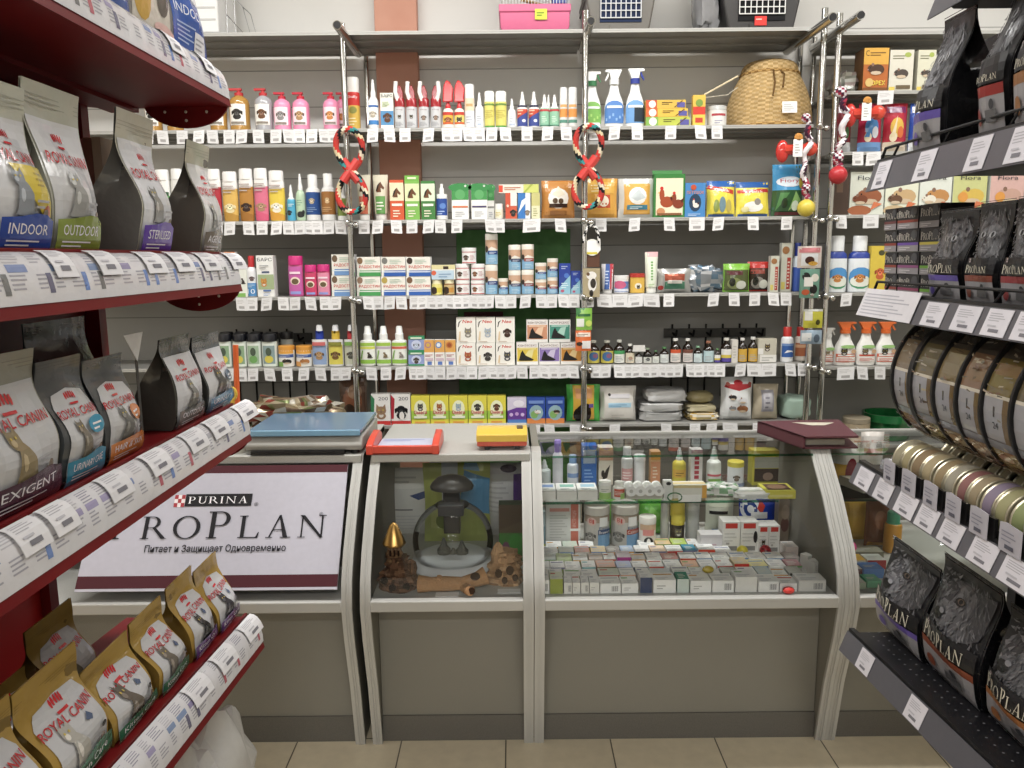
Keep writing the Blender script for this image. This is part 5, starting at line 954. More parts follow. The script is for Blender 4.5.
packet('flour_bag',599,636,386,'m5',lambda A:(A.rect(.2,.42,.85,.55,'#a8cfe4'),A.lines(.22,.8,.44,.53,2,'#6fa0c4'),A.rect(.22,.68,.8,.80,'#d0cdd0'),A.ell(.24,.78,.04,None,'#2a2a2c'),A.lines(.3,.7,.12,.25,2,'#c8c4bc')),'square white bag with pale blue print','square white bag',c='#dcd8d0',dep=.08,mat='paper',square=1)
def greyc(u,v): return vary('#9a9a98',.12)
zf=SZ[5]; xq=atY(659,422,SF+.1)
lump('folded_bag',(xq.x,SF+.1,zf),(.19,.15,.042),'#a8a8a6','flat folded grey plastic bag at the bottom of the pile','bag',seed=5,amp=.08,pw=.4); reg('m5',640,680,'folded grey bags')
lump('folded_bag',(xq.x,SF+.1,zf+.04),(.188,.15,.04),'#b0b0ae','flat folded grey plastic bag in the middle of the pile','bag',seed=6,amp=.08,pw=.4)
lump('folded_bag',(xq.x+.02,SF+.1,zf+.078),(.185,.14,.06),'#c9c9c8','puffed white plastic bag on top of the grey folded ones','bag',seed=9,amp=.12,pw=.5)
xq=atY(700,420,SF+.1); lump('folded_bag',(xq.x,SF+.1,zf),(.14,.14,.035),'#c9a24a','flat yellow bag under the beige rolled bundle','bag',seed=11,amp=.1,pw=.4,cf=lambda u,v:vary(R.choice(['#c9a24a','#d8d2c0','#8a7a4c']),.1))
lump('folded_bag',(xq.x-.005,SF+.1,zf+.034),(.13,.12,.035),'#b0a684','folded beige bag in the middle of the beige pile','bag',seed=12,amp=.1,pw=.5)
lump('rolled_bundle',(xq.x-.005,SF+.1,zf+.068),(.12,.1,.055),'#a09468','beige rolled bundle on top of the beige pile','bundle',seed=13,amp=.08,pw=.9); reg('m5',686,715,'beige bundle')
packet('feed_bag',719,751.5,377,'m5',lambda A:(A.rect(.03,0,.97,.98,'#e2e4e4'),A.poly([(.08,.78),(.5,.70),(.92,.78),(.92,.84),(.5,.78),(.08,.84)],'#c03038'),A.rect(.18,.76,.82,.85,'#c43a40'),A.ell(.5,.88,.14,.06,'#c8343c'),A.rodent(.3,.55,.14,'#2c2a2a'),A.rodent(.62,.48,.16,'#d9dadc'),A.rodent(.62,.28,.2,'#9a6238'),A.rodent(.3,.3,.13,'#8a8c90'),A.ell(.16,.86,.06,None,'#9a4a3c'),A.ell(.84,.86,.06,None,'#9a4a3c')),'tall white feed bag with a red ribbon and small farm animals','white farm animal bag',c='#dcdedd',dep=.09,mat='paper',square=.6)
packet('feed_bag',751.5,777,384,'m5',lambda A:(A.rect(.25,.25,.75,.85,'#9a98a0'),A.rect(.32,.32,.68,.78,'#b4b2b8'),A.lines(.38,.6,.35,.75,3,'#85838c')),'beige clear bag with a grey label','beige clear bag',c='#bdb198',dep=.09)
xq=atY(793,422,SF+.1); lump('plastic_jar_bag',(xq.x,SF+.1,zf),(.125,.13,.1),'#a9c4b4','pale green plastic wrapped bundle at the post','bundle',seed=21,amp=.07,pw=.5); reg('m5',780,806,'pale green bundle')
# ---------------- corner rack (F)
for i,(x0,x1,c) in enumerate(((862,887,'#d08a28'),(888,912,'#d6d2c2'),(916,934,'#d2d0b8'))):
    boxo('carton',x0,x1,48 if i==0 else 50,'f1',(lambda A:(A.rect(0,0,1,.62,'#b8641e'),A.rect(0,.62,1,1,'#dba52e'),A.text('C',.14,.88,.14,.13,'#3a2412'),A.lines(.25,.95,.82,.93,2,'#6a4a14'),A.rodent(.5,.5,.38,'#4a3020'),A.text('ОРЕХ',.62,.19,.55,.11,'#f0d83c',bold=.02),A.ell(.25,.2,.16,.1,'#d8b868'),A.rect(0,0,1,.08,'#7a4a1c'))) if i==0 else (lambda A:(A.lines(.12,.9,.78,.9,2,'#6a6a4c'),A.ell(.75,.88,.14,.06,'#a0b048'),A.rodent(.5,.42,.34,'#4c423a'),A.rect(.3,.05,.9,.14,'#6a5a40'),A.rect(0,0,.25,.1,'#d8c04a'))),['orange and amber rodent food box with nut lettering','cream rodent food box next to the orange one','cream rodent food box half hidden by the black pouch'][i],['orange nut box','cream rodent box',None][i],c=c,side='#6f4a22' if i==0 else '#b9b6a4',dep=.09)
lump('plastic_bag',(atY(842,93,SF+.1).x,SF+.1,FZ[1]),(.105,.12,.085),'#9a9a94','crumpled grey green bag at the rack post','bag',seed=31,amp=.25,cf=lambda u,v:vary(R.choice(['#a3a39c','#7f8078','#8d7f7c']),.1),mat='foil')
FP=[(832,850,104,'#8a2836','#c83a5a','dark red treat pack hidden behind the hanging rope toy'),(856,880,104,'#b82a4c','#3f8cd0','crimson treat pack with a blue ball print'),(881,905,104,'#b5283c','#e0b43a','crimson treat pack with yellow and orange print'),(907,921,104,'#2a55b0','#d8e2ea','royal blue treat pack beside the black pouch')]
for i,(x0,x1,yt,c,c2,lab) in enumerate(FP):
    packet('treat_bag',x0,x1,yt,'f2',lambda A,i=i,c=c,c2=c2:(A.rect(0,0,1,1,c),A.ell(.5,.5,.3,.2,c2),A.rect(.1,.8,.9,.93,'#7a2a5c' if i in(1,2) else '#e4e4ea'),A.rect(0,0,1,.2,'#6f9fd8' if i==1 else '#d8c8b0' if i==2 else '#d8dce0'),A.ell(.35,.3,.16,.1,'#f0e0c0'),A.ell(.65,.4,.14,.12,['#3f7a40','#e0e6f0','#d86a2c','#3a66c0'][i]),A.poly([(.2,.3),(.5,.75),(.4,.3)],'#e8d8b0' if i==2 else c2)),lab,[None,'blue ball treat pack','yellow print treat pack',None][i],c=c,dep=.05)
for i,(x0,x1) in enumerate(((848.5,883),(884,917),(918,950),(951,985),(988,1022))):
    boxo('carton',x0,x1,172,'f3',lambda A,i=i:(A.rect(0,0,1,1,['#d5d9cc','#dfe2cc','#dde2d8','#c9cc86','#d8b0a8'][i]),A.ell(.3,.1,.35,.12,['#a8623c','#c8b088','#c0a468','#8aa058','#b04a40'][i]),A.rodent(.58,.42,.4,['#9a5a38','#c9a878','#c28a4c','#d8b848','#c8a090'][i]),A.rodent(.3,.35,.25,['#7a4228','#6a4a34','#e6e0d0','#b89a3c','#a04a44'][i]) if i<3 else A.ell(.3,.4,.15,None,'#e09a3c'),A.poly([(.6,.1),(.95,.25),(.7,.3)],'#d8784c'),A.text('Flora',.5,.86,.6,.1,'#3c4048')),['rodent food box with a brown hamster pair','rodent food box with a tan guinea pig and dark head','rodent food box with an orange and white guinea pig','yellow green food box with an orange ball print','pink food box at the far end of the row'][i],['brown hamster box','guinea pig box',None,None,None][i],c='#d4d8cc',dep=.07)
boxo('carton',832,848,170,'f3',lambda A:(A.rect(0,0,1,1,'#4c3a30'),A.rect(.2,.5,.6,.9,'#6a5240')),'dark brown box beside the hamster box at the post','dark brown box',c='#4c3a30')
for i,(x0,x1) in enumerate(((825.5,845),(846.5,868))):
    bottle('lotion_bottle',x0,x1,236,'f4','screw',f'large white bottle with dark blue neck and golden dog label, {nth(i,2)}',['left large white bottle','right large white bottle'][i],body='#e2e7ea',cap='#e9ecee',bands=[(.6,'#e2e7ea'),(.8,'#2a429a')],oval=.6,label=lambda A:(A.ell(.5,.42,.46,.42,'#3f9a6a'),A.ell(.5,.46,.44,.38,'#4a94d0'),A.ell(.5,.3,.38,.22,'#e4e8dc'),A.dog(.46,.44,.2,'#c8843c','#9a5a28')),lz=(.06,.52),ang=1.3)
    bottle('lotion_bottle',x0+3,x1-3,237,'f4','screw',f'white bottle with dark blue neck standing behind the {["left","right"][i]} large white bottle',None,body='#d9dfe4',cap='#2a3f98',bands=[(.62,'#d9dfe4'),(.8,'#26407f')],oval=.6,yoff=.14)
boxo('carton',869,885,246,'f4',lambda A:(A.rect(0,0,1,1,'#d8bd2c'),A.ell(.65,.85,.2,.06,'#4a4a2c'),A.dog(.6,.42,.36,'#c8602c','#9a4420')),'yellow box with an orange brown dog, beside the large white bottle','yellow dog box',c='#d8bd2c')
for i,(x0,x1) in enumerate(((821,833.5),(833,854),(854.5,874),(874,893.5))):
    o,_=bottle('trigger_bottle',x0,x1,[328,322,322,322][i],'f5','trigger',['white trigger bottle cut off by the post, first of four with white head','white bottle with orange trigger head, second from the post','white bottle with orange trigger head, third from the post','white bottle with orange trigger head, farthest from the post'][i],['white trigger bottle','first orange head bottle','second orange head bottle','third orange head bottle'][i],body='#ecebe6',cap='#e06a1c' if i else '#e6e6e2',cap2=(0,'#e06a1c' if i else '#e6e6e2','#e06a1c' if i else '#e6e6e2'),oval=.62,flip=1,label=lambda A,i=i:(A.rect(.08,.0,.92,.48,'#d8603c' if i!=2 else '#e8e2da'),A.rect(.12,.05,.88,.3,'#e2ddd6'),A.rect(.18,.35,.82,.44,'#f0e8e0' if i!=2 else '#c8442c'),A.cat(.4,.62,.16,['#8a7a60','#3a2c22','#6a5a4c','#1f1d1c'][i]),A.ell(.75,.62,.12,.12,'#c8a07c'),A.ell(.55,.9,.3,.1,'#8fb86c'),A.lines(.2,.8,.08,.26,3,'#c8503a')),lz=(.08,.48),ang=1.25,yoff=.02 if i else .05)
# lower corner shelf: jar and green pot
q=FZ[6]; 
bottle('storage_jar',842,868,417,'f6','jar','beige round jar with a bow next to the green pot',None,body='#b3a184',cap='#9a8e78',label=lambda A:(A.poly([(.3,.9),(.7,.5),(.6,.45)],'#d8d0c0'),A.poly([(.2,.6),(.5,.8),(.4,.5)],'#c8bfae')),lz=(.1,.78),cat='jar')
p=atY(890,432,SF+.12); b=MB('gloss'); rr=.105; b.lathe([(rr*.78,0),(rr*.82,.004),(rr*.97,.08),(rr*1.06,.082),(rr*1.08,.115),(rr*.98,.115),(rr*.9,.03)],'#0f6a34',n=28); o=b.build('plant_pot',loc=(p.x,SF+.14,q+E0+.03)); 
o.location.z=q+E0; tag(o,'dark green plastic pot on the corner shelf behind the cans','pot')
# ---------------- things on the very top shelf
zt=SZ[0]+E0
def wiregrid(b,x0,x1,z0,z1,y,nx,nz,r,c='#ddd'):
    for i in range(nx+1): x=x0+(x1-x0)*i/nx; b.tube([(x,y,z0),(x,y,z1)],r,c,n=5)
    for j in range(nz+1): z=z0+(z1-z0)*j/nz; b.tube([(x0,y,z),(x1,y,z)],r,c,n=5)
# pink based cage
xa=XatYZ(499,SF+.01,zt); xb=XatYZ(571,SF+.01,zt); cxm=(xa+xb)/2; hw=(xb-xa)/2
cg=empty('bird_cage',(cxm,SF+.15,zt)); tag(cg,'bird cage with a deep pink plastic base and white wires on the top shelf','cage')
b=MB('plastic')
def cagesec(z,k): return [(-hw*k,-.14*k,z),(hw*k,-.14*k,z),(hw*k,.14*k,z),(-hw*k,.14*k,z)]
lv=[(0,.93),(.012,.93),(.02,.96),(.075,.97),(.078,1.0),(.105,1.0),(.105,.97),(.03,.93)]
rings=[[b.pt(p) for p in cagesec(z,k)] for z,k in lv]
for r0,r1 in zip(rings,rings[1:]):
    for i in range(4): b.face([r0[i],r0[(i+1)%4],r1[(i+1)%4],r1[i]],'#d4648c')
b.face(rings[0][::-1],'#d4648c'); b.face(rings[-1],'#b04a70'); b.build('base',cg,bev=.004)
b=MB('enamel')
for y in (-.132,.132): wiregrid(b,-hw*.95,hw*.95,.10,.34,y,22,2,.0013,'#e6e6e6')
for x in (-hw*.95,hw*.95):
    for i in range(12): y=-.132+.264*i/11; b.tube([(x,y,.1),(x,y,.34)],.0013,'#e6e6e6',n=5)
for i in range(12): x=-hw*.95+2*hw*.95*i/11; b.tube([(x,-.132,.34),(x,.132,.34)],.0013,'#e6e6e6',n=5)
b.build('wire_cage',cg)
b=MB('rough'); b.tube([(-.05,-.1,.13),(.08,.1,.16)],.006,'#c8a468',n=6); b.build('perch',cg)
b=MB('plastic'); b.box(.07,.13,-.12,-.06,.11,.17,'#3a4c9a'); b.build('feeder',cg,bev=.004)
b=MB('paper'); b.box(-.0,.048,-.1425,-.1415,.045,.085,'#c8dc28'); A=Art(1.2); A.lines(.15,.85,.35,.8,2,'#5a6a18'); b.art(A,lambda u,v,e:(u*.048,-.1425-e,.045+v*.04)); b.build('price_sticker',cg)
def carrier(px0,px1,col,doorc,lab,y0,blue):
    xa=XatYZ(px0,SF+.02,zt); xb=XatYZ(px1,SF+.02,zt); hw=(xb-xa)/2
    r=empty('pet_carrier',((xa+xb)/2,SF+.16,zt)); tag(r,lab,'pet carrier')
    b=MB('plastic'); poly=[(-hw*.82,0),(hw*.82,0),(hw*.86,.02),(hw,.13),(hw,.16),(hw*.93,.27),(hw*.7,.31),(-hw*.7,.31),(-hw*.93,.27),(-hw,.16),(-hw,.13),(-hw*.86,.02)]
    b.prism(poly,lambda p,t:(p[0],-.14+.28*t,p[1]),col); b.build('shell',r,bev=.008)
    b=MB('matte'); b.box(-hw*.6,hw*.6,-.1435,-.14,.035,.25,blue); b.build('door_opening',r)
    b=MB('plastic'); 
    for z in (.128,.15): b.box(-hw*1.03,hw*1.03,-.147,.147,z,z+.010,col)
    b.build('rim',r)
    b=MB('enamel'); wiregrid(b,-hw*.58,hw*.58,.05 if y0==0 else .06,.24,-.149,8,7,.0024,doorc); dd=b.build('door',r)
    b=MB('plastic'); b.box(-hw*.3,hw*.3,-.148,-.14,.004,.024,col); b.build('foot',r)
    return r,hw
carrier(586,655,'#6a665f','#d4d6da','dark grey pet carrier with a wire door and blue lining on the top shelf',0,'#26324e')
r,hw=carrier(722,800,'#3a3838','#e6e6e4','black pet carrier with a white wire door and a red price sticker',1,'#1b1b1d')
b=MB('paper'); b.box(-.03,.018,-.152,-.151,.015,.05,'#d8342c'); A=Art(1.3); A.lines(.1,.9,.6,.9,1,'#f0c0b0'); b.art(A,lambda u,v,e:(-.03+u*.048,-.152-e,.015+v*.035)); b.build('price_sticker',r)
p=atY(708,29,SF+.1); lump('plastic_bag',(p.x-.01,SF+.12,zt),(.10,.14,.30),'#8a8a8c','grey plastic bag squeezed between the two pet carriers','bag',seed=41,amp=.2,mat='film')
xa=XatYZ(198,SF+.05,zt); xb=XatYZ(221,SF+.05,zt)
b=MB('plastic'); b.box(xa-.03,xb,SF+.03,SF+.26,.012+zt,zt+.34,'#e2e2e0'); 
o=b.build('appliance',bev=.006); tag(o,'white boxy appliance on a black tray at the end of the top shelf','appliance')
b=MB('plastic')
for k in range(6): b.box(xa-.02,xb-.01,SF+.0285,SF+.03,zt+.06+.045*k,zt+.067+.045*k,'#bdbdbb')
b.build('grille',o)
b=MB('plastic'); b.box(xa-.05,xb+.035,SF+.02,SF+.28,zt,zt+.011,'#1c1c1e'); b.build('tray',o,bev=.003)
b=MB('metal'); x1=XatYZ(248,SF+.05,zt); x0=xb+.012
y=SF+.10
b.tube([(x0,y,zt+.013),(x0,y,zt+.2),(x1-.03,y,zt+.13),(x1,y,zt+.003),(x0,y,zt+.013)],.0016,'#999',n=5); b.tube([(x0,y,zt+.1),(x1-.01,y,zt+.003)],.0016,'#999',n=5)
b.tube([(x0,y+.1,zt+.013),(x0,y+.1,zt+.2),(x1-.03,y+.1,zt+.13),(x1,y+.1,zt+.003),(x0,y+.1,zt+.013)],.0016,'#999',n=5); b.tube([(x1-.03,y,zt+.13),(x1-.03,y+.1,zt+.13)],.0016,'#999',n=5); b.tube([(x0,y,zt+.2),(x0,y+.1,zt+.2)],.0016,'#999',n=5)
tag(b.build('wire_stand'),'thin bent wire stand beside the white appliance','stand')
# ---------------- rope toys
RC=['#c8342c','#d8c9a0','#1f1f22','#2f8a8a','#c8342c','#e0d4b8','#1f1f22','#b83a34']
def braid(b,path,r,closed=False,pal=RC,n=8,tw=1): b.tube(path,r,'#fff',n=n,closed=closed,m='matte',cf=lambda i,k:C(pal[((i*tw+k)//2)%len(pal)]))
def rope8(pxc,y_top,y_mid,y_bot,w1,w2,lab,post_x):
    Y=SF-.055; c=atY(pxc,y_mid,Y); tp=atY(pxc,y_top,Y); bt=atY(pxc,y_bot,Y); s=c.x-atY(pxc-1,y_mid,Y).x
    r=empty('rope_toy',(c.x,Y,c.z)); tag(r,lab,'dog toy')
    hu=tp.z-c.z; hd=c.z-bt.z; N=44
    b=MB('matte'); P=[(s*w1*math.sin(t)*abs(math.sin(t/2))**.5,.012*math.cos(t/2)-.03*(.5-.5*math.cos(t)),hu*(.5-.5*math.cos(t))) for t in [6.28318*i/N for i in range(N)]]
    braid(b,P,.0125,True); b.build('upper_loop',r)
    b=MB('matte'); P=[(s*w2*math.sin(t)*abs(math.sin(t/2))**.5,-.012*math.cos(t/2),-hd*(.5-.5*math.cos(t))) for t in [6.28318*i/N for i in range(N)]]
    braid(b,P,.0125,True); b.build('lower_loop',r)
    b=MB('plastic')
    for a in (.66,-.66): b.tube([(-.052*math.sin(a),-.006,-.052*math.cos(a)),(.052*math.sin(a),-.006,.052*math.cos(a))],.019,'#cf3a34',n=10)
    b.build('cross_clamp',r)
rope8(351,130,171,212,14.5,16.5,'braided figure of eight rope toy with red cross clamp on the first post',0)
rope8(588,127,168,207,15,16,'braided figure of eight rope toy with red cross clamp on the middle post',1)
b=MB('paper'); p=atY(594,128,SF-.075); b.box(p.x-.022,p.x+.022,p.y-.001,p.y,p.z-.02,p.z+.02,'#eeeeec'); A=Art(1.1); A.lines(.15,.85,.2,.8,3,'#b8b6b0'); b.art(A,lambda u,v,e:(p.x-.022+.044*u,p.y-.001-e,p.z-.02+.04*v)); tag(b.build('price_tag'),'white price tag tied to the rope toy on the middle post','price tag')
ST=['#e6dfe2','#e6dfe2','#a83048','#4a2a40','#e6dfe2','#8a2f48']
def hang_rope(pts,r,lab,ball,bc,tagc,Y):
    P=[atY(a,c,Y) for a,c in pts]; root=empty('rope_toy',P[0]); tag(root,lab,'dog toy'); O=Vector(P[0])
    Q=[]
    for i in range(len(P)-1):
        for k in range(8): Q.append(P[i].lerp(P[i+1],k/8)-O)
    Q.append(P[-1]-O); b=MB('matte'); braid(b,[q+Vector((.008*math.sin(i*.9),0.006*math.cos(i*.9),0)) for i,q in enumerate(Q)],r,pal=ST,tw=1); b.build('rope',root)
    for (kx,ky) in (pts[0],pts[-2]):
        b=MB('matte'); q=atY(kx,ky,Y)-O; b.sphere(q,r*1.7,'#fff',n=10,cf=lambda j,i:C(ST[(i+j)%6])); b.build('knot',root)
    bb=atY(*ball[:2],Y-.01)-O; b=MB('plastic'); b.sphere(bb,ball[2],bc,n=18); b.build('ball',root)
hang_rope([(806,118),(810,140),(803,165),(806,188),(806,200)],.011,'striped red and white rope toy with a yellow ball at the shelf corner',(806,208,.035),'#d6c02c',None,SF-.05)
hang_rope([(841,92),(846,112),(842,140),(838,158),(838,168)],.013,'striped red and white rope toy with a red ball on the corner rack',(838,175,.036),'#c02830',None,SF-.05)
def chew(px,py,lab,Y):
    c=atY(px,py,Y); r=empty('chew_toy',c); tag(r,lab,'dog chew')
    b=MB('gloss'); b.sphere((-.055,0,-.005),.036,'#cc2e26',n=14,sc=(.75,.5,1.25)); b.sphere((.055,0,.005),.034,'#d8432c',n=14,sc=(.95,.5,.85)); b.tube([(-.05,0,0),(.05,0,.004)],.022,'#d03a28',n=10); b.build('wrapped_chew',r)
    b=MB('rough'); b.lathe([(.012,0),(.018,.005),(.012,.01)],'#c98a3c',(0,-.02,.045),12,rot=Matrix.Rotation(math.pi/2,3,'X')); b.build('biscuit_ring',r)
    b=MB('paper'); b.box(-.022,.016,-.03,-.029,-.03,.038,'#e8e8e6'); A=Art(.6); A.lines(.2,.8,.2,.8,4,'#a8a6a4'); b.art(A,lambda u,v,e:(-.022+.038*u,-.03-e,-.03+.068*v)); b.build('paper_label',r)
chew(796,150,'red wrapped chew hanging at the corner above the blue treat bag',SF-.03)
chew(864,114,'red wrapped chew hanging in front of the crimson treat packs',SF-.03)
# card with cow picture on a black and white rope
c=atY(591,262,SF-.02); r=empty('hanging_toy',c); tag(r,'brown toy card with a cow picture hanging on black and white rope','pet toy')
sc=lambda px:px*3.4/800
b=MB('card'); b.box(-sc(8.5),sc(8.5),0,.006,-sc(5),sc(14),'#5c3a28'); b.build('card',r,bev=.001)
b=MB('film'); b.box(-sc(8),sc(8.5),-.012,.004,-sc(34),-sc(6),'#a89a78'); A=Art(.6); A.ell(.5,.75,.3,.14,'#e6e2dc'); A.ell(.55,.45,.26,.26,'#e4e0da'); A.ell(.6,.48,.17,.17,'#2a211d'); A.ell(.5,.14,.12,.12,'#1a1614'); A.ell(.3,.8,.1,.06,'#6a5038'); b.art(A,lambda u,v,e:(-sc(8)+sc(16.5)*u,-.012-e,-sc(34)+sc(28)*v)); b.build('picture_pack',r)
b=MB('paper'); b.lathe([(sc(8),0),(sc(8),.001)],'#ecebe2',(sc(1),-.004,sc(14)),16,rot=Matrix.Rotation(math.pi/2,3,'X')); b.box(-sc(7),sc(9),-.0052,-.004,sc(11),sc(20),'#f2f1ee'); b.box(-sc(4),sc(6),-.0056,-.0052,sc(7.5),sc(9.5),'#d8c82c'); b.build('tag',r)
b=MB('matte'); P=[(sc(7.5)*math.cos(a),-.01,sc(18)+sc(17)*max(0,math.sin(a))) for a in [math.pi*i/24 for i in range(25)]]; b.tube(P,.006,'#fff',n=6,cf=lambda i,k:C('#e8e6e2') if ((i+k)//2)%2 else C('#1d1d1f')); b.build('rope',r)
# sachets hanging on the posts
def sachet(px0,px1,y0,y1,art,c,lab,Y=SF-.042,cat='sachet',mat='film'):
    a=atY(px0,y1,Y); d=atY(px1,y0,Y); w=d.x-a.x; h=d.z-a.z
    b=MB(mat); fn=lambda u,v,e=0:((u-.5)*w,-.006*math.sin(math.pi*u)*math.sin(math.pi*v)-e,(v-.5)*h)
    b.grid(fn,5,5,c); b.grid(lambda u,v:((.5-u)*w,.004*math.sin(math.pi*u)*math.sin(math.pi*v)+.0008,(v-.5)*h),5,5,c)
    A=Art(w/h); art(A); b.art(A,fn,4,4); o=b.build('hanging_sachet',loc=((a.x+d.x)/2,Y,(a.z+d.z)/2)); tag(o,lab,cat,'sachets and packs hanging on the rack posts')
    return o
sachet(576,592,308,330,lambda A:(A.rect(0,.0,1,1,'#7fb83c'),A.poly([(0,.6),(.6,1),(0,1)],'#2c7a3a'),A.rect(.1,.62,.9,.74,'#2f6a34'),A.rect(.03,.15,.5,.52,'#e6e8e2'),A.ell(.8,.3,.2,None,'#c8dc5c')),'#7fb83c','green sachet with a white sticker hanging on the middle post')
sachet(575.5,591,330.5,351,lambda A:(A.rect(0,0,1,1,'#dc6a2c'),A.rect(.05,.7,.95,.9,'#ecdccc'),A.lines(.1,.9,.73,.88,2,'#4a3a30'),A.ell(.25,.35,.2,.1,'#3a241a'),A.rect(.42,.12,.98,.5,'#e8e6e4')),'#dc6a2c','orange sachet with a white sticker hanging below the green one',Y=SF-.044)
sachet(797,822,246,268,lambda A:(A.rect(0,0,1,1,'#d0c4be'),A.rect(.06,.7,.94,.92,'#c87a80'),A.rect(.15,.1,.85,.66,'#dcdfe4'),A.ell(.5,.35,.2,.18,'#4a2c24'),A.ell(.65,.2,.2,.1,'#d8a83c')),'#c8bcb8','clear pack with pink print hanging on the corner post',mat='foil')
sachet(799,820,269,298,lambda A:(A.rect(0,0,1,1,'#6a9a8a'),A.ell(.3,.75,.2,.14,'#2a2c2a'),A.ell(.75,.7,.2,.14,'#e0dcd4'),A.ell(.7,.3,.2,.16,'#2a2a2c'),A.rect(.2,.4,.65,.72,'#e8e8e6'),A.ell(.3,.2,.2,.1,'#c8603c')),'#6f9c8c','teal pack of small balls with a white sticker hanging at the corner',mat='foil')
sachet(803,823,309,328,lambda A:(A.rect(0,0,1,1,'#c8c42c'),A.rect(.05,.4,.45,.95,'#e6e6e2'),A.ell(.75,.3,.12,.15,'#4a4a20'),A.rect(0,.88,1,1,'#c8cac8')),'#c8c42c','yellow pack with a white sticker hanging lower on the corner post',mat='foil')
sachet(800,822,330,344,lambda A:(A.rect(0,0,1,1,'#9ab0c4'),A.rect(.05,.2,.5,.8,'#e2e6ea'),A.ell(.75,.4,.15,.3,'#5a6a7c')),'#9ab0c4','small pale blue pack hanging lowest on the corner post',mat='foil')
# ---------------- on the counters
ct=.896+E0
# weighing scale
a=XatYZ(252,2.5,ct); d=XatYZ(366,2.5,ct); cx=(a+d)/2; hw=(d-a)/2
s=empty('weighing_scale',(cx,2.585,ct)); tag(s,'grey electronic weighing scale with a blue steel platform on the first counter','scale')
b=MB('plastic'); b.prism([(-.145,.012),(.15,.012),(.15,.058),(-.13,.054),(-.15,.03)],lambda p,t:(-hw+2*hw*t,p[0],p[1]),'#9c9a94'); b.build('body',s,bev=.005)
b=MB('enamel'); b.box(-hw*.97,hw*.97,-.14,.16,.063,.075,'#5f7f9c'); b.box(-hw*.97,hw*.97,-.145,-.14,.058,.077,'#79a8c8'); b.box(-hw*.6,hw*.6,-.1,.12,.0545,.063,'#55534f'); b.build('platform',s,bev=.003)
b=MB('black_metal'); b.box(-hw*.9,hw*.7,-.1575,-.135,.002,.013); b.build('base_plate',s)
for x in (-hw*.85,hw*.85): 
    b=MB('black_metal'); b.lathe([(.015,0),(.013,.014)],'#111',(x,-.12,0),10); b.build('foot',s)
# red money tray
a=XatYZ(368,2.46,ct); d=XatYZ(440,2.46,ct); hw=(d-a)/2
t=empty('money_tray',((a+d)/2,2.525,ct)); tag(t,'bright orange red money tray with a printed sheet on the narrow counter','tray')
b=MB('plastic'); b.box(-hw,hw,-.10,.08,0,.008,'#d8452c'); b.box(-hw,hw,-.10,-.088,0,.028,'#d8452c')
for sx in (-1,1):
    b.prism([(-.1015,-.0004),(.081,-.0004),(.081,.034),(.04,.05),(-.06,.042),(-.1015,.03)],lambda p,tt:(sx*(hw-.022+.022*tt),p[0],p[1]),'#d8452c')
b.build('frame',t,bev=.003)
b=MB('paper'); b.box(-hw+.024,hw-.024,-.085,.075,.008,.012,'#b8bcd0'); A=Art(1.5)
A.rects([(.05+.14*i,.2+.2*((i*3)%3),.16+.14*i,.3+.2*((i*3)%3)) for i in range(6)],'#6a78b8'); A.lines(.05,.9,.75,.95,2,'#8a94c4'); b.art(A,lambda u,v,e:(-hw+.024+(2*hw-.048)*u,-.085+.16*v,.012+e)); b.build('printed_sheet',t)
# yellow stapler like box
a=XatYZ(477,2.47,ct); d=XatYZ(527,2.47,ct); hw=(d-a)/2
t=empty('counter_device',((a+d)/2,2.52,ct)); tag(t,'yellow topped device with a red base resting on the narrow counter','device')
b=MB('plastic'); b.prism([(-.05,.012),(.05,.012),(.05,.03),(-.05,.03)],lambda p,tt:(-hw+2*hw*tt,p[0],p[1]),'#c8503a'); b.build('body',t,bev=.004)
b=MB('plastic'); b.prism([(-.054,.028),(.054,.028),(.05,.058),(.03,.064),(-.03,.062),(-.054,.05)],lambda p,tt:(-hw*1.02+2.04*hw*tt,p[0],p[1]),'#dcb62c'); b.box(hw*.6,hw*.85,-.02,.02,.062,.066,'#4a3a20'); b.build('cover',t,bev=.004)
b=MB('black_metal'); b.box(-hw*.7,-hw*.5,-.04,.04,0,.012); b.build('foot',t); b=MB('black_metal'); b.box(hw*.5,hw*.7,-.04,.04,0,.012); b.build('foot',t)
# maroon binder
z0=.9; A0=[XatYZ(760,2.72,z0),XatYZ(838,2.5,z0)]
t=empty('ring_binder',(.98,2.56,.8985)); tag(t,'maroon ring binder lying open edged on the glass counter corner','binder')
b=MB('card'); c1='#5e323b'
def bq(p,zz): return (p[0]-.98,p[1]-2.56,zz)
q0=[(XatYZ(x,y,.9),y) for x,y in ((757,2.68),(803,2.44),(858,2.44),(838,2.70))]
b.prism(q0,lambda p,tt:bq(p,.034+.006*tt),c1); b.build('front_cover',t)
b=MB('card'); b.prism(q0,lambda p,tt:bq(p,.0+.005*tt),c1); b.build('back_cover',t)
b=MB('card'); b.prism([q0[0],q0[1],(q0[1][0]+.006,q0[1][1]),(q0[0][0]+.006,q0[0][1])],lambda p,tt:bq(p,.0+.04*tt),c1); b.build('spine',t)
b=MB('paper'); inn=[(q0[0][0]+.02,q0[0][1]-.01),(q0[1][0]+.02,q0[1][1]+.03),(q0[2][0]-.03,q0[2][1]+.03),(q0[3][0]-.02,q0[3][1]-.01)]
b.prism(inn,lambda p,tt:bq(p,.006+.018*tt),'#a8a294'); b.build('pages',t)
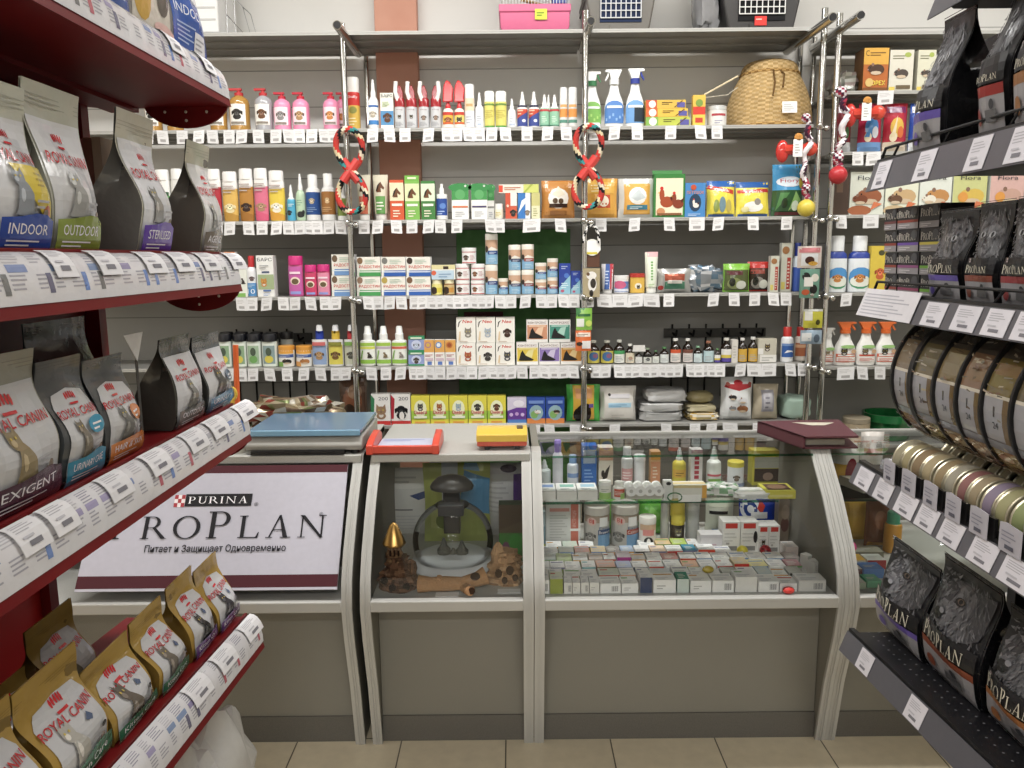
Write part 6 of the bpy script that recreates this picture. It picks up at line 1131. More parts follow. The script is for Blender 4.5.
b=MB('paper'); lb=[(q0[0][0]*.62+q0[3][0]*.38,2.65),(q0[0][0]*.45+q0[3][0]*.55,2.60),(q0[2][0]*.8+q0[1][0]*.2-.01,2.60),(q0[3][0]*.86+q0[0][0]*.14,2.64)]
b.prism(lb,lambda p,tt:bq(p,.0405+.001*tt),'#c9c2b0'); b.build('cover_label',t)
# stuff behind the scale
lump('candy_bag',(atY(300,418,2.9).x,2.80,ct),(.36,.13,.115),'#8a7a60','shiny bag of dried treats lying behind the weighing scale','bag',seed=51,amp=.35,mat='foil',cf=lambda u,v:vary(R.choice(['#8a7a5c','#5c4a38','#a89c80','#6f7a48','#8a3a2c','#b4b0a4']),.2),n=40)
packet('treat_bag',340,369,377,'m5',lambda A:(A.rect(.05,0,.95,1,'#5a4030'),A.ell(.5,.5,.35,.3,'#7a4a30'),A.ell(.4,.3,.2,.15,'#3a2a20'),A.ell(.6,.7,.25,.15,'#8a6a50')),'dark brown clear bag standing at the first post behind the scale',None,c='#6a5a4c',dep=.07)
def stick(pts,r,c,lab,name,Y,m='plastic',cat='stick'):
    b=MB(m); b.tube([atY(x,y,Y) for x,y in pts],r,c,n=8); o=b.build(name); tag(o,lab,cat); return o
base=atY(236,452,2.55)
o=stick([(235.5,345),(237.5,404)],.0085,'#e8641c','orange handled tool standing upright in front of the scale','upright_tool',2.5); b=MB('plastic'); b.tube([atY(237.5,404,2.5),atY(238,452,2.5)],.006,'#2a2a2c',n=8); b.build('shaft',o)
b=MB('plastic'); p=atY(231,394,2.46); b.tube([(p.x+.016*math.cos(a),p.y,p.z+.02*math.sin(a)) for a in [6.283*i/16 for i in range(16)]],.005,'#d8b428',n=7,closed=True); b.tube([(p.x+.004,p.y,p.z-.022),(p.x-.002,p.y,p.z-.05),(p.x+.01,p.y,p.z-.075)],.007,'#d8b428',n=7)
o=b.build('scissors'); tag(o,'yellow handled scissors standing next to the orange tool','scissors'); b=MB('metal'); b.tube([(p.x+.01,p.y,p.z-.075),(p.x+.012,p.y,ct+.001)],.003,'#ccc',n=6); b.build('blade',o)
p=atY(238,452,2.48); b=MB('plastic'); b.lathe([(.03,0),(.033,.05),(.033,.075),(.028,.075),(.028,.01)],'#cfcac0',n=16); o=b.build('pen_cup',loc=(p.x+.0,2.485,ct)); tag(o,'small pale cup holding the orange tool and scissors','cup')
# ================================================================ GLASS CASE
DZ=.52; GZ=.742
def cb(name,x0,x1,yt,z,Y,artf,lab,**k): return boxo(name,x0,x1,yt,'m5',artf,lab,None,zb=z,yoff=Y-SF,**k)
def cbt(name,x0,x1,yt,z,Y,kind,lab,**k): return bottle(name,x0,x1,yt,'m5',kind,lab,None,zb=z,yoff=Y-SF,**k)
def lay(x0,x1,z,Y,h,d,c,front,topart,frontart,lab,name='medicine_box',rot=0.0):
    """small carton lying flat: size from picture width, own height and depth"""
    a=XatYZ(x0,Y,z); c2=XatYZ(x1,Y,z); w=(c2-a)*.97
    b=MB('card'); b.box(-w/2,w/2,0,d,0,h,c,front=front)
    if topart: A=Art(w/d); topart(A); b.art(A,lambda u,v,e:(-w/2+w*u,d*v,h+e))
    if frontart: A=Art(w/h); frontart(A); b.art(A,lambda u,v,e:(-w/2+w*u,-e,h*v))
    o=b.build(name,loc=((a+c2)/2,Y,z+E0),rotz=rot,smooth=False); tag(o,lab,'box'); return o
# glass shelf, front row
for i,(x0,x1,c) in enumerate(((537.5,556,'#7f9fd0'),(556.5,577,'#7fb8a8'),(577.5,598,'#9cc4d8'))):
    lay(x0,x1,GZ,2.43,.032,.085,'#e6e6e2','#e2e0da',lambda A,c=c:(A.rect(.2,.45,.9,.8,c),A.lines(.2,.7,.1,.35,2,'#b0b4b8')),lambda A:A.rect(0,.9,1,1,'#c9c7c0'),f'flat white box with blue green print on the glass shelf, {nth(i,3)}')
cbt('pill_jar',598.5,611,481,GZ,2.43,'jar','white jar with a green lower label on the glass shelf',body='#e6e6dc',cap='#ecebe6',label=lambda A:(A.rect(0,0,1,.5,'#9cc46a'),A.lines(.2,.8,.6,.85,2,'#a4a8a0')),lz=(.03,.78),cat='jar')
cbt('pill_jar',612.5,625,481.5,GZ,2.43,'wide','white jar with a red and green label on the glass shelf',body='#e9e6e0',cap='#e6e4de',label=lambda A:(A.rect(.1,.2,.9,.95,'#c8523c'),A.rect(.55,0,.9,.6,'#9cc46a'),A.lines(.15,.85,.4,.8,3,'#e8d8d0')),lz=(.04,.66),cat='jar')
lay(625.5,663,GZ,2.435,.018,.06,'#dad6cc','#d0ccc2',lambda A:A.lines(.1,.9,.3,.8,2,'#c0bcb0'),None,'open cream tray holding four white rolls on the glass shelf','carton')
for i in range(4):
    c=atY(630.5+9.2*i,492.5,2.42); b=MB('paper'); b.lathe([(.0035,-.001),(.0165,-.0015),(.0165,.06),(.004,.06)],'#e9e9e6',(0,0,0),18,rot=Matrix.Rotation(-math.pi/2,3,'X')); b.lathe([(.006,-.0018),(.006,-.0016)],'#b9b7b2',(0,0,0),10,rot=Matrix.Rotation(-math.pi/2,3,'X'))
    o=b.build('bandage_roll',loc=(c.x,2.405,GZ+.0185+.0165+E0)); tag(o,f'white bandage roll end on in the cream tray, {nth(i,4)}','roll')
cb('medicine_box',664,672.5,482,GZ,2.43,lambda A:(A.rect(.1,.1,.9,.8,'#d8d8d4'),A.ell(.5,.9,.3,.1,'#222')),'small white box with a black cap print on the glass shelf',c='#e4e4e0',dep=.03)
lay(673,707,GZ,2.44,.042,.05,'#e4e0d2','#dcd9d0',lambda A:A.rect(0,.3,1,.7,'#dcc48a'),lambda A:(A.rect(.86,0,1,1,'#e2a63a'),A.rect(.0,.8,.86,1,'#d8c48a')),'long cream box with yellow end on the glass shelf')
b=MB('paper'); c=atY(690,494,2.40); b.box(-.035,.035,0,.002,0,.022,'#ecebe8'); tag(b.build('price_tag',loc=(c.x,2.402,GZ+E0)),'white price tag before the long cream box on the glass shelf','price tag')
b=MB('matte'); n=20; b.tube([(.022*math.cos(6.283*i/n),.004*math.sin(6.283*i/n),.018+.013*math.sin(6.283*i/n)) for i in range(n)],.0022,'#2f6a3c',n=6,closed=True); c=atY(675,492,2.40); tag(b.build('collar_ring',loc=(c.x,2.402,GZ-.002)),'thin dark green ring leaning on the glass shelf','ring')
cc=atY(722,490,2.46); lump('pill_pack',(cc.x,2.47,GZ),(.11,.06,.04),'#cfd2d0','crumpled white and green pack next to the long cream box','pack',seed=61,amp=.2,cf=lambda u,v:vary(R.choice(['#dcdcd8','#c4c8c4','#7fa882']),.08))
cc=atY(751,494,2.44); lump('folded_bag',(cc.x,2.455,GZ),(.11,.075,.022),'#dcdcda','flat folded white bag on the glass shelf','bag',seed=62,amp=.12,pw=.4)
lay(765,796,GZ,2.425,.026,.085,'#c6c03c','#cfc63a',lambda A:(A.rect(.12,.12,.9,.9,'#5a3f36'),A.ell(.5,.5,.3,None,'#8a6a54')),lambda A:A.rect(.1,.2,.9,.5,'#d9d07a'),'yellow framed box with a brown picture at the end of the glass shelf')
# glass shelf, back row (standing)
Yb=2.60
BKR=[('mist_bottle',538,551,460,'mist','clear mist bottle at the back corner of the glass shelf',dict(body='#c9d2d2',cap='#d8dede')),
('ointment_tube',552.5,563,440,'screw','white bottle with a violet cap at the back of the glass shelf',dict(body='#e2e2ea',cap='#8a78c0')),
('lotion_bottle',567,578.5,455,'screw','white bottle with pale blue cap at the back of the glass shelf',dict(body='#dfe4ec',cap='#8ab0e0',label=lambda A:A.rect(0,.3,1,.6,'#7fa0d0'),lz=(.1,.6)))]
for nm,x0,x1,yt,kd,lab,k in BKR: cbt(nm,x0,x1,yt,GZ,Yb,kd,lab,**k)
cb('medicine_box',582,596.5,446,GZ,Yb,lambda A:(A.rect(0,0,1,1,'#2f6fc4'),A.rect(.08,.55,.92,.9,'#a9b8cc'),A.lines(.15,.85,.1,.45,4,'#8ab4e8')),'bright blue box at the back of the glass shelf',c='#2f6fc4',dep=.05)
cb('medicine_box',598.5,613,448,GZ,Yb,lambda A:(A.rect(0,.66,1,1,'#d8a88c'),A.poly([(.2,.1),(.5,.4),(.8,.55),(.6,.2)],'#2a2422'),A.ell(.3,.3,.12,.1,'#2a2422')),'cream box with a black cat at the back of the glass shelf',c='#e6dccc',dep=.05)
cbt('lotion_bottle',621,632.5,447,GZ,Yb,'wide','white bottle with pink label at the back of the glass shelf',body='#dcdcdc',cap='#d8dadc',label=lambda A:(A.rect(0,.1,1,.7,'#d8a0a0'),A.lines(.1,.9,.2,.6,3,'#f0e0e0')),lz=(.05,.6))
cbt('lotion_bottle',633.5,645,455,GZ,Yb,'jar','plain white jar with a tall lid at the back of the glass shelf',body='#e2e2e4',cap='#e8e8ea')
cb('medicine_box',650.5,660,452,GZ,Yb,lambda A:(A.rect(0,.75,1,1,'#e0a040'),A.rect(0,.1,1,.7,'#d8946a'),A.lines(.2,.8,.2,.6,4,'#f0d8c0')),'narrow orange box at the back of the glass shelf',c='#e0b080',dep=.04)
cbt('mist_bottle',672,685.5,448,GZ,Yb,'mist','yellow mist bottle with white nozzle at the back of the glass shelf',body='#d8c838',cap='#e6e8ea',label=lambda A:(A.rect(0,.3,1,.8,'#e0b040'),A.lines(.2,.8,.4,.7,2,'#8a6a20')),lz=(.05,.5))
cb('medicine_box',690.5,702,450,GZ,Yb,lambda A:(A.rect(0,0,1,1,'#e0dcda'),A.rects([(.3,.15+.14*k,.7,.25+.14*k) for k in range(5)],'#b83a4c'),A.rect(0,.9,1,1,'#c8a0a8')),'tall white box with upright red lettering at the back of the glass shelf',c='#e0dcda',dep=.04)
cbt('mist_bottle',706,720.5,447,GZ,Yb,'mist','white mist bottle with a red line at the back of the glass shelf',body='#dfe2dc',cap='#e6e8e8',label=lambda A:(A.rect(0,.35,1,.48,'#d0606a'),A.ell(.5,.1,.45,.12,'#7fb04c')),lz=(.04,.5))
cbt('pill_jar',727,743,461,GZ,Yb-.05,'jar','white tub with a yellow lid and a dog print on the glass shelf',body='#d9dcdf',cap='#d8c83a',label=lambda A:(A.dog(.45,.5,.2,'#6a5a4c','#3a2f28'),A.rect(0,0,1,.2,'#8a9ab8')),lz=(.04,.76),cat='tub')
cb('medicine_box',751.5,778,451,GZ,Yb-.02,lambda A:(A.rect(0,.85,1,1,'#c6bc38'),A.rect(.0,.0,.08,1,'#c6bc38'),A.rect(.08,.5,1,.82,'#a9a8a0'),A.rect(.08,.1,1,.48,'#3a2c2a'),A.ell(.6,.25,.2,.12,'#8a7468')),'tall yellow and black box at the back of the glass shelf',c='#b8b23c',dep=.05)
# deck, back row
Yd=2.62
cb('leaflet_box',546,580.5,504,DZ,Yd,lambda A:(A.rect(0,0,1,1,'#dcdcda'),A.rect(.72,0,.94,1,'#d0705c'),A.rect(.1,.82,.68,.9,'#c88a80'),A.lines(.1,.66,.2,.78,9,'#c0c0be'),A.rect(.7,.36,1,.42,'#f2f2f0'),A.text('ИНСТРУКЦИЯ',.83,.65,.5,.1,'#e8c8c0',rot=1.57)),'large white leaflet box with a salmon stripe in the glass case',c='#dcdcda',dep=.05)
cb('medicine_box',537,545.5,512,DZ,Yd-.02,lambda A:(A.rect(0,.1,1,.6,'#7fa4b4'),A.rect(0,0,1,.12,'#c8cc4a')),'narrow blue grey box in the corner of the glass case',c='#a9c0c8',dep=.05)
def tubl(t,c1,two): return lambda A:(A.rect(0,.78,1,1,'#a08c7c'),A.ell(.28,.82,.17,.13,'#d0b0a8'),A.text('8',.24,.84,.1,.15,'#c03a34'),A.text('1',.34,.82,.05,.13,'#c03a34'),A.rect(.55,.66,.85,.95,'#e0e0de'),A.rect(.5,.0,1,.4,'#6f9cc4'),A.rect(.5,.4,1,.56,c1),A.text(t,.74,.48,.42,.1,'#e6e0dc'),A.text('Excel',.72,.61,.36,.09,'#4a6a94'),A.dog(.25,.35,.2,'#7a7874','#4a4846'))
cbt('supplement_tub',583.5,609.5,504,DZ,Yd-.02,'jar','large grey tub with a dog print and blue label in the glass case, left one',body='#b9b6b0',cap='#cfcac2',label=tubl('Brewers','#2c4a78',0),lz=(.02,.79),cat='tub')
cbt('supplement_tub',610.5,638.5,503,DZ,Yd-.02,'jar','large grey tub with a red banded blue label in the glass case, right one',body='#b9b6b0',cap='#cfcac2',label=tubl('Calcium','#a8402c',1),lz=(.02,.79),cat='tub')
cbt('supplement_tub',638.5,655.5,516,DZ,Yd-.04,'jar','small white tub with a black and white dog in the glass case',body='#dcd8d2',cap='#e0dcd4',label=lambda A:(A.rect(0,.75,1,1,'#c9a888'),A.rect(.2,.55,.8,.8,'#d88a84'),A.ell(.5,.3,.24,.2,'#1d1d20'),A.ell(.5,.25,.1,.2,'#ecebe6')),lz=(.02,.79),cat='tub')
for i,(x0,x1,yt,lab) in enumerate(((592,636,499,'lime green bag behind the two large grey tubs'),(637,668,497,'lime green bag behind the small white tub'))):
    packet('treat_bag',x0,x1,yt,'m5',lambda A:(A.rect(.1,.1,.9,.9,'#5fae34'),A.poly([(.2,.2),(.8,.5),(.4,.8)],'#7ac448')),lab,None,c='#58a832',dep=.05,zb=DZ,Yabs=2.74)
cbt('spray_can',669.5,684,498,DZ,Yd,'flip','yellow topped can with a dark cat picture in the glass case',bands=[(.16,'#6a3426'),(.62,'#3a302a'),(1,'#d4bf2a')],body='#d4bf2a',cap='#d4bf2a',label=lambda A:(A.rect(0,.55,1,1,'#d4bf2a'),A.cat(.5,.35,.3,'#6a625c'),A.ell(.5,.75,.45,.15,'#d8c63a'),A.text('Kater',.5,.12,.7,.08,'#e8e0d8')),lz=(.04,.76))
for i,(x0,x1) in enumerate(((660,668.5),(685,698.5))): cbt('shampoo_bottle',x0,x1,500,DZ,Yd+.01,'flip',['slim grey white tube standing before the lime bag in the glass case','plain grey white tube next to the yellow topped can'][i],body='#b9bab8',cap='#c4c5c2')
packet('feed_bag',704,733,498,'m5',lambda A:(A.rect(.1,.62,.75,.7,'#2a2a28'),A.rect(.05,.8,.9,.9,'#c9cab8'),A.rect(.2,0,.4,.25,'#3f8cc4')),'off white bag with a black line in the glass case',None,c='#c9cbbb',dep=.05,zb=DZ,Yabs=2.70,mat='paper')
packet('treat_bag',737,779,497,'m5',lambda A:(A.rect(0,0,1,1,'#2444b8'),A.ell(.25,.72,.24,.3,'#e2e4ec'),A.ell(.25,.72,.16,.2,'#24408c'),A.ell(.25,.72,.08,.1,'#e2e4ec'),A.poly([(.4,.75),(.5,.95),(.6,.8),(.5,.6)],'#d03a2c'),A.rect(.25,.5,.65,.66,'#ecebee'),A.poly([(0,.4),(.3,.5),(.3,.56),(0,.5)],'#d84a40'),A.rect(.6,0,1,.2,'#d07a5c')),'royal blue treat bag with a white rosette in the glass case',None,c='#2444b8',dep=.05,zb=DZ,Yabs=2.71)
cb('carton',777,790.5,495,DZ,Yd+.0,lambda A:(A.rect(.05,.05,.95,.95,'#8a7a6a'),A.ell(.5,.4,.3,.15,'#6a4a44'),A.ell(.5,.65,.3,.15,'#9c8a78')),'tall brown grey box at the right end of the glass case',c='#93877a',dep=.04)
for i,(x0,x1,yt) in enumerate(((722,739.5,522),(740,757.5,522),(757.8,768,526),(768.3,779,526))):
    cb('medicine_box',x0,x1,yt,DZ,Yd-.07 if i<2 else Yd-.08,lambda A,i=i:(A.rect(.15,.78,.85,.95,'#c8382e'),A.lines(.1,.9,.35,.7,3,'#c8c6c2'),A.rect(.15,.05,.85,.2,'#8a8886') if i!=2 else A.cat(.5,.4,.25,'#2a2624'),A.ell(.85,.5,.12,.2,'#1d1b1c') if i==1 else A.rect(.2,.25,.4,.32,'#a8a6a2')),f'white box with a red top label in the glass case, {nth(i,4)}',c='#e2e0dc',dep=.06)
cb('medicine_box',700,722,535,DZ,Yd-.085,lambda A:(A.rect(.0,.85,1,1,'#ccc8cc'),A.lines(.2,.8,.3,.6,2,'#c09aa8')),'low plain white box before the off white bag',c='#d6d2d4',dep=.05)
for px,py,r,c,lab in ((744,554,.0185,'#d8c824','bright yellow ball among the boxes in the glass case'),(769,556,.019,'#b02430','dark red striped ball among the boxes in the glass case')):
    p=atZ(px,py+5,DZ); b=MB('plastic'); b.sphere((0,0,r),r,c,n=18,cf=(lambda j,i:C('#b02430') if (i//2+j)%3 else C('#701820')) if 'red' in lab else None); tag(b.build('toy_ball',loc=(p.x,2.51,DZ+E0)),lab,'ball')
# deck, rows of small medicine boxes
rows=[(2.228,[(537.5,549.5,.042,'#d9d9d6',None),(550,563,.046,'#c9d2a0','#8e9a1e'),(564,572,.034,'#dce0ea','#dcdad4'),(572.5,580.5,.034,'#dce0ea','#dcdad4'),(581,589,.034,'#dce0ea','#dcdad4'),(589.5,599.5,.034,'#dce0ea','#dcdad4'),(600,621,.03,'#e2e0da',None),(621.5,638.5,.03,'#e6e2da',None),(640,652,.048,'#dfe2ea','#243a66'),(653,676,.04,'#e6e6de',None),(677,689,.042,'#2f8f78','#c9d6d0'),(690,711.5,.036,'#e6eae0',None),(712,734,.036,'#e6eae0',None),(735,757,.046,'#dfe8cc','#e2e0dc'),(758,779,.032,'#dcdcd8',None),(779.5,797,.026,'#d8dcd8',None),(798,826,.034,'#d2d2ce','#dcdad6')]),
(2.292,[(538,549,.03,'#dcdcd8',None),(549.5,563,.03,'#dfe2d6','#9aa84a'),(564,581,.028,'#e6e2dc','#c05040'),(581.5,598,.028,'#e2e2e0','#7f9fc0'),(599,620,.03,'#b9c4a4','#9aa48a'),(620.5,636,.03,'#e6dccf','#d8a080'),(637,650,.03,'#e2e6ea',None),(651,672,.028,'#c4cace','#d9dcdc'),(673,690,.034,'#e0e2e0',None),(691,706,.03,'#e9e4d6',None),(707,722,.024,'#e2dccc','#d8b060'),(723,738,.03,'#8f9488','#6a6f64'),(739,757,.03,'#e2e4de',None),(758,772,.03,'#c9d6d8',None),(773,788,.026,'#dfe0dc',None),(789,803,.03,'#a9a8a0','#55524c')]),
(2.356,[(538.5,550,.03,'#d4d6d4',None),(550.5,565,.03,'#e2e4dc','#a9b86a'),(565.5,581,.028,'#e4e0d8',None),(582,596,.03,'#e6e6e2',None),(597,616,.03,'#d8704a','#6a6a3c'),(617,632,.028,'#b8c4e0',None),(633,648,.028,'#dce0e0','#5a6a80'),(649,664,.03,'#dfe2e4',None),(665,682,.03,'#d4d8da',None),(683,699,.028,'#e8884a','#e0a080'),(700,716,.03,'#e6e6e0',None),(717,733,.03,'#e2ded6',None),(734,749,.036,'#c9a04a','#d43a2c'),(750,768,.028,'#e6cf3a','#e2e0da'),(769,786,.028,'#d0dc9a',None),(787,802,.028,'#a03a44','#b8b4b0')]),
(2.42,[(540,556,.03,'#cfd6d4',None),(556.5,572,.03,'#c9d6a8',None),(573,588,.028,'#e2e0d8','#7a9a4a'),(589,603,.03,'#d8c8c0',None),(604,616,.03,'#e4e2de',None),(617,631,.036,'#dcc0d8','#b0248c'),(632,646,.028,'#dccfc8','#d87a6a'),(647,662,.03,'#e2e4e6',None),(663,679,.028,'#b03a30','#d8d4d0'),(680,696,.03,'#d4d8d2','#d8583c'),(697,712,.03,'#e0e4e4',None),(713,730,.028,'#dfe2e6',None),(731,748,.03,'#d0d4d2',None),(749,766,.028,'#dfe0de',None),(767,784,.028,'#dcd8d8',None),(785,799,.028,'#8a6a68','#b9b4b0')]),
(2.485,[(543,558,.03,'#d2d6d8',None),(559,574,.03,'#c8ccc4',None),(575,590,.03,'#b8503c','#c9c4be'),(591,606,.03,'#d8c4a0',None),(607,620,.028,'#3a2c26','#d8a070'),(621,634,.03,'#5a80b8','#e0dfe0'),(635,650,.03,'#e0e2e2','#3a3a3a'),(651,666,.03,'#e0a46a','#d8c8a0'),(667,683,.03,'#d8d06a','#c93a34'),(684,697,.032,'#3f8ca8','#2f7a98'),(698,715,.034,'#e6dcd4','#d84a30'),(716,732,.026,'#e2d6c8',None),(785,798,.04,'#c9b8b0','#d0c0ba')]),
(2.55,[(546,562,.024,'#d2d6d8',None),(563,578,.024,'#c9d8c8',None),(579,594,.024,'#d8d4c8','#d0b020'),(639,655,.026,'#d9dcd8',None),(656,671,.03,'#e0c08a',None),(672,687,.03,'#b9d060',None),(688,699,.028,'#e0e0da','#48b070')])]
def cname(tc,fc):
    nm={'white':'#dedede','cream':'#e0d8b8','green':'#7fae60','teal':'#2f8f78','blue':'#5a80b8','navy':'#243a66','orange':'#e0803a','red':'#c04038','yellow':'#dcc832','magenta':'#b0248c','brown':'#6a4030','grey':'#8a8a86','olive':'#8e9a1e','pink':'#d8a8c0'}
    f=lambda h:tuple(int(h[i:i+2],16) for i in(1,3,5)); g=lambda h:min(nm,key=lambda k:sum((a-b)**2 for a,b in zip(f(nm[k]),f(h))))
    a=g(tc); b=g(fc or tc); return f'{a} medicine' if a==b else f'{a} topped {b}'
RN=['front','second','third','fourth','fifth','rear']
for ri,(Y,L) in enumerate(rows):
    for i,(x0,x1,h,tc,fc) in enumerate(L):
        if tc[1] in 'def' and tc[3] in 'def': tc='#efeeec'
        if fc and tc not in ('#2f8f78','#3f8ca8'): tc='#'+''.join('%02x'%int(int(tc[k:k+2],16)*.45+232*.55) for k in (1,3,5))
        cs={'#8e9a1e':'olive','#243a66':'navy','#2f8f78':'teal'}.get(fc or tc,'')
        rr=random.Random(ri*50+i)
        acc=rr.choice(['#7f9fd0','#c85a4c','#7fae6a','#d8a04a','#8a8aa8','#6fb0b8'])
        tr=(lambda A,acc=acc,tc=tc,ri=ri,i=i:(A.lines(.12,.8,.12,.5,2,'#c0c1c6'),A.rect(.08,.66,.92 if (ri+i)%3==0 else .45,.8,acc if (ri+i)%2 else '#c6c8cc'))) if tc[1] in 'def' else (lambda A:(A.lines(.15,.85,.2,.8,3,'#d8d8d0')))
        fr=None
        if ri==0 and (fc in(None,'#dcdad4','#dcdad6')): fr=lambda A:(A.barcode(.55,.2,.88,.75,'#77777a') if i%2==0 else A.lines(.15,.6,.3,.7,2,'#b4b2b0'))
        elif ri>0: fr=(lambda A,acc=acc:A.rect(0,.8,1,1,acc)) if (ri+i)%2 else (lambda A:A.lines(.15,.7,.3,.7,2,'#c2c1be'))
        n=len(L); pos='leftmost' if i==0 else 'rightmost' if i==n-1 else (NTH[i] if i<=n//2 else NTH[n-1-i])+(' from left' if i<=n//2 else ' from right')
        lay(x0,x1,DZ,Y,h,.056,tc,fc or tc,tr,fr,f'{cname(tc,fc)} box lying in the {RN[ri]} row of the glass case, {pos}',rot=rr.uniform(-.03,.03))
for px,py,w,c,lab in ((706,581,.028,'#b09a1c','olive yellow plastic clip among the boxes of the glass case'),(791,597,.03,'#d8342c','red plastic clip at the front of the glass case')):
    p=atZ(px,py,DZ); b=MB('plastic'); b.sphere((0,0,.0),.012,c,n=14,sc=(1.5,1.0,.9)); 
    tag(b.build('plastic_clip',loc=(p.x,max(2.215,p.y-.035) if py>590 else p.y-.02,DZ+.011+(.034 if py<590 else 0))),lab,'clip')
for i,(x0,x1,yt) in enumerate(((806,814,556),(813,822,562))):
    cb('medicine_box',x0,x1,yt,DZ,2.40-.05*i,lambda A:(A.lines(.15,.85,.2,.8,4,'#b4b2ae')),['upright grey white box at the end panel, back one','upright grey white box at the end panel, front one'][i],c='#cfcdc8',dep=.03,rot=.5)
# price strips inside the corner counter and its goods
packet('treat_bag',838,870,492,'m5',lambda A:(A.rect(0,0,1,1,'#d8a81c'),A.poly([(.9,0),(1,1),(.75,.9)],'#8a4a24')),'yellow pet food bag lying in the corner counter',None,c='#d8a41c',dep=.06,zb=DZ,Yabs=2.66)
packet('treat_bag',863,888,500,'m5',lambda A:(A.rect(.05,0,.95,1,'#7a3f22'),A.rect(.1,0,.9,.1,'#d89a2c'),A.ell(.5,.6,.25,.2,'#9a5a34')),'brown pet food bag next to the yellow one in the corner counter',None,c='#8a4c28',dep=.06,zb=DZ,Yabs=2.60)
cbt('lotion_bottle',883,900,512,DZ,2.52,'wide','small orange yellow bottle with a green cap in the corner counter',body='#dc9a18',cap='#3fae8a')
cc=atY(855,474,2.6); b=MB('card'); b.box(-.09,.09,0,.12,0,.03,'#a09a88'); o=b.build('cardboard_tray',loc=(cc.x+.06,2.5,GZ+E0),rotz=.3); tag(o,'grey cardboard tray on the glass of the corner counter','tray')
b=MB('glass'); b.box(1.0,1.97,2.42,2.72,.736,.742); b.box(1.0,1.97,2.416,2.42,.735,.743,m='glassedge'); under(b.build('glass_shelf',cD),cD)
packet('treat_bag',830,858,443,'m5',lambda A:(A.rect(0,0,1,.5,'#e0a81c'),A.rect(0,.5,1,1,'#e6e0d8'),A.ell(.65,.35,.25,.3,'#8a2438')),'yellow pack with a wine red spot on the upper glass of the corner counter',None,c='#e2c060',dep=.05,zb=GZ,Yabs=2.60)
packet('treat_bag',858,882,432,'m5',lambda A:(A.rect(.05,.1,.95,.9,'#e2dcd8'),A.rect(.1,.5,.9,.65,'#d88a84')),'white pack with a salmon line on the corner counter shelf',None,c='#dcd6d0',dep=.05,zb=GZ,Yabs=2.68)
for i,(x0,x1,Y,h,c,fc) in enumerate(((842,866,2.24,.02,'#d8d8cc','#b9c8b0'),(867,882,2.25,.02,'#5fb08a','#5fb08a'),(843,862,2.32,.03,'#e0dcd8','#6a4048'),(863,884,2.32,.03,'#4f82c8','#4f82c8'),(844,866,2.39,.03,'#e0b03c','#d8d0c0'),(867,886,2.39,.03,'#d8dcd8','#b03038'),(846,884,2.46,.03,'#8f8c7c','#7a7868'))):
    lay(x0,x1,DZ,Y,h,.055,c,fc,lambda A:A.lines(.15,.8,.3,.7,2,'#c0c0bc'),None,f'small {["pale green","mint green","white and plum","blue","yellow","white and red","long olive grey"][i]} box lying in the corner counter')
for px,py,r,c,lab in ((853,590,.026,'#d8662c','orange and green ball at the front of the corner counter'),(851,556,.018,'#d83a88','hot pink ball in the corner counter')):
    p=atZ(px,py,DZ+.02); b=MB('plastic'); b.sphere((0,0,r),r,c,n=16,cf=(lambda j,i:C(['#d8662c','#d84a30','#8fae3c','#e0b83c'][(i//4+j//3)%4])) if 'green' in lab else None); tag(b.build('toy_ball',loc=(p.x,2.222 if r>.02 else 2.46,DZ+E0+(.02 if r>.02 else .03))),lab,'ball')
# ================================================================ FISH BOWL COUNTER
def onp(px,py,Y): return atY(px,py,Y)
# bowl
c=atY(453,540,2.47); Rb=40/800*2.6
f=empty('fish_bowl',(c.x,2.47,DZ+E0)); tag(f,'round glass fish bowl with a black lamp hood and white base in the narrow counter','fish bowl')
zc=c.z-DZ
b=MB('plastic'); b.lathe([(.135,0),(.14,.006),(.13,.022),(.105,.034),(.09,.036)],'#c9ccd0',n=32); b.build('base',f)
b=MB('bowl_glass'); k=16; pr=[]
for i in range(k+1):
    a=-1.15+ (1.15+1.1)*i/k; pr.append((Rb*math.cos(a),zc+Rb*math.sin(a)))
b.lathe(pr,'#fff',n=36); b.f=b.f[:-2]; b.c=b.c[:-2]; b.m=b.m[:-2]; b.build('glass_globe',f)
b=MB('rough'); b.lathe([(Rb*math.cos(-1.14)*.97,zc-Rb*.9),(Rb*.60,zc-Rb*.78),(Rb*.72,zc-Rb*.66),(Rb*.5,zc-Rb*.6),(.004,zc-Rb*.58)],'#8a8880',n=30,bands=[(9,'#a29f96')]); gv=b.build('gravel',f)
b=MB('plastic'); b.lathe([(Rb*.42,zc+Rb*.88),(Rb*.42,zc+Rb*.93),(Rb*.2,zc+Rb*.95)],'#1d1d20',n=24); b.box(-.026,.026,-.035,.02,zc+Rb*.25,zc+Rb*1.3,'#202023'); b.box(-.04,.04,-.07,-.03,zc+Rb*.78,zc+Rb*1.05,'#4a4a4c'); b.build('filter_unit',f,bev=.002)
b=MB('plastic'); hr=22/800*2.55; zz=zc+Rb*1.32
b.lathe([(hr*.2,zz-.006),(hr*.97,zz),(hr,zz+.008),(hr*.93,zz+.018),(hr*.65,zz+.036),(hr*.25,zz+.044),(.002,zz+.045)],'#4a4947',n=32,sy=.75); b.build('lamp_hood',f)
b=MB('rough'); 
for dx,h in ((-.03,.085),(.0,.05),(.028,.075)): b.lathe([(.02,0),(.022,h*.55),(.012,h*.7),(.004,h)],'#5a5c56',(dx,.0,zc-Rb*.6),10)
b.build('castle_ornament',f)
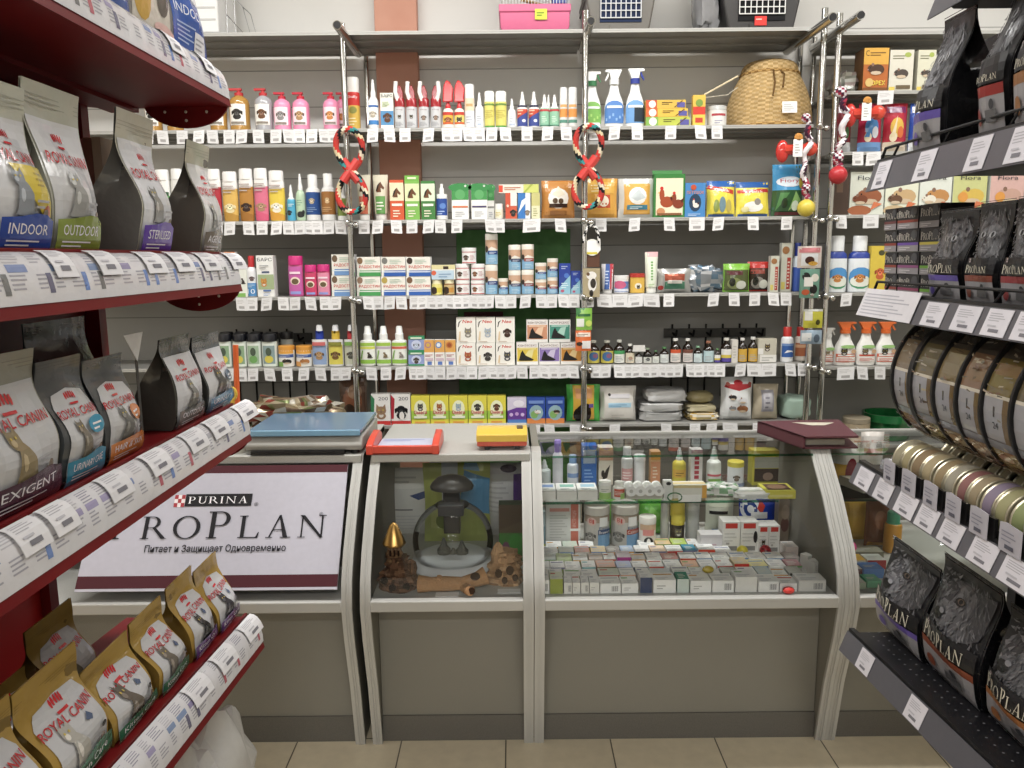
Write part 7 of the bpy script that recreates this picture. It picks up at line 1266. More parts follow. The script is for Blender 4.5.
# castle ornament
p=atZ(392,597,DZ); cs=empty('castle_ornament',(p.x+.01,2.285,DZ+E0)); cs.scale=(1,.85,.80); tag(cs,'brown rock castle ornament with a gold cone roof beside the fish bowl','ornament')
def rocky(b,prof,c,seed,amp,n=26,off=(0,0),cols=None):
    rings=[]
    for r,z in prof:
        ring=[]
        for i in range(n):
            a=6.283*i/n; k=1+amp*noise.noise(Vector((math.cos(a)*2+seed,math.sin(a)*2,z*28+seed)))*1.7
            ring.append(b.pt((off[0]+r*k*math.cos(a),off[1]+r*k*math.sin(a)*.8,z)))
        rings.append(ring)
    for j in range(len(rings)-1):
        for i in range(n): b.face([rings[j][i],rings[j][(i+1)%n],rings[j+1][(i+1)%n],rings[j+1][i]],vary(R.choice(cols),.15) if cols else vary(c,.2))
    b.face(rings[0][::-1],c); b.face(rings[-1],c)
RC2=['#5a4030','#6b4c38','#4a3426','#7a5a42']
b=MB('rough'); pr=[(.062-.03*(i/14)+.006*math.sin(i*1.9),.125*i/14) for i in range(15)]; rocky(b,pr,'#5f4434',3.1,.22,cols=RC2); b.build('rock_body',cs)
b=MB('rough'); pr=[(.023+.003*math.sin(i*2),.10+.075*i/8) for i in range(9)]; rocky(b,pr,'#7a5c40',8.2,.08,off=(-.008,-.005),cols=['#8a6a48','#6b4c34']); 
for q in range(3): b.box(-.016+.012*q-.004,-.016+.012*q+.001,-.030,-.022,.135,.155,'#2a1d14')
b.build('tower',cs)
b=MB('metal'); b.lathe([(.034,0),(.036,.006),(.012,.075),(.006,.082),(.002,.086)],'#b08a48',(-.008,-.005,.172),n=18); b.build('cone_roof',cs)
b=MB('rough'); pr=[(.016,.06),(.018,.08),(.014,.105),(.004,.115)]; rocky(b,pr,'#7a5a40',5.5,.2,off=(.04,-.01),cols=RC2); b.build('side_turret',cs)
b=MB('matte')
for dx,z in ((-.012,.02),(.03,.025),(-.035,.05)): b.lathe([(.011,0),(.011,.003),(.001,.004)],'#150e0a',(dx,-.048,z),10,rot=Matrix.Rotation(math.pi/2,3,'X'),sy=1.4)
b.build('cave_opening',cs)
# hollow log
p=atZ(452,592,DZ); lg=empty('hollow_log',(p.x,2.25,DZ+E0)); tag(lg,'tan hollow driftwood log ornament lying before the fish bowl','ornament')
b=MB('rough'); LC=['#b88a60','#a87a52','#c79c72','#94683f']
P=[(-.098,.0,.026),(-.06,-.004,.026),(-.02,.004,.024),(.03,.0,.026),(.075,.012,.034),(.10,.02,.042)]
b.tube(P,lambda t:.026-.006*math.sin(3.1*t)+.002*math.sin(20*t),'#b88a60',n=14,cf=lambda i,k:vary('#b08458',.07)); b.tube([(.03,-.0,.02),(.05,-.03,.018),(.058,-.04,.02)],.015,'#b88a60',n=12,cf=lambda i,k:vary('#b08458',.07)); b.tube([(-.04,0,.03),(-.035,-.005,.05)],.009,'#b88a60',n=8); b.build('trunk',lg)
b=MB('matte'); b.lathe([(.019,0),(.017,.002)],'#3a2618',(-.0995,0,.026),14,rot=Matrix.Rotation(-math.pi/2,3,'Y')); b.lathe([(.011,0),(.010,.002)],'#3a2618',(.060,-.0415,.02),12,rot=Matrix.Rotation(math.pi/2,3,'X')); b.lathe([(.015,0),(.014,.002)],'#3a2618',(.07,-.006,.05),12,rot=Matrix.Rotation(.5,3,'X')); b.build('log_opening',lg)
# coral rock
p=atZ(508,590,DZ); ck=empty('coral_rock',(p.x-.008,2.335,DZ+E0)); tag(ck,'tan holed rock ornament in the corner beside the fish bowl','ornament')
b=MB('rough'); pr=[(.058-.025*(i/12)**1.5+.005*math.sin(i*2.3),.095*i/12) for i in range(13)]; rocky(b,pr,'#b08a64',12.5,.25,cols=['#b08a64','#a27c56','#c09a72','#8f6c4a']); rocky(b,[(.018,.06),(.02,.09),(.012,.115),(.005,.125)],'#b08a64',2.2,.2,off=(-.022,-.01),cols=['#b08a64','#c09a72']); b.build('rock_body',ck)
b=MB('matte')
for dx,z,r in ((-.02,.04,.011),(.014,.05,.012),(-.002,.02,.009),(.03,.025,.009)): b.lathe([(r,0),(r*.9,.003)],'#3f2a1a',(dx,-.052+.25*abs(dx),z),10,rot=Matrix.Rotation(math.pi/2,3,'X'),sy=1.3)
b.build('cave_opening',ck)
p=atY(513,555,2.50); b=MB('card'); b.box(-.045,.045,0,.05,0,.10,'#2f4a2c'); A=Art(.9); A.rect(0,.0,1,.5,'#3a7a30'); A.rect(0,.5,1,1,'#5a4c38'); A.poly([(0,.55),(1,.75),(1,1),(0,1)],'#4a3c2c'); A.ell(.6,.3,.25,.2,'#2f8a2c'); A.ell(.25,.2,.15,.15,'#7a4c6a'); b.art(A,lambda u,v,e:(-.045+.09*u,-e,.1*v))
zz=atY(513,560,2.5).z; b.xf=None; b2=b.build('aquarium_box',loc=(p.x,2.49,DZ+E0)); b2.scale=(1,1,1.9); tag(b2,'dark box with green plants print behind the holed rock','box')
# bags behind
Yk=2.76
packet('feed_bag',378,440,468,'m5',lambda A:(A.rect(.25,.72,1,.95,'#dcdcd8'),A.poly([(.55,.62),(1,.72),(1,.62),(.7,.55)],'#24447c'),A.rect(.3,.4,.6,.42,'#6a6c70'),A.lines(.3,.8,.1,.35,5,'#c0c2c4'),A.lines(.3,.7,.8,.92,2,'#bcbcba')),'white pet food bag with navy print at the back of the narrow counter',None,c='#cfd0ce',dep=.07,zb=DZ,Yabs=Yk,mat='paper')
packet('feed_bag',424,492,463,'m5',lambda A:(A.rect(.0,0,1,1,'#b6c060'),A.rect(.28,.55,.52,1,'#cdd6d8'),A.poly([(.55,.5),(1,.35),(1,.8),(.62,.92)],'#5a9cc8'),A.poly([(.6,.93),(.85,.9),(.8,1),(.62,1)],'#8ab8d4'),A.rect(.1,.2,.45,.45,'#c8cc78'),A.ell(.3,.3,.12,.1,'#7a8a3c')),'large lime and blue pet food bag behind the fish bowl',None,c='#b6c060',dep=.08,zb=DZ,Yabs=Yk-.08,mat='film')
packet('feed_bag',484,526,463,'m5',lambda A:(A.rect(0,0,1,1,'#d0d0d2'),A.rect(.72,0,1,.92,'#5a2f8c'),A.lines(.1,.65,.35,.8,7,'#b8b8bc'),A.rect(.1,.86,.9,.97,'#c9c6cc'),A.ell(.6,.93,.2,.05,'#3a2a4c'),A.text('CARE',.86,.4,.3,.1,'#d8d0e4',rot=1.57)),'white pet food bag with a purple edge stripe in the narrow counter',None,c='#cfcfd2',dep=.07,zb=DZ,Yabs=Yk-.02,mat='paper')
for i,(px,py) in enumerate(((446,601),(509,598))):
    p=atZ(px,py,DZ); b=MB('paper'); b.box(-.034,.034,0,.03,0,.0015,'#e2e2e0'); tag(b.build('price_tag',loc=(p.x,2.215 if i==0 else 2.235,DZ+E0)),['white price tag lying before the hollow log','white price tag lying before the holed rock'][i],'price tag')
# ================================================================ POUCHES ON THE AISLE SHELVES
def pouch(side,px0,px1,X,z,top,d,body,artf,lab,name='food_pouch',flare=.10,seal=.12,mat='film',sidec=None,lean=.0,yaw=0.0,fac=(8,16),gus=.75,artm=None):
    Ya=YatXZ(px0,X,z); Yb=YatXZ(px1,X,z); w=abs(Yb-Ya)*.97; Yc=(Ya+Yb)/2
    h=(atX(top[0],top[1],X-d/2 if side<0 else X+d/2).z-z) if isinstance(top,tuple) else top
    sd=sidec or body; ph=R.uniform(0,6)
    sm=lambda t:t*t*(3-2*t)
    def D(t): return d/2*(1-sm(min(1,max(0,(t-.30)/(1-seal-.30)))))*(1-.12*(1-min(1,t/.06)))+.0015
    def W(t): return w/2*(1-.05*math.sin(3.14*min(1,t/.8))+flare*sm(min(1,max(0,(t-.55)/.3))))
    wr=lambda u,t:.0035*math.sin(7*u+9*t+ph)*math.sin(3.14*t)
    def fr(u,t,e=0):
        b=D(t)*(.25*math.sin(3.14*u)*math.sin(3.14*min(1,t*1.05)) if t<.95 else 0)
        return ((2*u-1)*W(t),-D(t)-b-wr(u,t)-e+lean*t,t*h)
    b=MB(mat); nt=22; ring=[]; fac=(6,22)
    for j in range(nt+1):
        t=j/nt; r=[fr(i/6,t) for i in range(7)]
        g=(d/2-D(t))*gus+.004*(t<.9)
        r+=[(W(t)-g*.5,-D(t)*.45+lean*t,t*h),(W(t)-g,lean*t,t*h),(W(t)-g*.5,D(t)*.45+lean*t,t*h)]
        r+=[((1-2*i/6)*W(t),D(t)+wr(1-i/6,t)*.5+lean*t,t*h) for i in range(7)]
        r+=[(-W(t)+g*.5,D(t)*.45+lean*t,t*h),(-W(t)+g,lean*t,t*h),(-W(t)+g*.5,-D(t)*.45+lean*t,t*h)]
        ring.append([b.pt(p) for p in r])
    n=len(ring[0])
    for j in range(nt):
        for i in range(n):
            c=sd if (6<=i<=9 or i>=16) else body
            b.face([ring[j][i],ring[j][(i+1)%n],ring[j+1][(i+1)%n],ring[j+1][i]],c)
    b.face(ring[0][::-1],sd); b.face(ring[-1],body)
    A=Art(w/h); artf(A); b.art(A,bilin(fr,6,22,.0009),6,22,m=artm,e=.00035)
    q=[(0.02,1-seal*.8+.025*k) for k in range(3)]
    for u0,v0 in q: b.poly([fr(.01,v0,.0006),fr(.99,v0,.0006),fr(.99,v0+.006,.0006),fr(.01,v0+.006,.0006)],tuple(c*.8 for c in C(body)[:3])+(1,))
    o=b.build(name,loc=(X+(-d/2 if side<0 else d/2),Yc,z+E0),rotz=(math.pi/2 if side<0 else -math.pi/2)+yaw,ang=.9)
    tag(o,lab,'pet food bag'); return o
def rc(band,title,animal='#77736a',badge=None,sub='#e6e2e6',panel='#c9c9cb',round_=False,extra=None,ttl='#e8e4e8'):
    def f(A):
        if round_:
            A.poly([(.12,.02),(.90,.02),(.95,.12),(.95,.62),(.86,.72),(.5,.76),(.2,.72),(.10,.62),(.08,.1)],panel)
        else: A.rect(.03,.0,.97,.80,panel)
        A.crown(.5,.67,.13); A.text('ROYAL CANIN',.5,.57,.84,.07,'#b8242c',shear=.2,bold=.015)
        if extra: extra(A)
        A.catsit(.40,.36,.25,animal)
        if badge: A.ell(.72,.44,.2,.075,badge); A.lines(.6,.84,.40,.48,2,'#e8e4e4')
        A.lines(.58,.85,.27,.34,2,'#a9a8ac'); A.ell(.78,.24,.05,None,'#6a5a48'); A.ell(.70,.22,.035,None,'#6a5a48')
        A.poly([(.02,.0),(.98,.0),(.98,.20),(.8,.235),(.6,.24),(.3,.215),(.02,.205)],band)
        A.text(title,.5,.145,.74,.062,ttl); A.lines(.12,.8,.045,.095,2,sub,.35)
    return f
BZ=[zf+.077 for zf,_,_,_ in RED_LV]
# top shelf (lower ends only in view)
pouch(-1,172,207,-.665,BZ[0],.27,.085,'#d0d0d4',lambda A:(A.rect(0,.0,1,.5,'#2b52a0'),A.text('INDOOR',.46,.36,.74,.07,'#d6dcea'),A.lines(.1,.6,.12,.28,5,'#9ab0d8',.35),A.rect(.55,.02,.9,.24,'#d6d6da'),A.lines(.58,.86,.05,.22,5,'#9a9aa0',.4),A.rect(0,.5,1,.9,'#c9c9cc')),'blue banded white cat food pouch at the end of the top red shelf',sidec='#b0b0b4')
pouch(-1,131,171,-.665,BZ[0],.27,.085,'#cfcac0',lambda A:(A.rect(0,0,1,.8,'#cdc6b8'),A.ell(.22,.25,.2,.16,'#c29a38'),A.ell(.75,.35,.2,.16,'#6a625a'),A.ell(.8,.1,.3,.05,'#d8b0a8'),A.text('ROYAL CANIN',.5,.6,.84,.07,'#b8242c')),'cream and gold cat food pouch on the top red shelf, next to the blue one')
pouch(-1,104,130,-.665,BZ[0],.27,.085,'#c6c6cc',lambda A:(A.rect(0,0,1,.3,'#3f5fa4'),A.lines(.1,.8,.05,.2,2,'#b8c4dc')),'white cat food pouch with a blue foot, third on the top red shelf')
pouch(-1,60,100,-.665,BZ[0],.27,.085,'#c6c6cc',lambda A:(A.rect(0,0,1,.3,'#a0a4ac'),A.lines(.1,.8,.05,.2,2,'#d8dce4')),'white cat food pouch with a grey foot, fourth on the top red shelf')
# second shelf
z=BZ[1]
pouch(-1,-12,46,-.665,z,(20,97),.09,'#b6b6a8',rc('#26469a','INDOOR','#8a8f96',None,panel='#c6c6c8',extra=lambda A:(A.poly([(.3,.52),(.97,.52),(.97,.2),(.75,.24),(.5,.34)],'#d0b820'),A.lines(.62,.92,.4,.5,3,'#a8922a'),A.ell(.85,.25,.08,.045,'#b8562c'))),'tall silver pouch with yellow patch and blue foot, nearest on the second red shelf',seal=.16,flare=.06,lean=-0.035)
pouch(-1,47.5,96,-.665,z,(62,100),.09,'#a9a99b',rc('#7d8c2c','OUTDOOR','#9a9a98',None,panel='#c4c4c6'),'tall silver pouch with olive green foot on the second red shelf',seal=.16,flare=.14,lean=-0.035)
pouch(-1,136,168,-.665,z,(126,118),.095,'#b4b2a2',rc('#5c3c9c','STERILISED','#8a8884',None,panel='#c9c9cc'),'tall silver pouch with purple foot and dark grey side gusset on the second red shelf',seal=.17,flare=.10,sidec='#6b6a67',lean=-0.035)
pouch(-1,199,218,-.665,z,(206,152),.085,'#a8a694',rc('#6a6156','AGEING','#8a8884',None,panel='#c4c2c0'),'silver pouch with brown grey foot, last on the second red shelf',seal=.14,flare=.16,sidec='#5c5955',lean=-0.035)
pouch(-1,62,100,-.80,z,.20,.08,'#55524e',lambda A:A.lines(.1,.9,.1,.6,6,'#6a6662'),'dark grey pouch in the back row of the second red shelf',mat='film')
for i,(px,c,X) in enumerate(((90,'#a0484c',-.80),(97,'#7a4a3c',-.78),(106,'#a8927c',-.76))):
    y=YatXZ(px,X,z); b=MB('card'); b.box(-.008,.008,0,.16,0,.215,c); o=b.build('flat_carton',loc=(X,y,z+E0)); tag(o,['thin rose red carton standing behind the silver pouches','thin brown carton standing behind the silver pouches','thin beige carton standing behind the silver pouches'][i],'carton')
# third shelf
z=BZ[2]
pouch(-1,-20,59,-.665,z,(30,345),.09,'#8f8d80',rc('#4a2a3c','EXIGENT','#8a7a58',None,panel='#bcbcbe'),'large silver pouch with maroon foot, nearest on the third red shelf',seal=.14,flare=.03,lean=-0.028)
pouch(-1,59,101,-.665,z,(70,352),.09,'#4a4c4e',rc('#2a86a4','URINARY CARE','#6f6658','#2f8fb0',panel='#bfbfc1',round_=True),'dark grey and white pouch with turquoise foot on the third red shelf',seal=.10,flare=.02,sidec='#4c5054',lean=-0.028)
pouch(-1,102,139,-.665,z,(108,352),.09,'#4a4c4e',rc('#c8762c','HAIR & SKIN','#6a6864','#d07a34',panel='#c2c2c4',round_=True),'dark grey and white pouch with orange foot on the third red shelf',seal=.10,flare=.02,sidec='#4c5054',lean=-0.028)
pouch(-1,173,201,-.665,z,(178,333),.085,'#47463f',rc('#6a6864','OUTDOOR','#7a7874',None,panel='#c9c9cc'),'white pouch with grey foot and dark brown side on the third red shelf',seal=.06,flare=.02,sidec='#45413c',lean=-0.028)
pouch(-1,203.5,229,-.665,z,(212,330),.085,'#4c4e4e',rc('#4a7f9c','URINARY','#5a5854','#3f5a70',panel='#c6c6c8'),'white pouch with steel blue foot, last on the third red shelf',seal=.09,flare=.03,sidec='#3c3c3a',lean=-0.028)
pouch(-1,60,112,-.80,z,.225,.08,'#3c3e40',lambda A:A.lines(.1,.9,.1,.6,6,'#4a4c4e'),'dark grey pouch in the back row of the third red shelf')
y=YatXZ(133,-.70,z); b=MB('paper'); zt_=atX(142,332,-.70).z-z; zl=atX(142,360,-.70).z-z; b.prism([(0,zt_),(.075,zt_),(.045,zl)],lambda p,t:(-.001*t,p[0],p[1]),'#ecebe9'); b.prism([(.04,zl+.003),(.05,zl+.003),(.05,0),(.04,0)],lambda p,t:(-.002-.001*t,p[0],p[1]),'#55524e'); o=b.build('paper_corner',loc=(-.70,y,z)); tag(o,'white triangular paper corner sticking up between pouches on the third red shelf','paper')
# lowest shelf: gold pouches
zb_=lambda Y:.583+.047*(GY1-Y)/(GY1-1.2)+.077
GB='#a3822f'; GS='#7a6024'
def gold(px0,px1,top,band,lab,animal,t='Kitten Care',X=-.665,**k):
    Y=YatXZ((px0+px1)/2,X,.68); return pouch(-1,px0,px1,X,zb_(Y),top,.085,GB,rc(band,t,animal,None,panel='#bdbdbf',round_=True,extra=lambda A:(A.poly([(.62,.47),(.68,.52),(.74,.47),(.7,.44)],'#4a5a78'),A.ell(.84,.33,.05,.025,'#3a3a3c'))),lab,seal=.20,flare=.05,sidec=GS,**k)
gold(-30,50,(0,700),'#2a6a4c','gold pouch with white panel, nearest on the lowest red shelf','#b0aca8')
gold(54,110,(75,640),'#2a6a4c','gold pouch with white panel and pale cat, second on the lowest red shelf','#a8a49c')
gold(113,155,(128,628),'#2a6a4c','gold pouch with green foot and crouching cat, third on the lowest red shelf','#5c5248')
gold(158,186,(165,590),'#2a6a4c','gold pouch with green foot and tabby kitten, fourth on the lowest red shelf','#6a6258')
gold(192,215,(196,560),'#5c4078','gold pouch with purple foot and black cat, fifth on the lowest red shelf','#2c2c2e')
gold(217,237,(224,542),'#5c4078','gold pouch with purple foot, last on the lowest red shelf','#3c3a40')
for px0,px1,tp,lab in ((8,52,(45,648),'dark gold pouch in the back row of the lowest red shelf, nearer one'),(56,98,(80,590),'dark gold pouch in the back row of the lowest red shelf, farther one')):
    Y=YatXZ((px0+px1)/2,-.82,.68); pouch(-1,px0,px1,-.82,zb_(Y),tp,.08,'#7d6426',rc('#4c3a66','CARE','#5a564c',None,panel='#9a989a',round_=True),lab,seal=.2,flare=.05,sidec='#5a481c')
# white carrier bag under the lowest shelf
b=MB('cloudy'); lump('carrier_bag',(-.72,1.62,.0),(.2,.36,.47),'#c9c7c2','translucent white plastic bag standing on the floor under the red shelf','bag',seed=71,amp=.16,mat='cloudy',n=30)
# ================================================================ BLACK SHELVING GOODS
RZ=[zf+lh-.0055 for zf,_,_,lh,_ in BL]
def pp(stripe,face='cat',low='#8f8d90',txt=True,big=None):
    def f(A):
        big=.150*A.asp
        A.rect(.02,.0,.98,.97,'#232326')
        for (cx,cy,rx,ry,c) in ((.5,.66,.44,.22,'#4a4a4e'),(.42,.68,.34,.18,'#68686c'),(.6,.6,.3,.14,'#5c5c60'),(.35,.74,.2,.1,'#838387'),(.68,.76,.16,.1,'#737377'),(.25,.6,.15,.11,'#7c7c80')): A.ell(cx,cy,rx,ry,c)
        if face=='cat':
            A.poly([(.22,.74),(.30,.93),(.45,.8)],'#5c5c60'); A.poly([(.78,.74),(.72,.93),(.55,.8)],'#505054'); A.ell(.38,.68,.07,.028,'#b8b8bc',10); A.ell(.63,.68,.07,.028,'#b0b0b4',10); A.ell(.38,.68,.025,.024,'#111'); A.ell(.63,.68,.025,.024,'#111'); A.ell(.5,.58,.06,.025,'#8a8a8e'); A.ell(.5,.54,.16,.05,'#7a7a7e'); A.lines(.1,.4,.52,.58,2,'#909094',.12)
        else:
            A.poly([(.1,.62),(.2,.85),(.36,.8),(.28,.55)],'#47474b'); A.ell(.3,.57,.16,.09,'#6a6a6e'); A.poly([(.6,.85),(.95,.9),(.9,.55),(.75,.5)],'#48484c')
        rr=random.Random(hash(stripe)%99 if False else len(stripe)+int(stripe[1:3],16)); S={}
        for k in range(230):
            u=rr.uniform(.06,.92); v=rr.uniform(.42,.92); a=1.2+1.6*(u-.5)+rr.uniform(-.5,.5); l=rr.uniform(.05,.13); w_=rr.uniform(.015,.045)
            du,dv=l*math.cos(a),l*math.sin(a)*.55
            if min(u,u+du)<.04 or max(u,u+du)>.96 or v+dv>.94: continue
            S.setdefault(rr.choice(['#58585c','#646468','#707074','#7e7e82','#4c4c50']),[]).append([(u,v),(u+w_,v-w_*.3),(u+du,v+dv)])
        for c_,P_ in S.items(): A.add(P_,c_)
        if face=='cat':
            for e_ in (.38,.63): A.ell(e_,.69,.075,.03,'#a9a9ad',10); A.ell(e_,.69,.03,.026,'#111')
            A.ell(.5,.585,.05,.02,'#3a3a3e')
        else:
            A.ell(.46,.72,.075,.034,'#1a1a1c',10); A.ell(.47,.725,.05,.022,'#6a5a4c'); A.ell(.47,.725,.028,.018,'#0c0c0e'); A.ell(.24,.56,.10,.045,'#121214'); A.ell(.3,.6,.05,.02,'#8a8a90')
        A.rect(.02,.31,.98,.47,'#1b1b1e')
        A.rect(.02,0,.98,.05,low); A.rect(.02,.0,.98,.24,low); A.rect(.02,.24,.98,.30,stripe)
        for i in range(3):
            for j in range(3):
                if (i+j)%2==0: A.rect(.10+.022*i,.425+.0125*j,.122+.022*i,.4375+.0125*j,'#b0a0a0')
        if txt: A.serif('PROPLAN',.07,.325,big,'#d2ccb8',k=1.0,big=(0,3),sc=.82,gap=.04)
        A.ell(.22,.13,.09,.05,stripe); A.rect(.5,.09,.8,.16,'#5a5a5c'); A.ell(.68,.19,.06,.03,'#3c3c40'); A.lines(.15,.85,.015,.06,2,'#b8b6b4',.4)
    return f
def pouchR(px0,px1,X,z,top,d,artf,lab,**k):
    k.setdefault('lean',-.02); k.setdefault('artm','plastic'); return pouch(1,px0,px1,X,z,top,d,'#2a2a2d',artf,lab,sidec='#1c1c1f',**k)
pouchR(918,948,.83,RZ[1],(958,20),.11,pp('#5a4a9c'),'tall black pouch with violet stripe on the top of the black shelving',seal=.05,flare=.0)
pouchR(984,1013,.83,RZ[1],(1015,-25),.11,pp('#8a2420'),'tall black pouch with dark red stripe on the top of the black shelving',seal=.05,flare=.0)
pouchR(1020,1062,.83,RZ[1],.30,.11,pp('#8a5a2c'),'tall black pouch at the edge on the top of the black shelving',seal=.05)
pouchR(960,1000,.97,RZ[1],.25,.10,lambda A:(A.rect(.03,.0,.97,.97,'#222225'),A.lines(.15,.85,.1,.8,10,'#303034')),'black pouch in the back row on the top of the black shelving')
# multipack cartons
for ci,(px0,px1,st) in enumerate(((884,896,['#8a3a30','#8a3a30','#8a3a30','#6a3a3c']),(897,918,['#8a3a58','#8a4a78','#6a4a9c','#8a3a30']),(919,939,['#6aa02c','#6aa02c','#c8b83c','#26262a']))):
    z=RZ[2]
    for lv in range(4):
        Xf=.875; Ya=YatXZ(px0,Xf,z); Yb=YatXZ(px1,Xf,z); w=abs(Ya-Yb)*.98; h=.048
        b=MB('card'); b.box(-w/2,w/2,0,.07,0,h,'#2a292c'); A=Art(w/h); A.rect(0,0,1,.28,'#8f8a8c'); A.rect(0,.28,1,.4,st[lv]); A.serif('PROPLAN',.06,.5,.34,'#d2ccc0',k=.9,big=(0,3),sc=.82,gap=.03); A.ell(.8,.75,.15,.2,'#4a4a4e'); A.lines(.1,.7,.06,.24,2,'#c9c4c6')
        b.art(A,lambda u,v,e:(-w/2+w*u,-e,h*v)); o=b.build('multipack_carton',loc=(Xf,(Ya+Yb)/2,z+E0),rotz=-math.pi/2,smooth=False); z+=h+.0012
        tag(o,f'black multipack carton stacked on the middle black shelf, {["far","middle","near"][ci]} stack, {["bottom","second","third","top"][lv]} layer','box','multipack cartons stacked on the middle black shelf')
for px0,px1,top,st,lab in ((934,968,(945,212),'#5a4a9c','black cat pouch with violet stripe on the middle black shelf'),(972,1003,(982,205),'#7a3c2c','black cat pouch with brown stripe on the middle black shelf'),(1008,1046,(1020,200),'#8a2c30','black cat pouch at the edge of the middle black shelf')):
    o=pouchR(px0,px1,.845,RZ[2],top,.05,pp(st,'cat'),lab,seal=.05,flare=.16,lean=-.018)
    q=MB('paper'); w=o.dimensions.x/2; q.prism([(-.03,.02),(.004,.02),(.006,.07),(.002,.092),(-.012,.1),(-.025,.092),(-.03,.07)],lambda p,t:(w*1.03+.004+.0008*t,p[0],p[1]),'#d8d6d8'); q.build('hang_tag',o)
z4=lambda px,X:.60-.04*(YatXZ(px,X,.6)-1.2)/(GY1-1.2)+.05-.0055
for px0,px1,top,st,lab in ((881,928,(905,530),'#6a58a8','large black dog food pouch with violet stripe on the lowest black shelf'),(929,986,(955,545),'#8a4428','large black dog food pouch with rust stripe, second on the lowest black shelf'),(992,1060,(1020,592),'#a86a34','large black dog food pouch with tan stripe, nearest on the lowest black shelf')):
    pouchR(px0,px1,.90,z4((px0+px1)/2,.9),top,.12,pp(st,'dog',low='#a09ea0'),lab,seal=.05,flare=.0,lean=-.045)
lump('clear_bag',(.845,1.72,z4(890,.845)+.335),(.05,.09,.1),'#c8c8cc','small clear plastic bag hanging at the end pouch of the lowest black shelf','bag',seed=81,mat='clear',amp=.15)
# ---------------- can dispensers
BND=[893,911,934,957,982,1012,1050]; YB=[YatXZ(p,.805,1.24) for p in BND]
AX,AZ,AR=.945,1.245,.14
a0,a1=math.radians(180-56),math.radians(180+62)
for i in range(6):
    Yf,Yn=YB[i],YB[i+1]
    r=empty('can_dispenser',(AX,(Yf+Yn)/2,RZ[3])); tag(r,f'curved can dispenser with printed front panel on the black shelving, {["farthest","second from far end","third from far end","fourth from far end","fifth from far end","nearest"][i]}','dispenser')
    O=Vector(r.location)
    fn=lambda u,v,e=0:Vector((AX+(AR+e)*math.cos(a1+(a0-a1)*v),Yf-.006-(Yf-Yn-.010)*u,AZ+(AR+e)*math.sin(a1+(a0-a1)*v)))-O
    b=MB('gloss'); b.grid(fn,2,16,'#8a7058'); A=Art((Yf-Yn)/.3); rr=random.Random(i+20)
    A.rect(0,.82,1,1,'#4c453b'); A.rect(0,.60,1,.82,['#7a684e','#665a3a','#74623f','#7a5c42','#6c5c30','#5c5038'][i]); A.rect(0,.58,1,.60,'#c9c0ae')
    A.rect(.0,.32,.72,.58,'#939297'); A.text('1',.4,.50,.06,.06,'#2a2a30'); A.text('24',.45,.42,.2,.04,'#2a2a30'); A.rect(.72,.32,1,.58,'#66502f'); A.rect(0,.26,1,.32,'#77777f')
    A.rect(0,0,1,.26,['#7c5238','#72662c','#664e30','#764e30','#765e2a','#66422c'][i]); A.ell(.4,.2,.3,.03,'#94775a'); A.ell(.6,.1,.34,.03,'#5c3824'); A.ell(.3,.08,.2,.02,'#9c8462'); A.rect(0,0,1,.04,'#5c3020')
    for k in range(46):
        u=rr.uniform(0,.8); v=rr.uniform(.02,.98); w_=rr.uniform(.08,.3); s_=rr.uniform(-.012,.012); h_=rr.uniform(.003,.012)
        if .32<v<.58 and u<.72: continue
        A.poly([(u,v),(min(1,u+w_),v+s_),(min(1,u+w_),v+s_+h_),(u,v+h_*1.5)],rr.choice(['#94846c','#54402d','#6c604b','#a0947e','#6a4c36','#5e584b','#7c766a']))
    b.art(A,fn,1,14); b.build('front_panel',r)
    b=MB('black_metal'); th=.006 if i!=1 else .015
    for Yd,t2 in ((Yf,th),)+(((YB[6],.006),) if i==5 else ()):
        n=20; pts=[(AX+(AR+.006)*math.cos(a1-.25+(a0+.12-a1+.25)*k/n),AZ+(AR+.006)*math.sin(a1-.25+(a0+.12-a1+.25)*k/n)) for k in range(n+1)]+[(AX+(AR-.03)*math.cos(a0+.12+(a1-.25-a0-.12)*k/n),AZ+(AR-.03)*math.sin(a0+.12+(a1-.25-a0-.12)*k/n)) for k in range(n+1)]
        m=len(pts)//2
        if Yd!=Yf:
            b.build('divider',r); b=MB('black_metal')
        for s in range(m-1):
            qd=[pts[s],pts[s+1],pts[-2-s],pts[-1-s]]
            b.prism(qd,lambda p,t:Vector((p[0],Yd+t2/2-t2*t,p[1]))-O,'#111')
    b.build('divider',r)
    b=MB('black_metal'); b.box(.87-O.x,1.13-O.x,Yn-O.y+.004,Yf-O.y-.006,RZ[3]+.0-O.z,RZ[3]+.006-O.z); b.box(.80-O.x,.806-O.x,Yn-O.y+.012,Yf-O.y-.012,RZ[3]-O.z,RZ[3]+.044-O.z); b.build('base_tray',r)
    b=MB('paper'); w=(Yf-Yn)*.62; yc=(Yf+Yn)/2+.004
    b.prism([(yc-w/2,RZ[3]+.004),(yc+w/2,RZ[3]+.004),(yc+w/2,RZ[3]+.05),(yc+w*.2,RZ[3]+.053),(yc-w/2,RZ[3]+.05)],lambda p,t:(.796-.0012*t-O.x-.002,p[0]-O.y,p[1]-O.z),'#b4b2bc'); A=Art(1.2); A.lines(.12,.85,.4,.9,3,'#8a8a98',.3); A.rect(.3,.12,.7,.28,'#5a5a68'); b.art(A,lambda u,v,e:(.7928-e-O.x-.0005,yc+w/2-w*u-O.y,RZ[3]+.006+.042*v-O.z)); b.build('price_card',r)
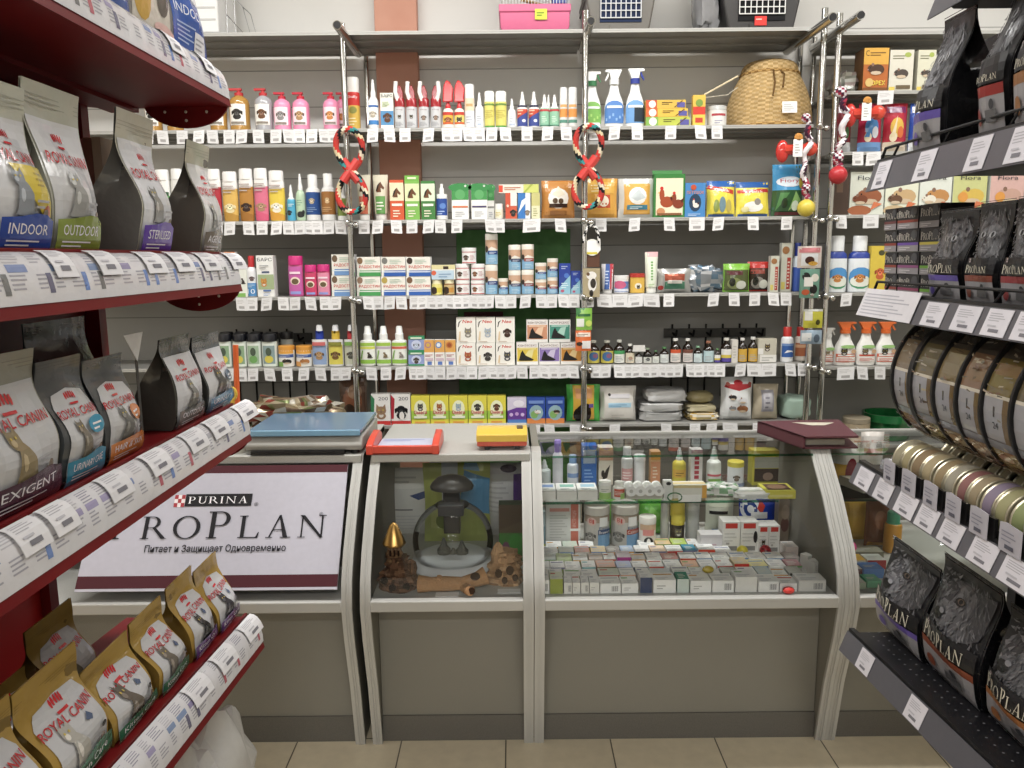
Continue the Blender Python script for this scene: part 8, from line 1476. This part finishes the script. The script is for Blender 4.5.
# cans on their edges
CC=['#9c9478','#a0946c','#8a7454','#a89874','#94805c','#9c9684','#8a5c58','#98886a','#86788c','#9c986c','#86905c','#3f86b0']
def can(Y,X,z,r,t,sc,lab):
    b=MB('tin'); rot=Matrix.Rotation(math.pi/2,3,'X')
    prof=[(r*.86,.0015),(r*.9,.0),(r,0),(r*1.02,.002),(r*.985,.005),(r*.985,t-.005),(r*1.02,t-.002),(r,t),(r*.9,t),(r*.86,t-.0015)]
    b.lathe(prof,'#c8a860',(0,0,0),30,rot=rot,bands=[(.0049,C('#d8d0b4')),(t-.0049,C(sc)),(9,C('#d8d0b4'))])
    for k in range(len(b.f)):
        pass
    b.lathe([(r*.86,0.0),(r*.7,-.0),(r*.5,.0005),(.002,.0005)],'#d8d0b4',(0,-t+.0015,0),24,rot=Matrix.Rotation(math.pi/2,3,'X'))
    o=b.build('food_can',loc=(X,Y,z)); 
    q=MB('card'); q.lathe([(r*.988,.006),(r*.988,t-.006)],sc,(0,0,0),30,rot=rot,bands=[(9,C(sc))]); q.f=q.f[:-2]; q.c=q.c[:-2]; q.m=q.m[:-2]; q.build('label',o)
    tag(o,lab,'can'); return o
kk=0
for i in range(6):
    Yf,Yn=YB[i],YB[i+1]; t=(Yf-Yn)*.44
    for j in range(2):
        can(Yf-.004-j*(t+.002),.856,RZ[3]+.046,.043,t,CC[kk],f'gold rimmed food can on edge in the front row, {NTH[kk]} from the far end' if kk<11 else 'gold rimmed food can with a blue label, nearest in the front row'); kk+=1
for kk in range(10):
    i=kk//2; Yf,Yn=YB[i],YB[i+1]; t=(Yf-Yn)*.36
    can(Yf-.008-(kk%2)*(t+.006),.95,RZ[3]+.048,.041,t,'#a89a70',f'gold food can in the back row under the dispensers, {NTH[kk]} from the far end')
# ================================================================ PRICE TAGS
def tagart(b,fn,seed):
    rr=random.Random(seed); A=Art(.9); A.lines(.12,.88,.55,.9,3,'#bdbbb8',.35); A.rect(.25,.15,.75,.35,'#a3a19f'); b.art(A,fn,e=.0002)
USED={}
def shelf_tag(sh,xc,w=11,h=12.5,y0=None,seed=0):
    z=lip(sh)-.002; Y=SF-.0035-.002*(seed%3); x=XatYZ(xc,Y,z); k=3.4/800; W=w*k; Hh=h*k
    tilt=((seed*37)%11-5)*.02; b=MB('paper')
    ca,sa=math.cos(tilt),math.sin(tilt)
    fn=lambda u,v,e=0:((u-.5)*W*ca+(v-1)*Hh*-sa*-1,-e-.012*(1-v)**1.0*.4,(v-1)*Hh*ca+(u-.5)*W*sa)
    c=vary('#dedddd',.07)
    b.prism([(0,0),(1,0),(1,1),(0,1)],lambda p,t:fn(p[0],p[1],.0004-.0008*t),c); tagart(b,lambda u,v,e:fn(u,v,e+.0005),seed)
    o=b.build('price_tag',loc=(x,Y,z),smooth=False)
    L=PLACED.get(sh,[]); best=min(L,key=lambda p:abs(p[0]-xc)) if L else (0,'shelf')
    USED.setdefault((sh,best[1]),[]).append((xc,o))
TAGS={'m1':[148,162,182,199,212,229,242,258,276,288,299,312,324,333,373,389,405,429,447,457,468,479,492,505,527,548,566,595,615,637,671,700,717],
'm2':[217,230,248,262,277,288,300,308,317,329,340,364,378,396,412,429,440,457,490,499,(532,17),560,601,635,669,(697,15),719,753,787],
'm3':[241,252,267,283,295,310,325,336,368,378,390,401,415,423,432,440,449,458,466,474,482,489,500,511,526,541,552,563,574,589,(604,15),(620,15),(636,15),(651,16),669,714,734,755,773,786],
'm4':[229,241,253,269,287,304,320,336,346,371,386,401,414,421,429,440,452,461,472,484,493,502,512,522,535,544,554,564,573,596,606,619,629,637,646,654,663,670,678,691,699,705,712,720,741,(754,14),(769,15),790,803],
'm5':[535,549,575,615,666,695,712,(730,15),758,790],
'f1':[(886,15)],'f2':[858,(874,14)],'f3':[841,(871,15)],'f4':[847],'f5':[(846,17),862,880]}
for sh,L in TAGS.items():
    for i,t in enumerate(L):
        xc,w=(t if isinstance(t,tuple) else (t,10.5)); shelf_tag(sh,xc,w,seed=i+int(sh[1])*13)
ORD=['first','second','third','fourth','fifth','sixth','seventh','eighth','ninth','tenth']
for (sh,nm),L in USED.items():
    L.sort(key=lambda p:p[0])
    sn={'m1':'top goods shelf','m2':'second shelf','m3':'third shelf','m4':'fourth shelf','m5':'lowest shelf','f1':'corner rack','f2':'corner rack','f3':'corner rack','f4':'corner rack','f5':'corner rack'}[sh]
    for i,(xc,o) in enumerate(L):
        pre='white price tag' if len(L)==1 else f'{ORD[i]} white price tag'
        tag(o,f'{pre} below the {nm} on the {sn}','price tag')
def lip_tag(lipf,px0,px1,v0,v1,X,z,lab,off=.002,c='#d4d2d6',skew=0.0,sheet=False):
    u=lambda px:(YatXZ(px,X,z)-GY0)/(GY1-GY0)
    ua,ub=u(px0),u(px1)
    fn=lambda a,b_,e=0:lipf(ua+(ub-ua)*a+skew*(1-b_)*(ub-ua),v0+(v1-v0)*b_,off+e)
    b=MB('paper'); n=4
    b.grid(lambda a,v:fn(a,v),1,n,c); b.grid(lambda a,v:fn(1-a,v,-.0008),1,n,c)
    A=Art(1)
    if sheet: A.lines(.05,.95,.1,.9,7,'#a9a8b0',.35)
    else: A.lines(.12,.88,.55,.9,4,'#a6a4aa',.35); A.rect(.3,.14,.72,.26,'#77757c'); A.lines(.2,.8,.34,.5,1,'#b4b2b8',.4)
    b.art(A,fn,1,n,e=.0003); o=b.build('price_tag',smooth=False); tag(o,lab,'price tag'); return o
# loose paper tags over the red shelf strips
def strip_tags(li,L,names,X,z):
    for i,(a,c) in enumerate(L): lip_tag(LEFTLIP[li],a,c,.30,1.0,X,z,f'loose price tag on the {names} strip of the red shelving, {ORD[i]} from near end',off=.004+.001*(i%2),c=vary('#d6d4d6',.04),skew=.05)
strip_tags(1,[(27,50),(75,97),(125,146),(156,175),(186,203),(215,230)],'second',-.64,1.51)
strip_tags(2,[(-8,22),(27,52),(87,110),(131,151),(172,190),(196,212),(226,242)],'third',-.64,1.165)
strip_tags(3,[(176,194),(204,220),(232,246)],'lowest',-.64,.68)
strip_tags(0,[(150,165),(186,198)],'top',-.64,1.90)
# tags in the black shelving label holders (far end to near end)
def holder_tags(li,L,nm,X,z,names):
    for i,t in enumerate(L):
        lip_tag(RIGHTLIP[li],t[0],t[1],t[2] if len(t)>2 else .05,t[3] if len(t)>3 else .95,X,z,f'price tag in the {nm} label holder of the black shelving, {ORD[i]} from far end',off=.0015,c=vary('#cfccd2',.03))
holder_tags(1,[(876,889),(917,934),(969,989),(1010,1032)],'top',.79,1.66,None)
lip_tag(RIGHTLIP[2],862,916,.02,1.25,.79,1.385,'wide printed price sheet at the far end of the middle black shelf',off=.003,c='#cfccd0',sheet=True)
holder_tags(2,[(925,945),(955,979),(986,1010),(1016,1046)],'middle',.79,1.385,None)
holder_tags(3,[(858,872),(877,892),(898,916),(919,937),(942,962),(972,996),(1003,1035)],'third',.79,1.0,None)
holder_tags(4,[(860,872),(908,924),(990,1010)],'lowest',.79,.60,None)
# ================================================================ GROUPS OF REPEATS
def place_of(o):
    x,y,z=o.matrix_world.translation
    if o.name.startswith('price_tag') and o.type=='MESH' and y<.5:
        bb=[o.matrix_world@Vector(c) for c in o.bound_box]; x=sum(c.x for c in bb)/8; y=sum(c.y for c in bb)/8; z=sum(c.z for c in bb)/8
    if y>3.2:
        if x>1.29: return 'on the corner rack'
        zs=min(((abs(z+.01-SZ[s]),s) for s in SZ if SZ[s]<=z+.03),default=(0,5))[1]
        return {0:'on the very top shelf',1:'on the top goods shelf',2:'on the second shelf',3:'on the third shelf',4:'on the fourth shelf',5:'on the lowest shelf'}[zs]
    if y>2.05 and abs(x)<2.1 and z<1.2:
        if z>.88: return 'on the counters'
        w='of the narrow counter' if x<.055 else 'of the glass case' if x<.966 else 'of the corner counter'
        return ('on the glass shelf ' if z>.73 else 'on the deck ')+w
    if x<-.4:
        return 'on the '+['top','second','third','lowest'][min(range(4),key=lambda i:abs(z-(BZ[i]+(.0 if z<3 else 0))))]+' red shelf'
    if x>.5: return 'on the '+['highest','top','middle','third','lowest'][min(range(5),key=lambda i:abs(z-RZ[i]))]+' black shelf'
    return 'in the shop'
bpy.context.view_layer.update()
import re as _re
SETS={}
for o in list(COL.objects):
    if o.parent is None and 'category' in o and 'group' not in o:
        SETS.setdefault((_re.sub(r'\.\d+$','',o.name),place_of(o)),[]).append(o)
for (nm,pl),L in SETS.items():
    if len(L)<2: continue
    w=nm.replace('_',' '); w=w+'es' if w.endswith(('x','s','ch')) else w+'s'
    for o in L: o['group']=f'{w} {pl}'
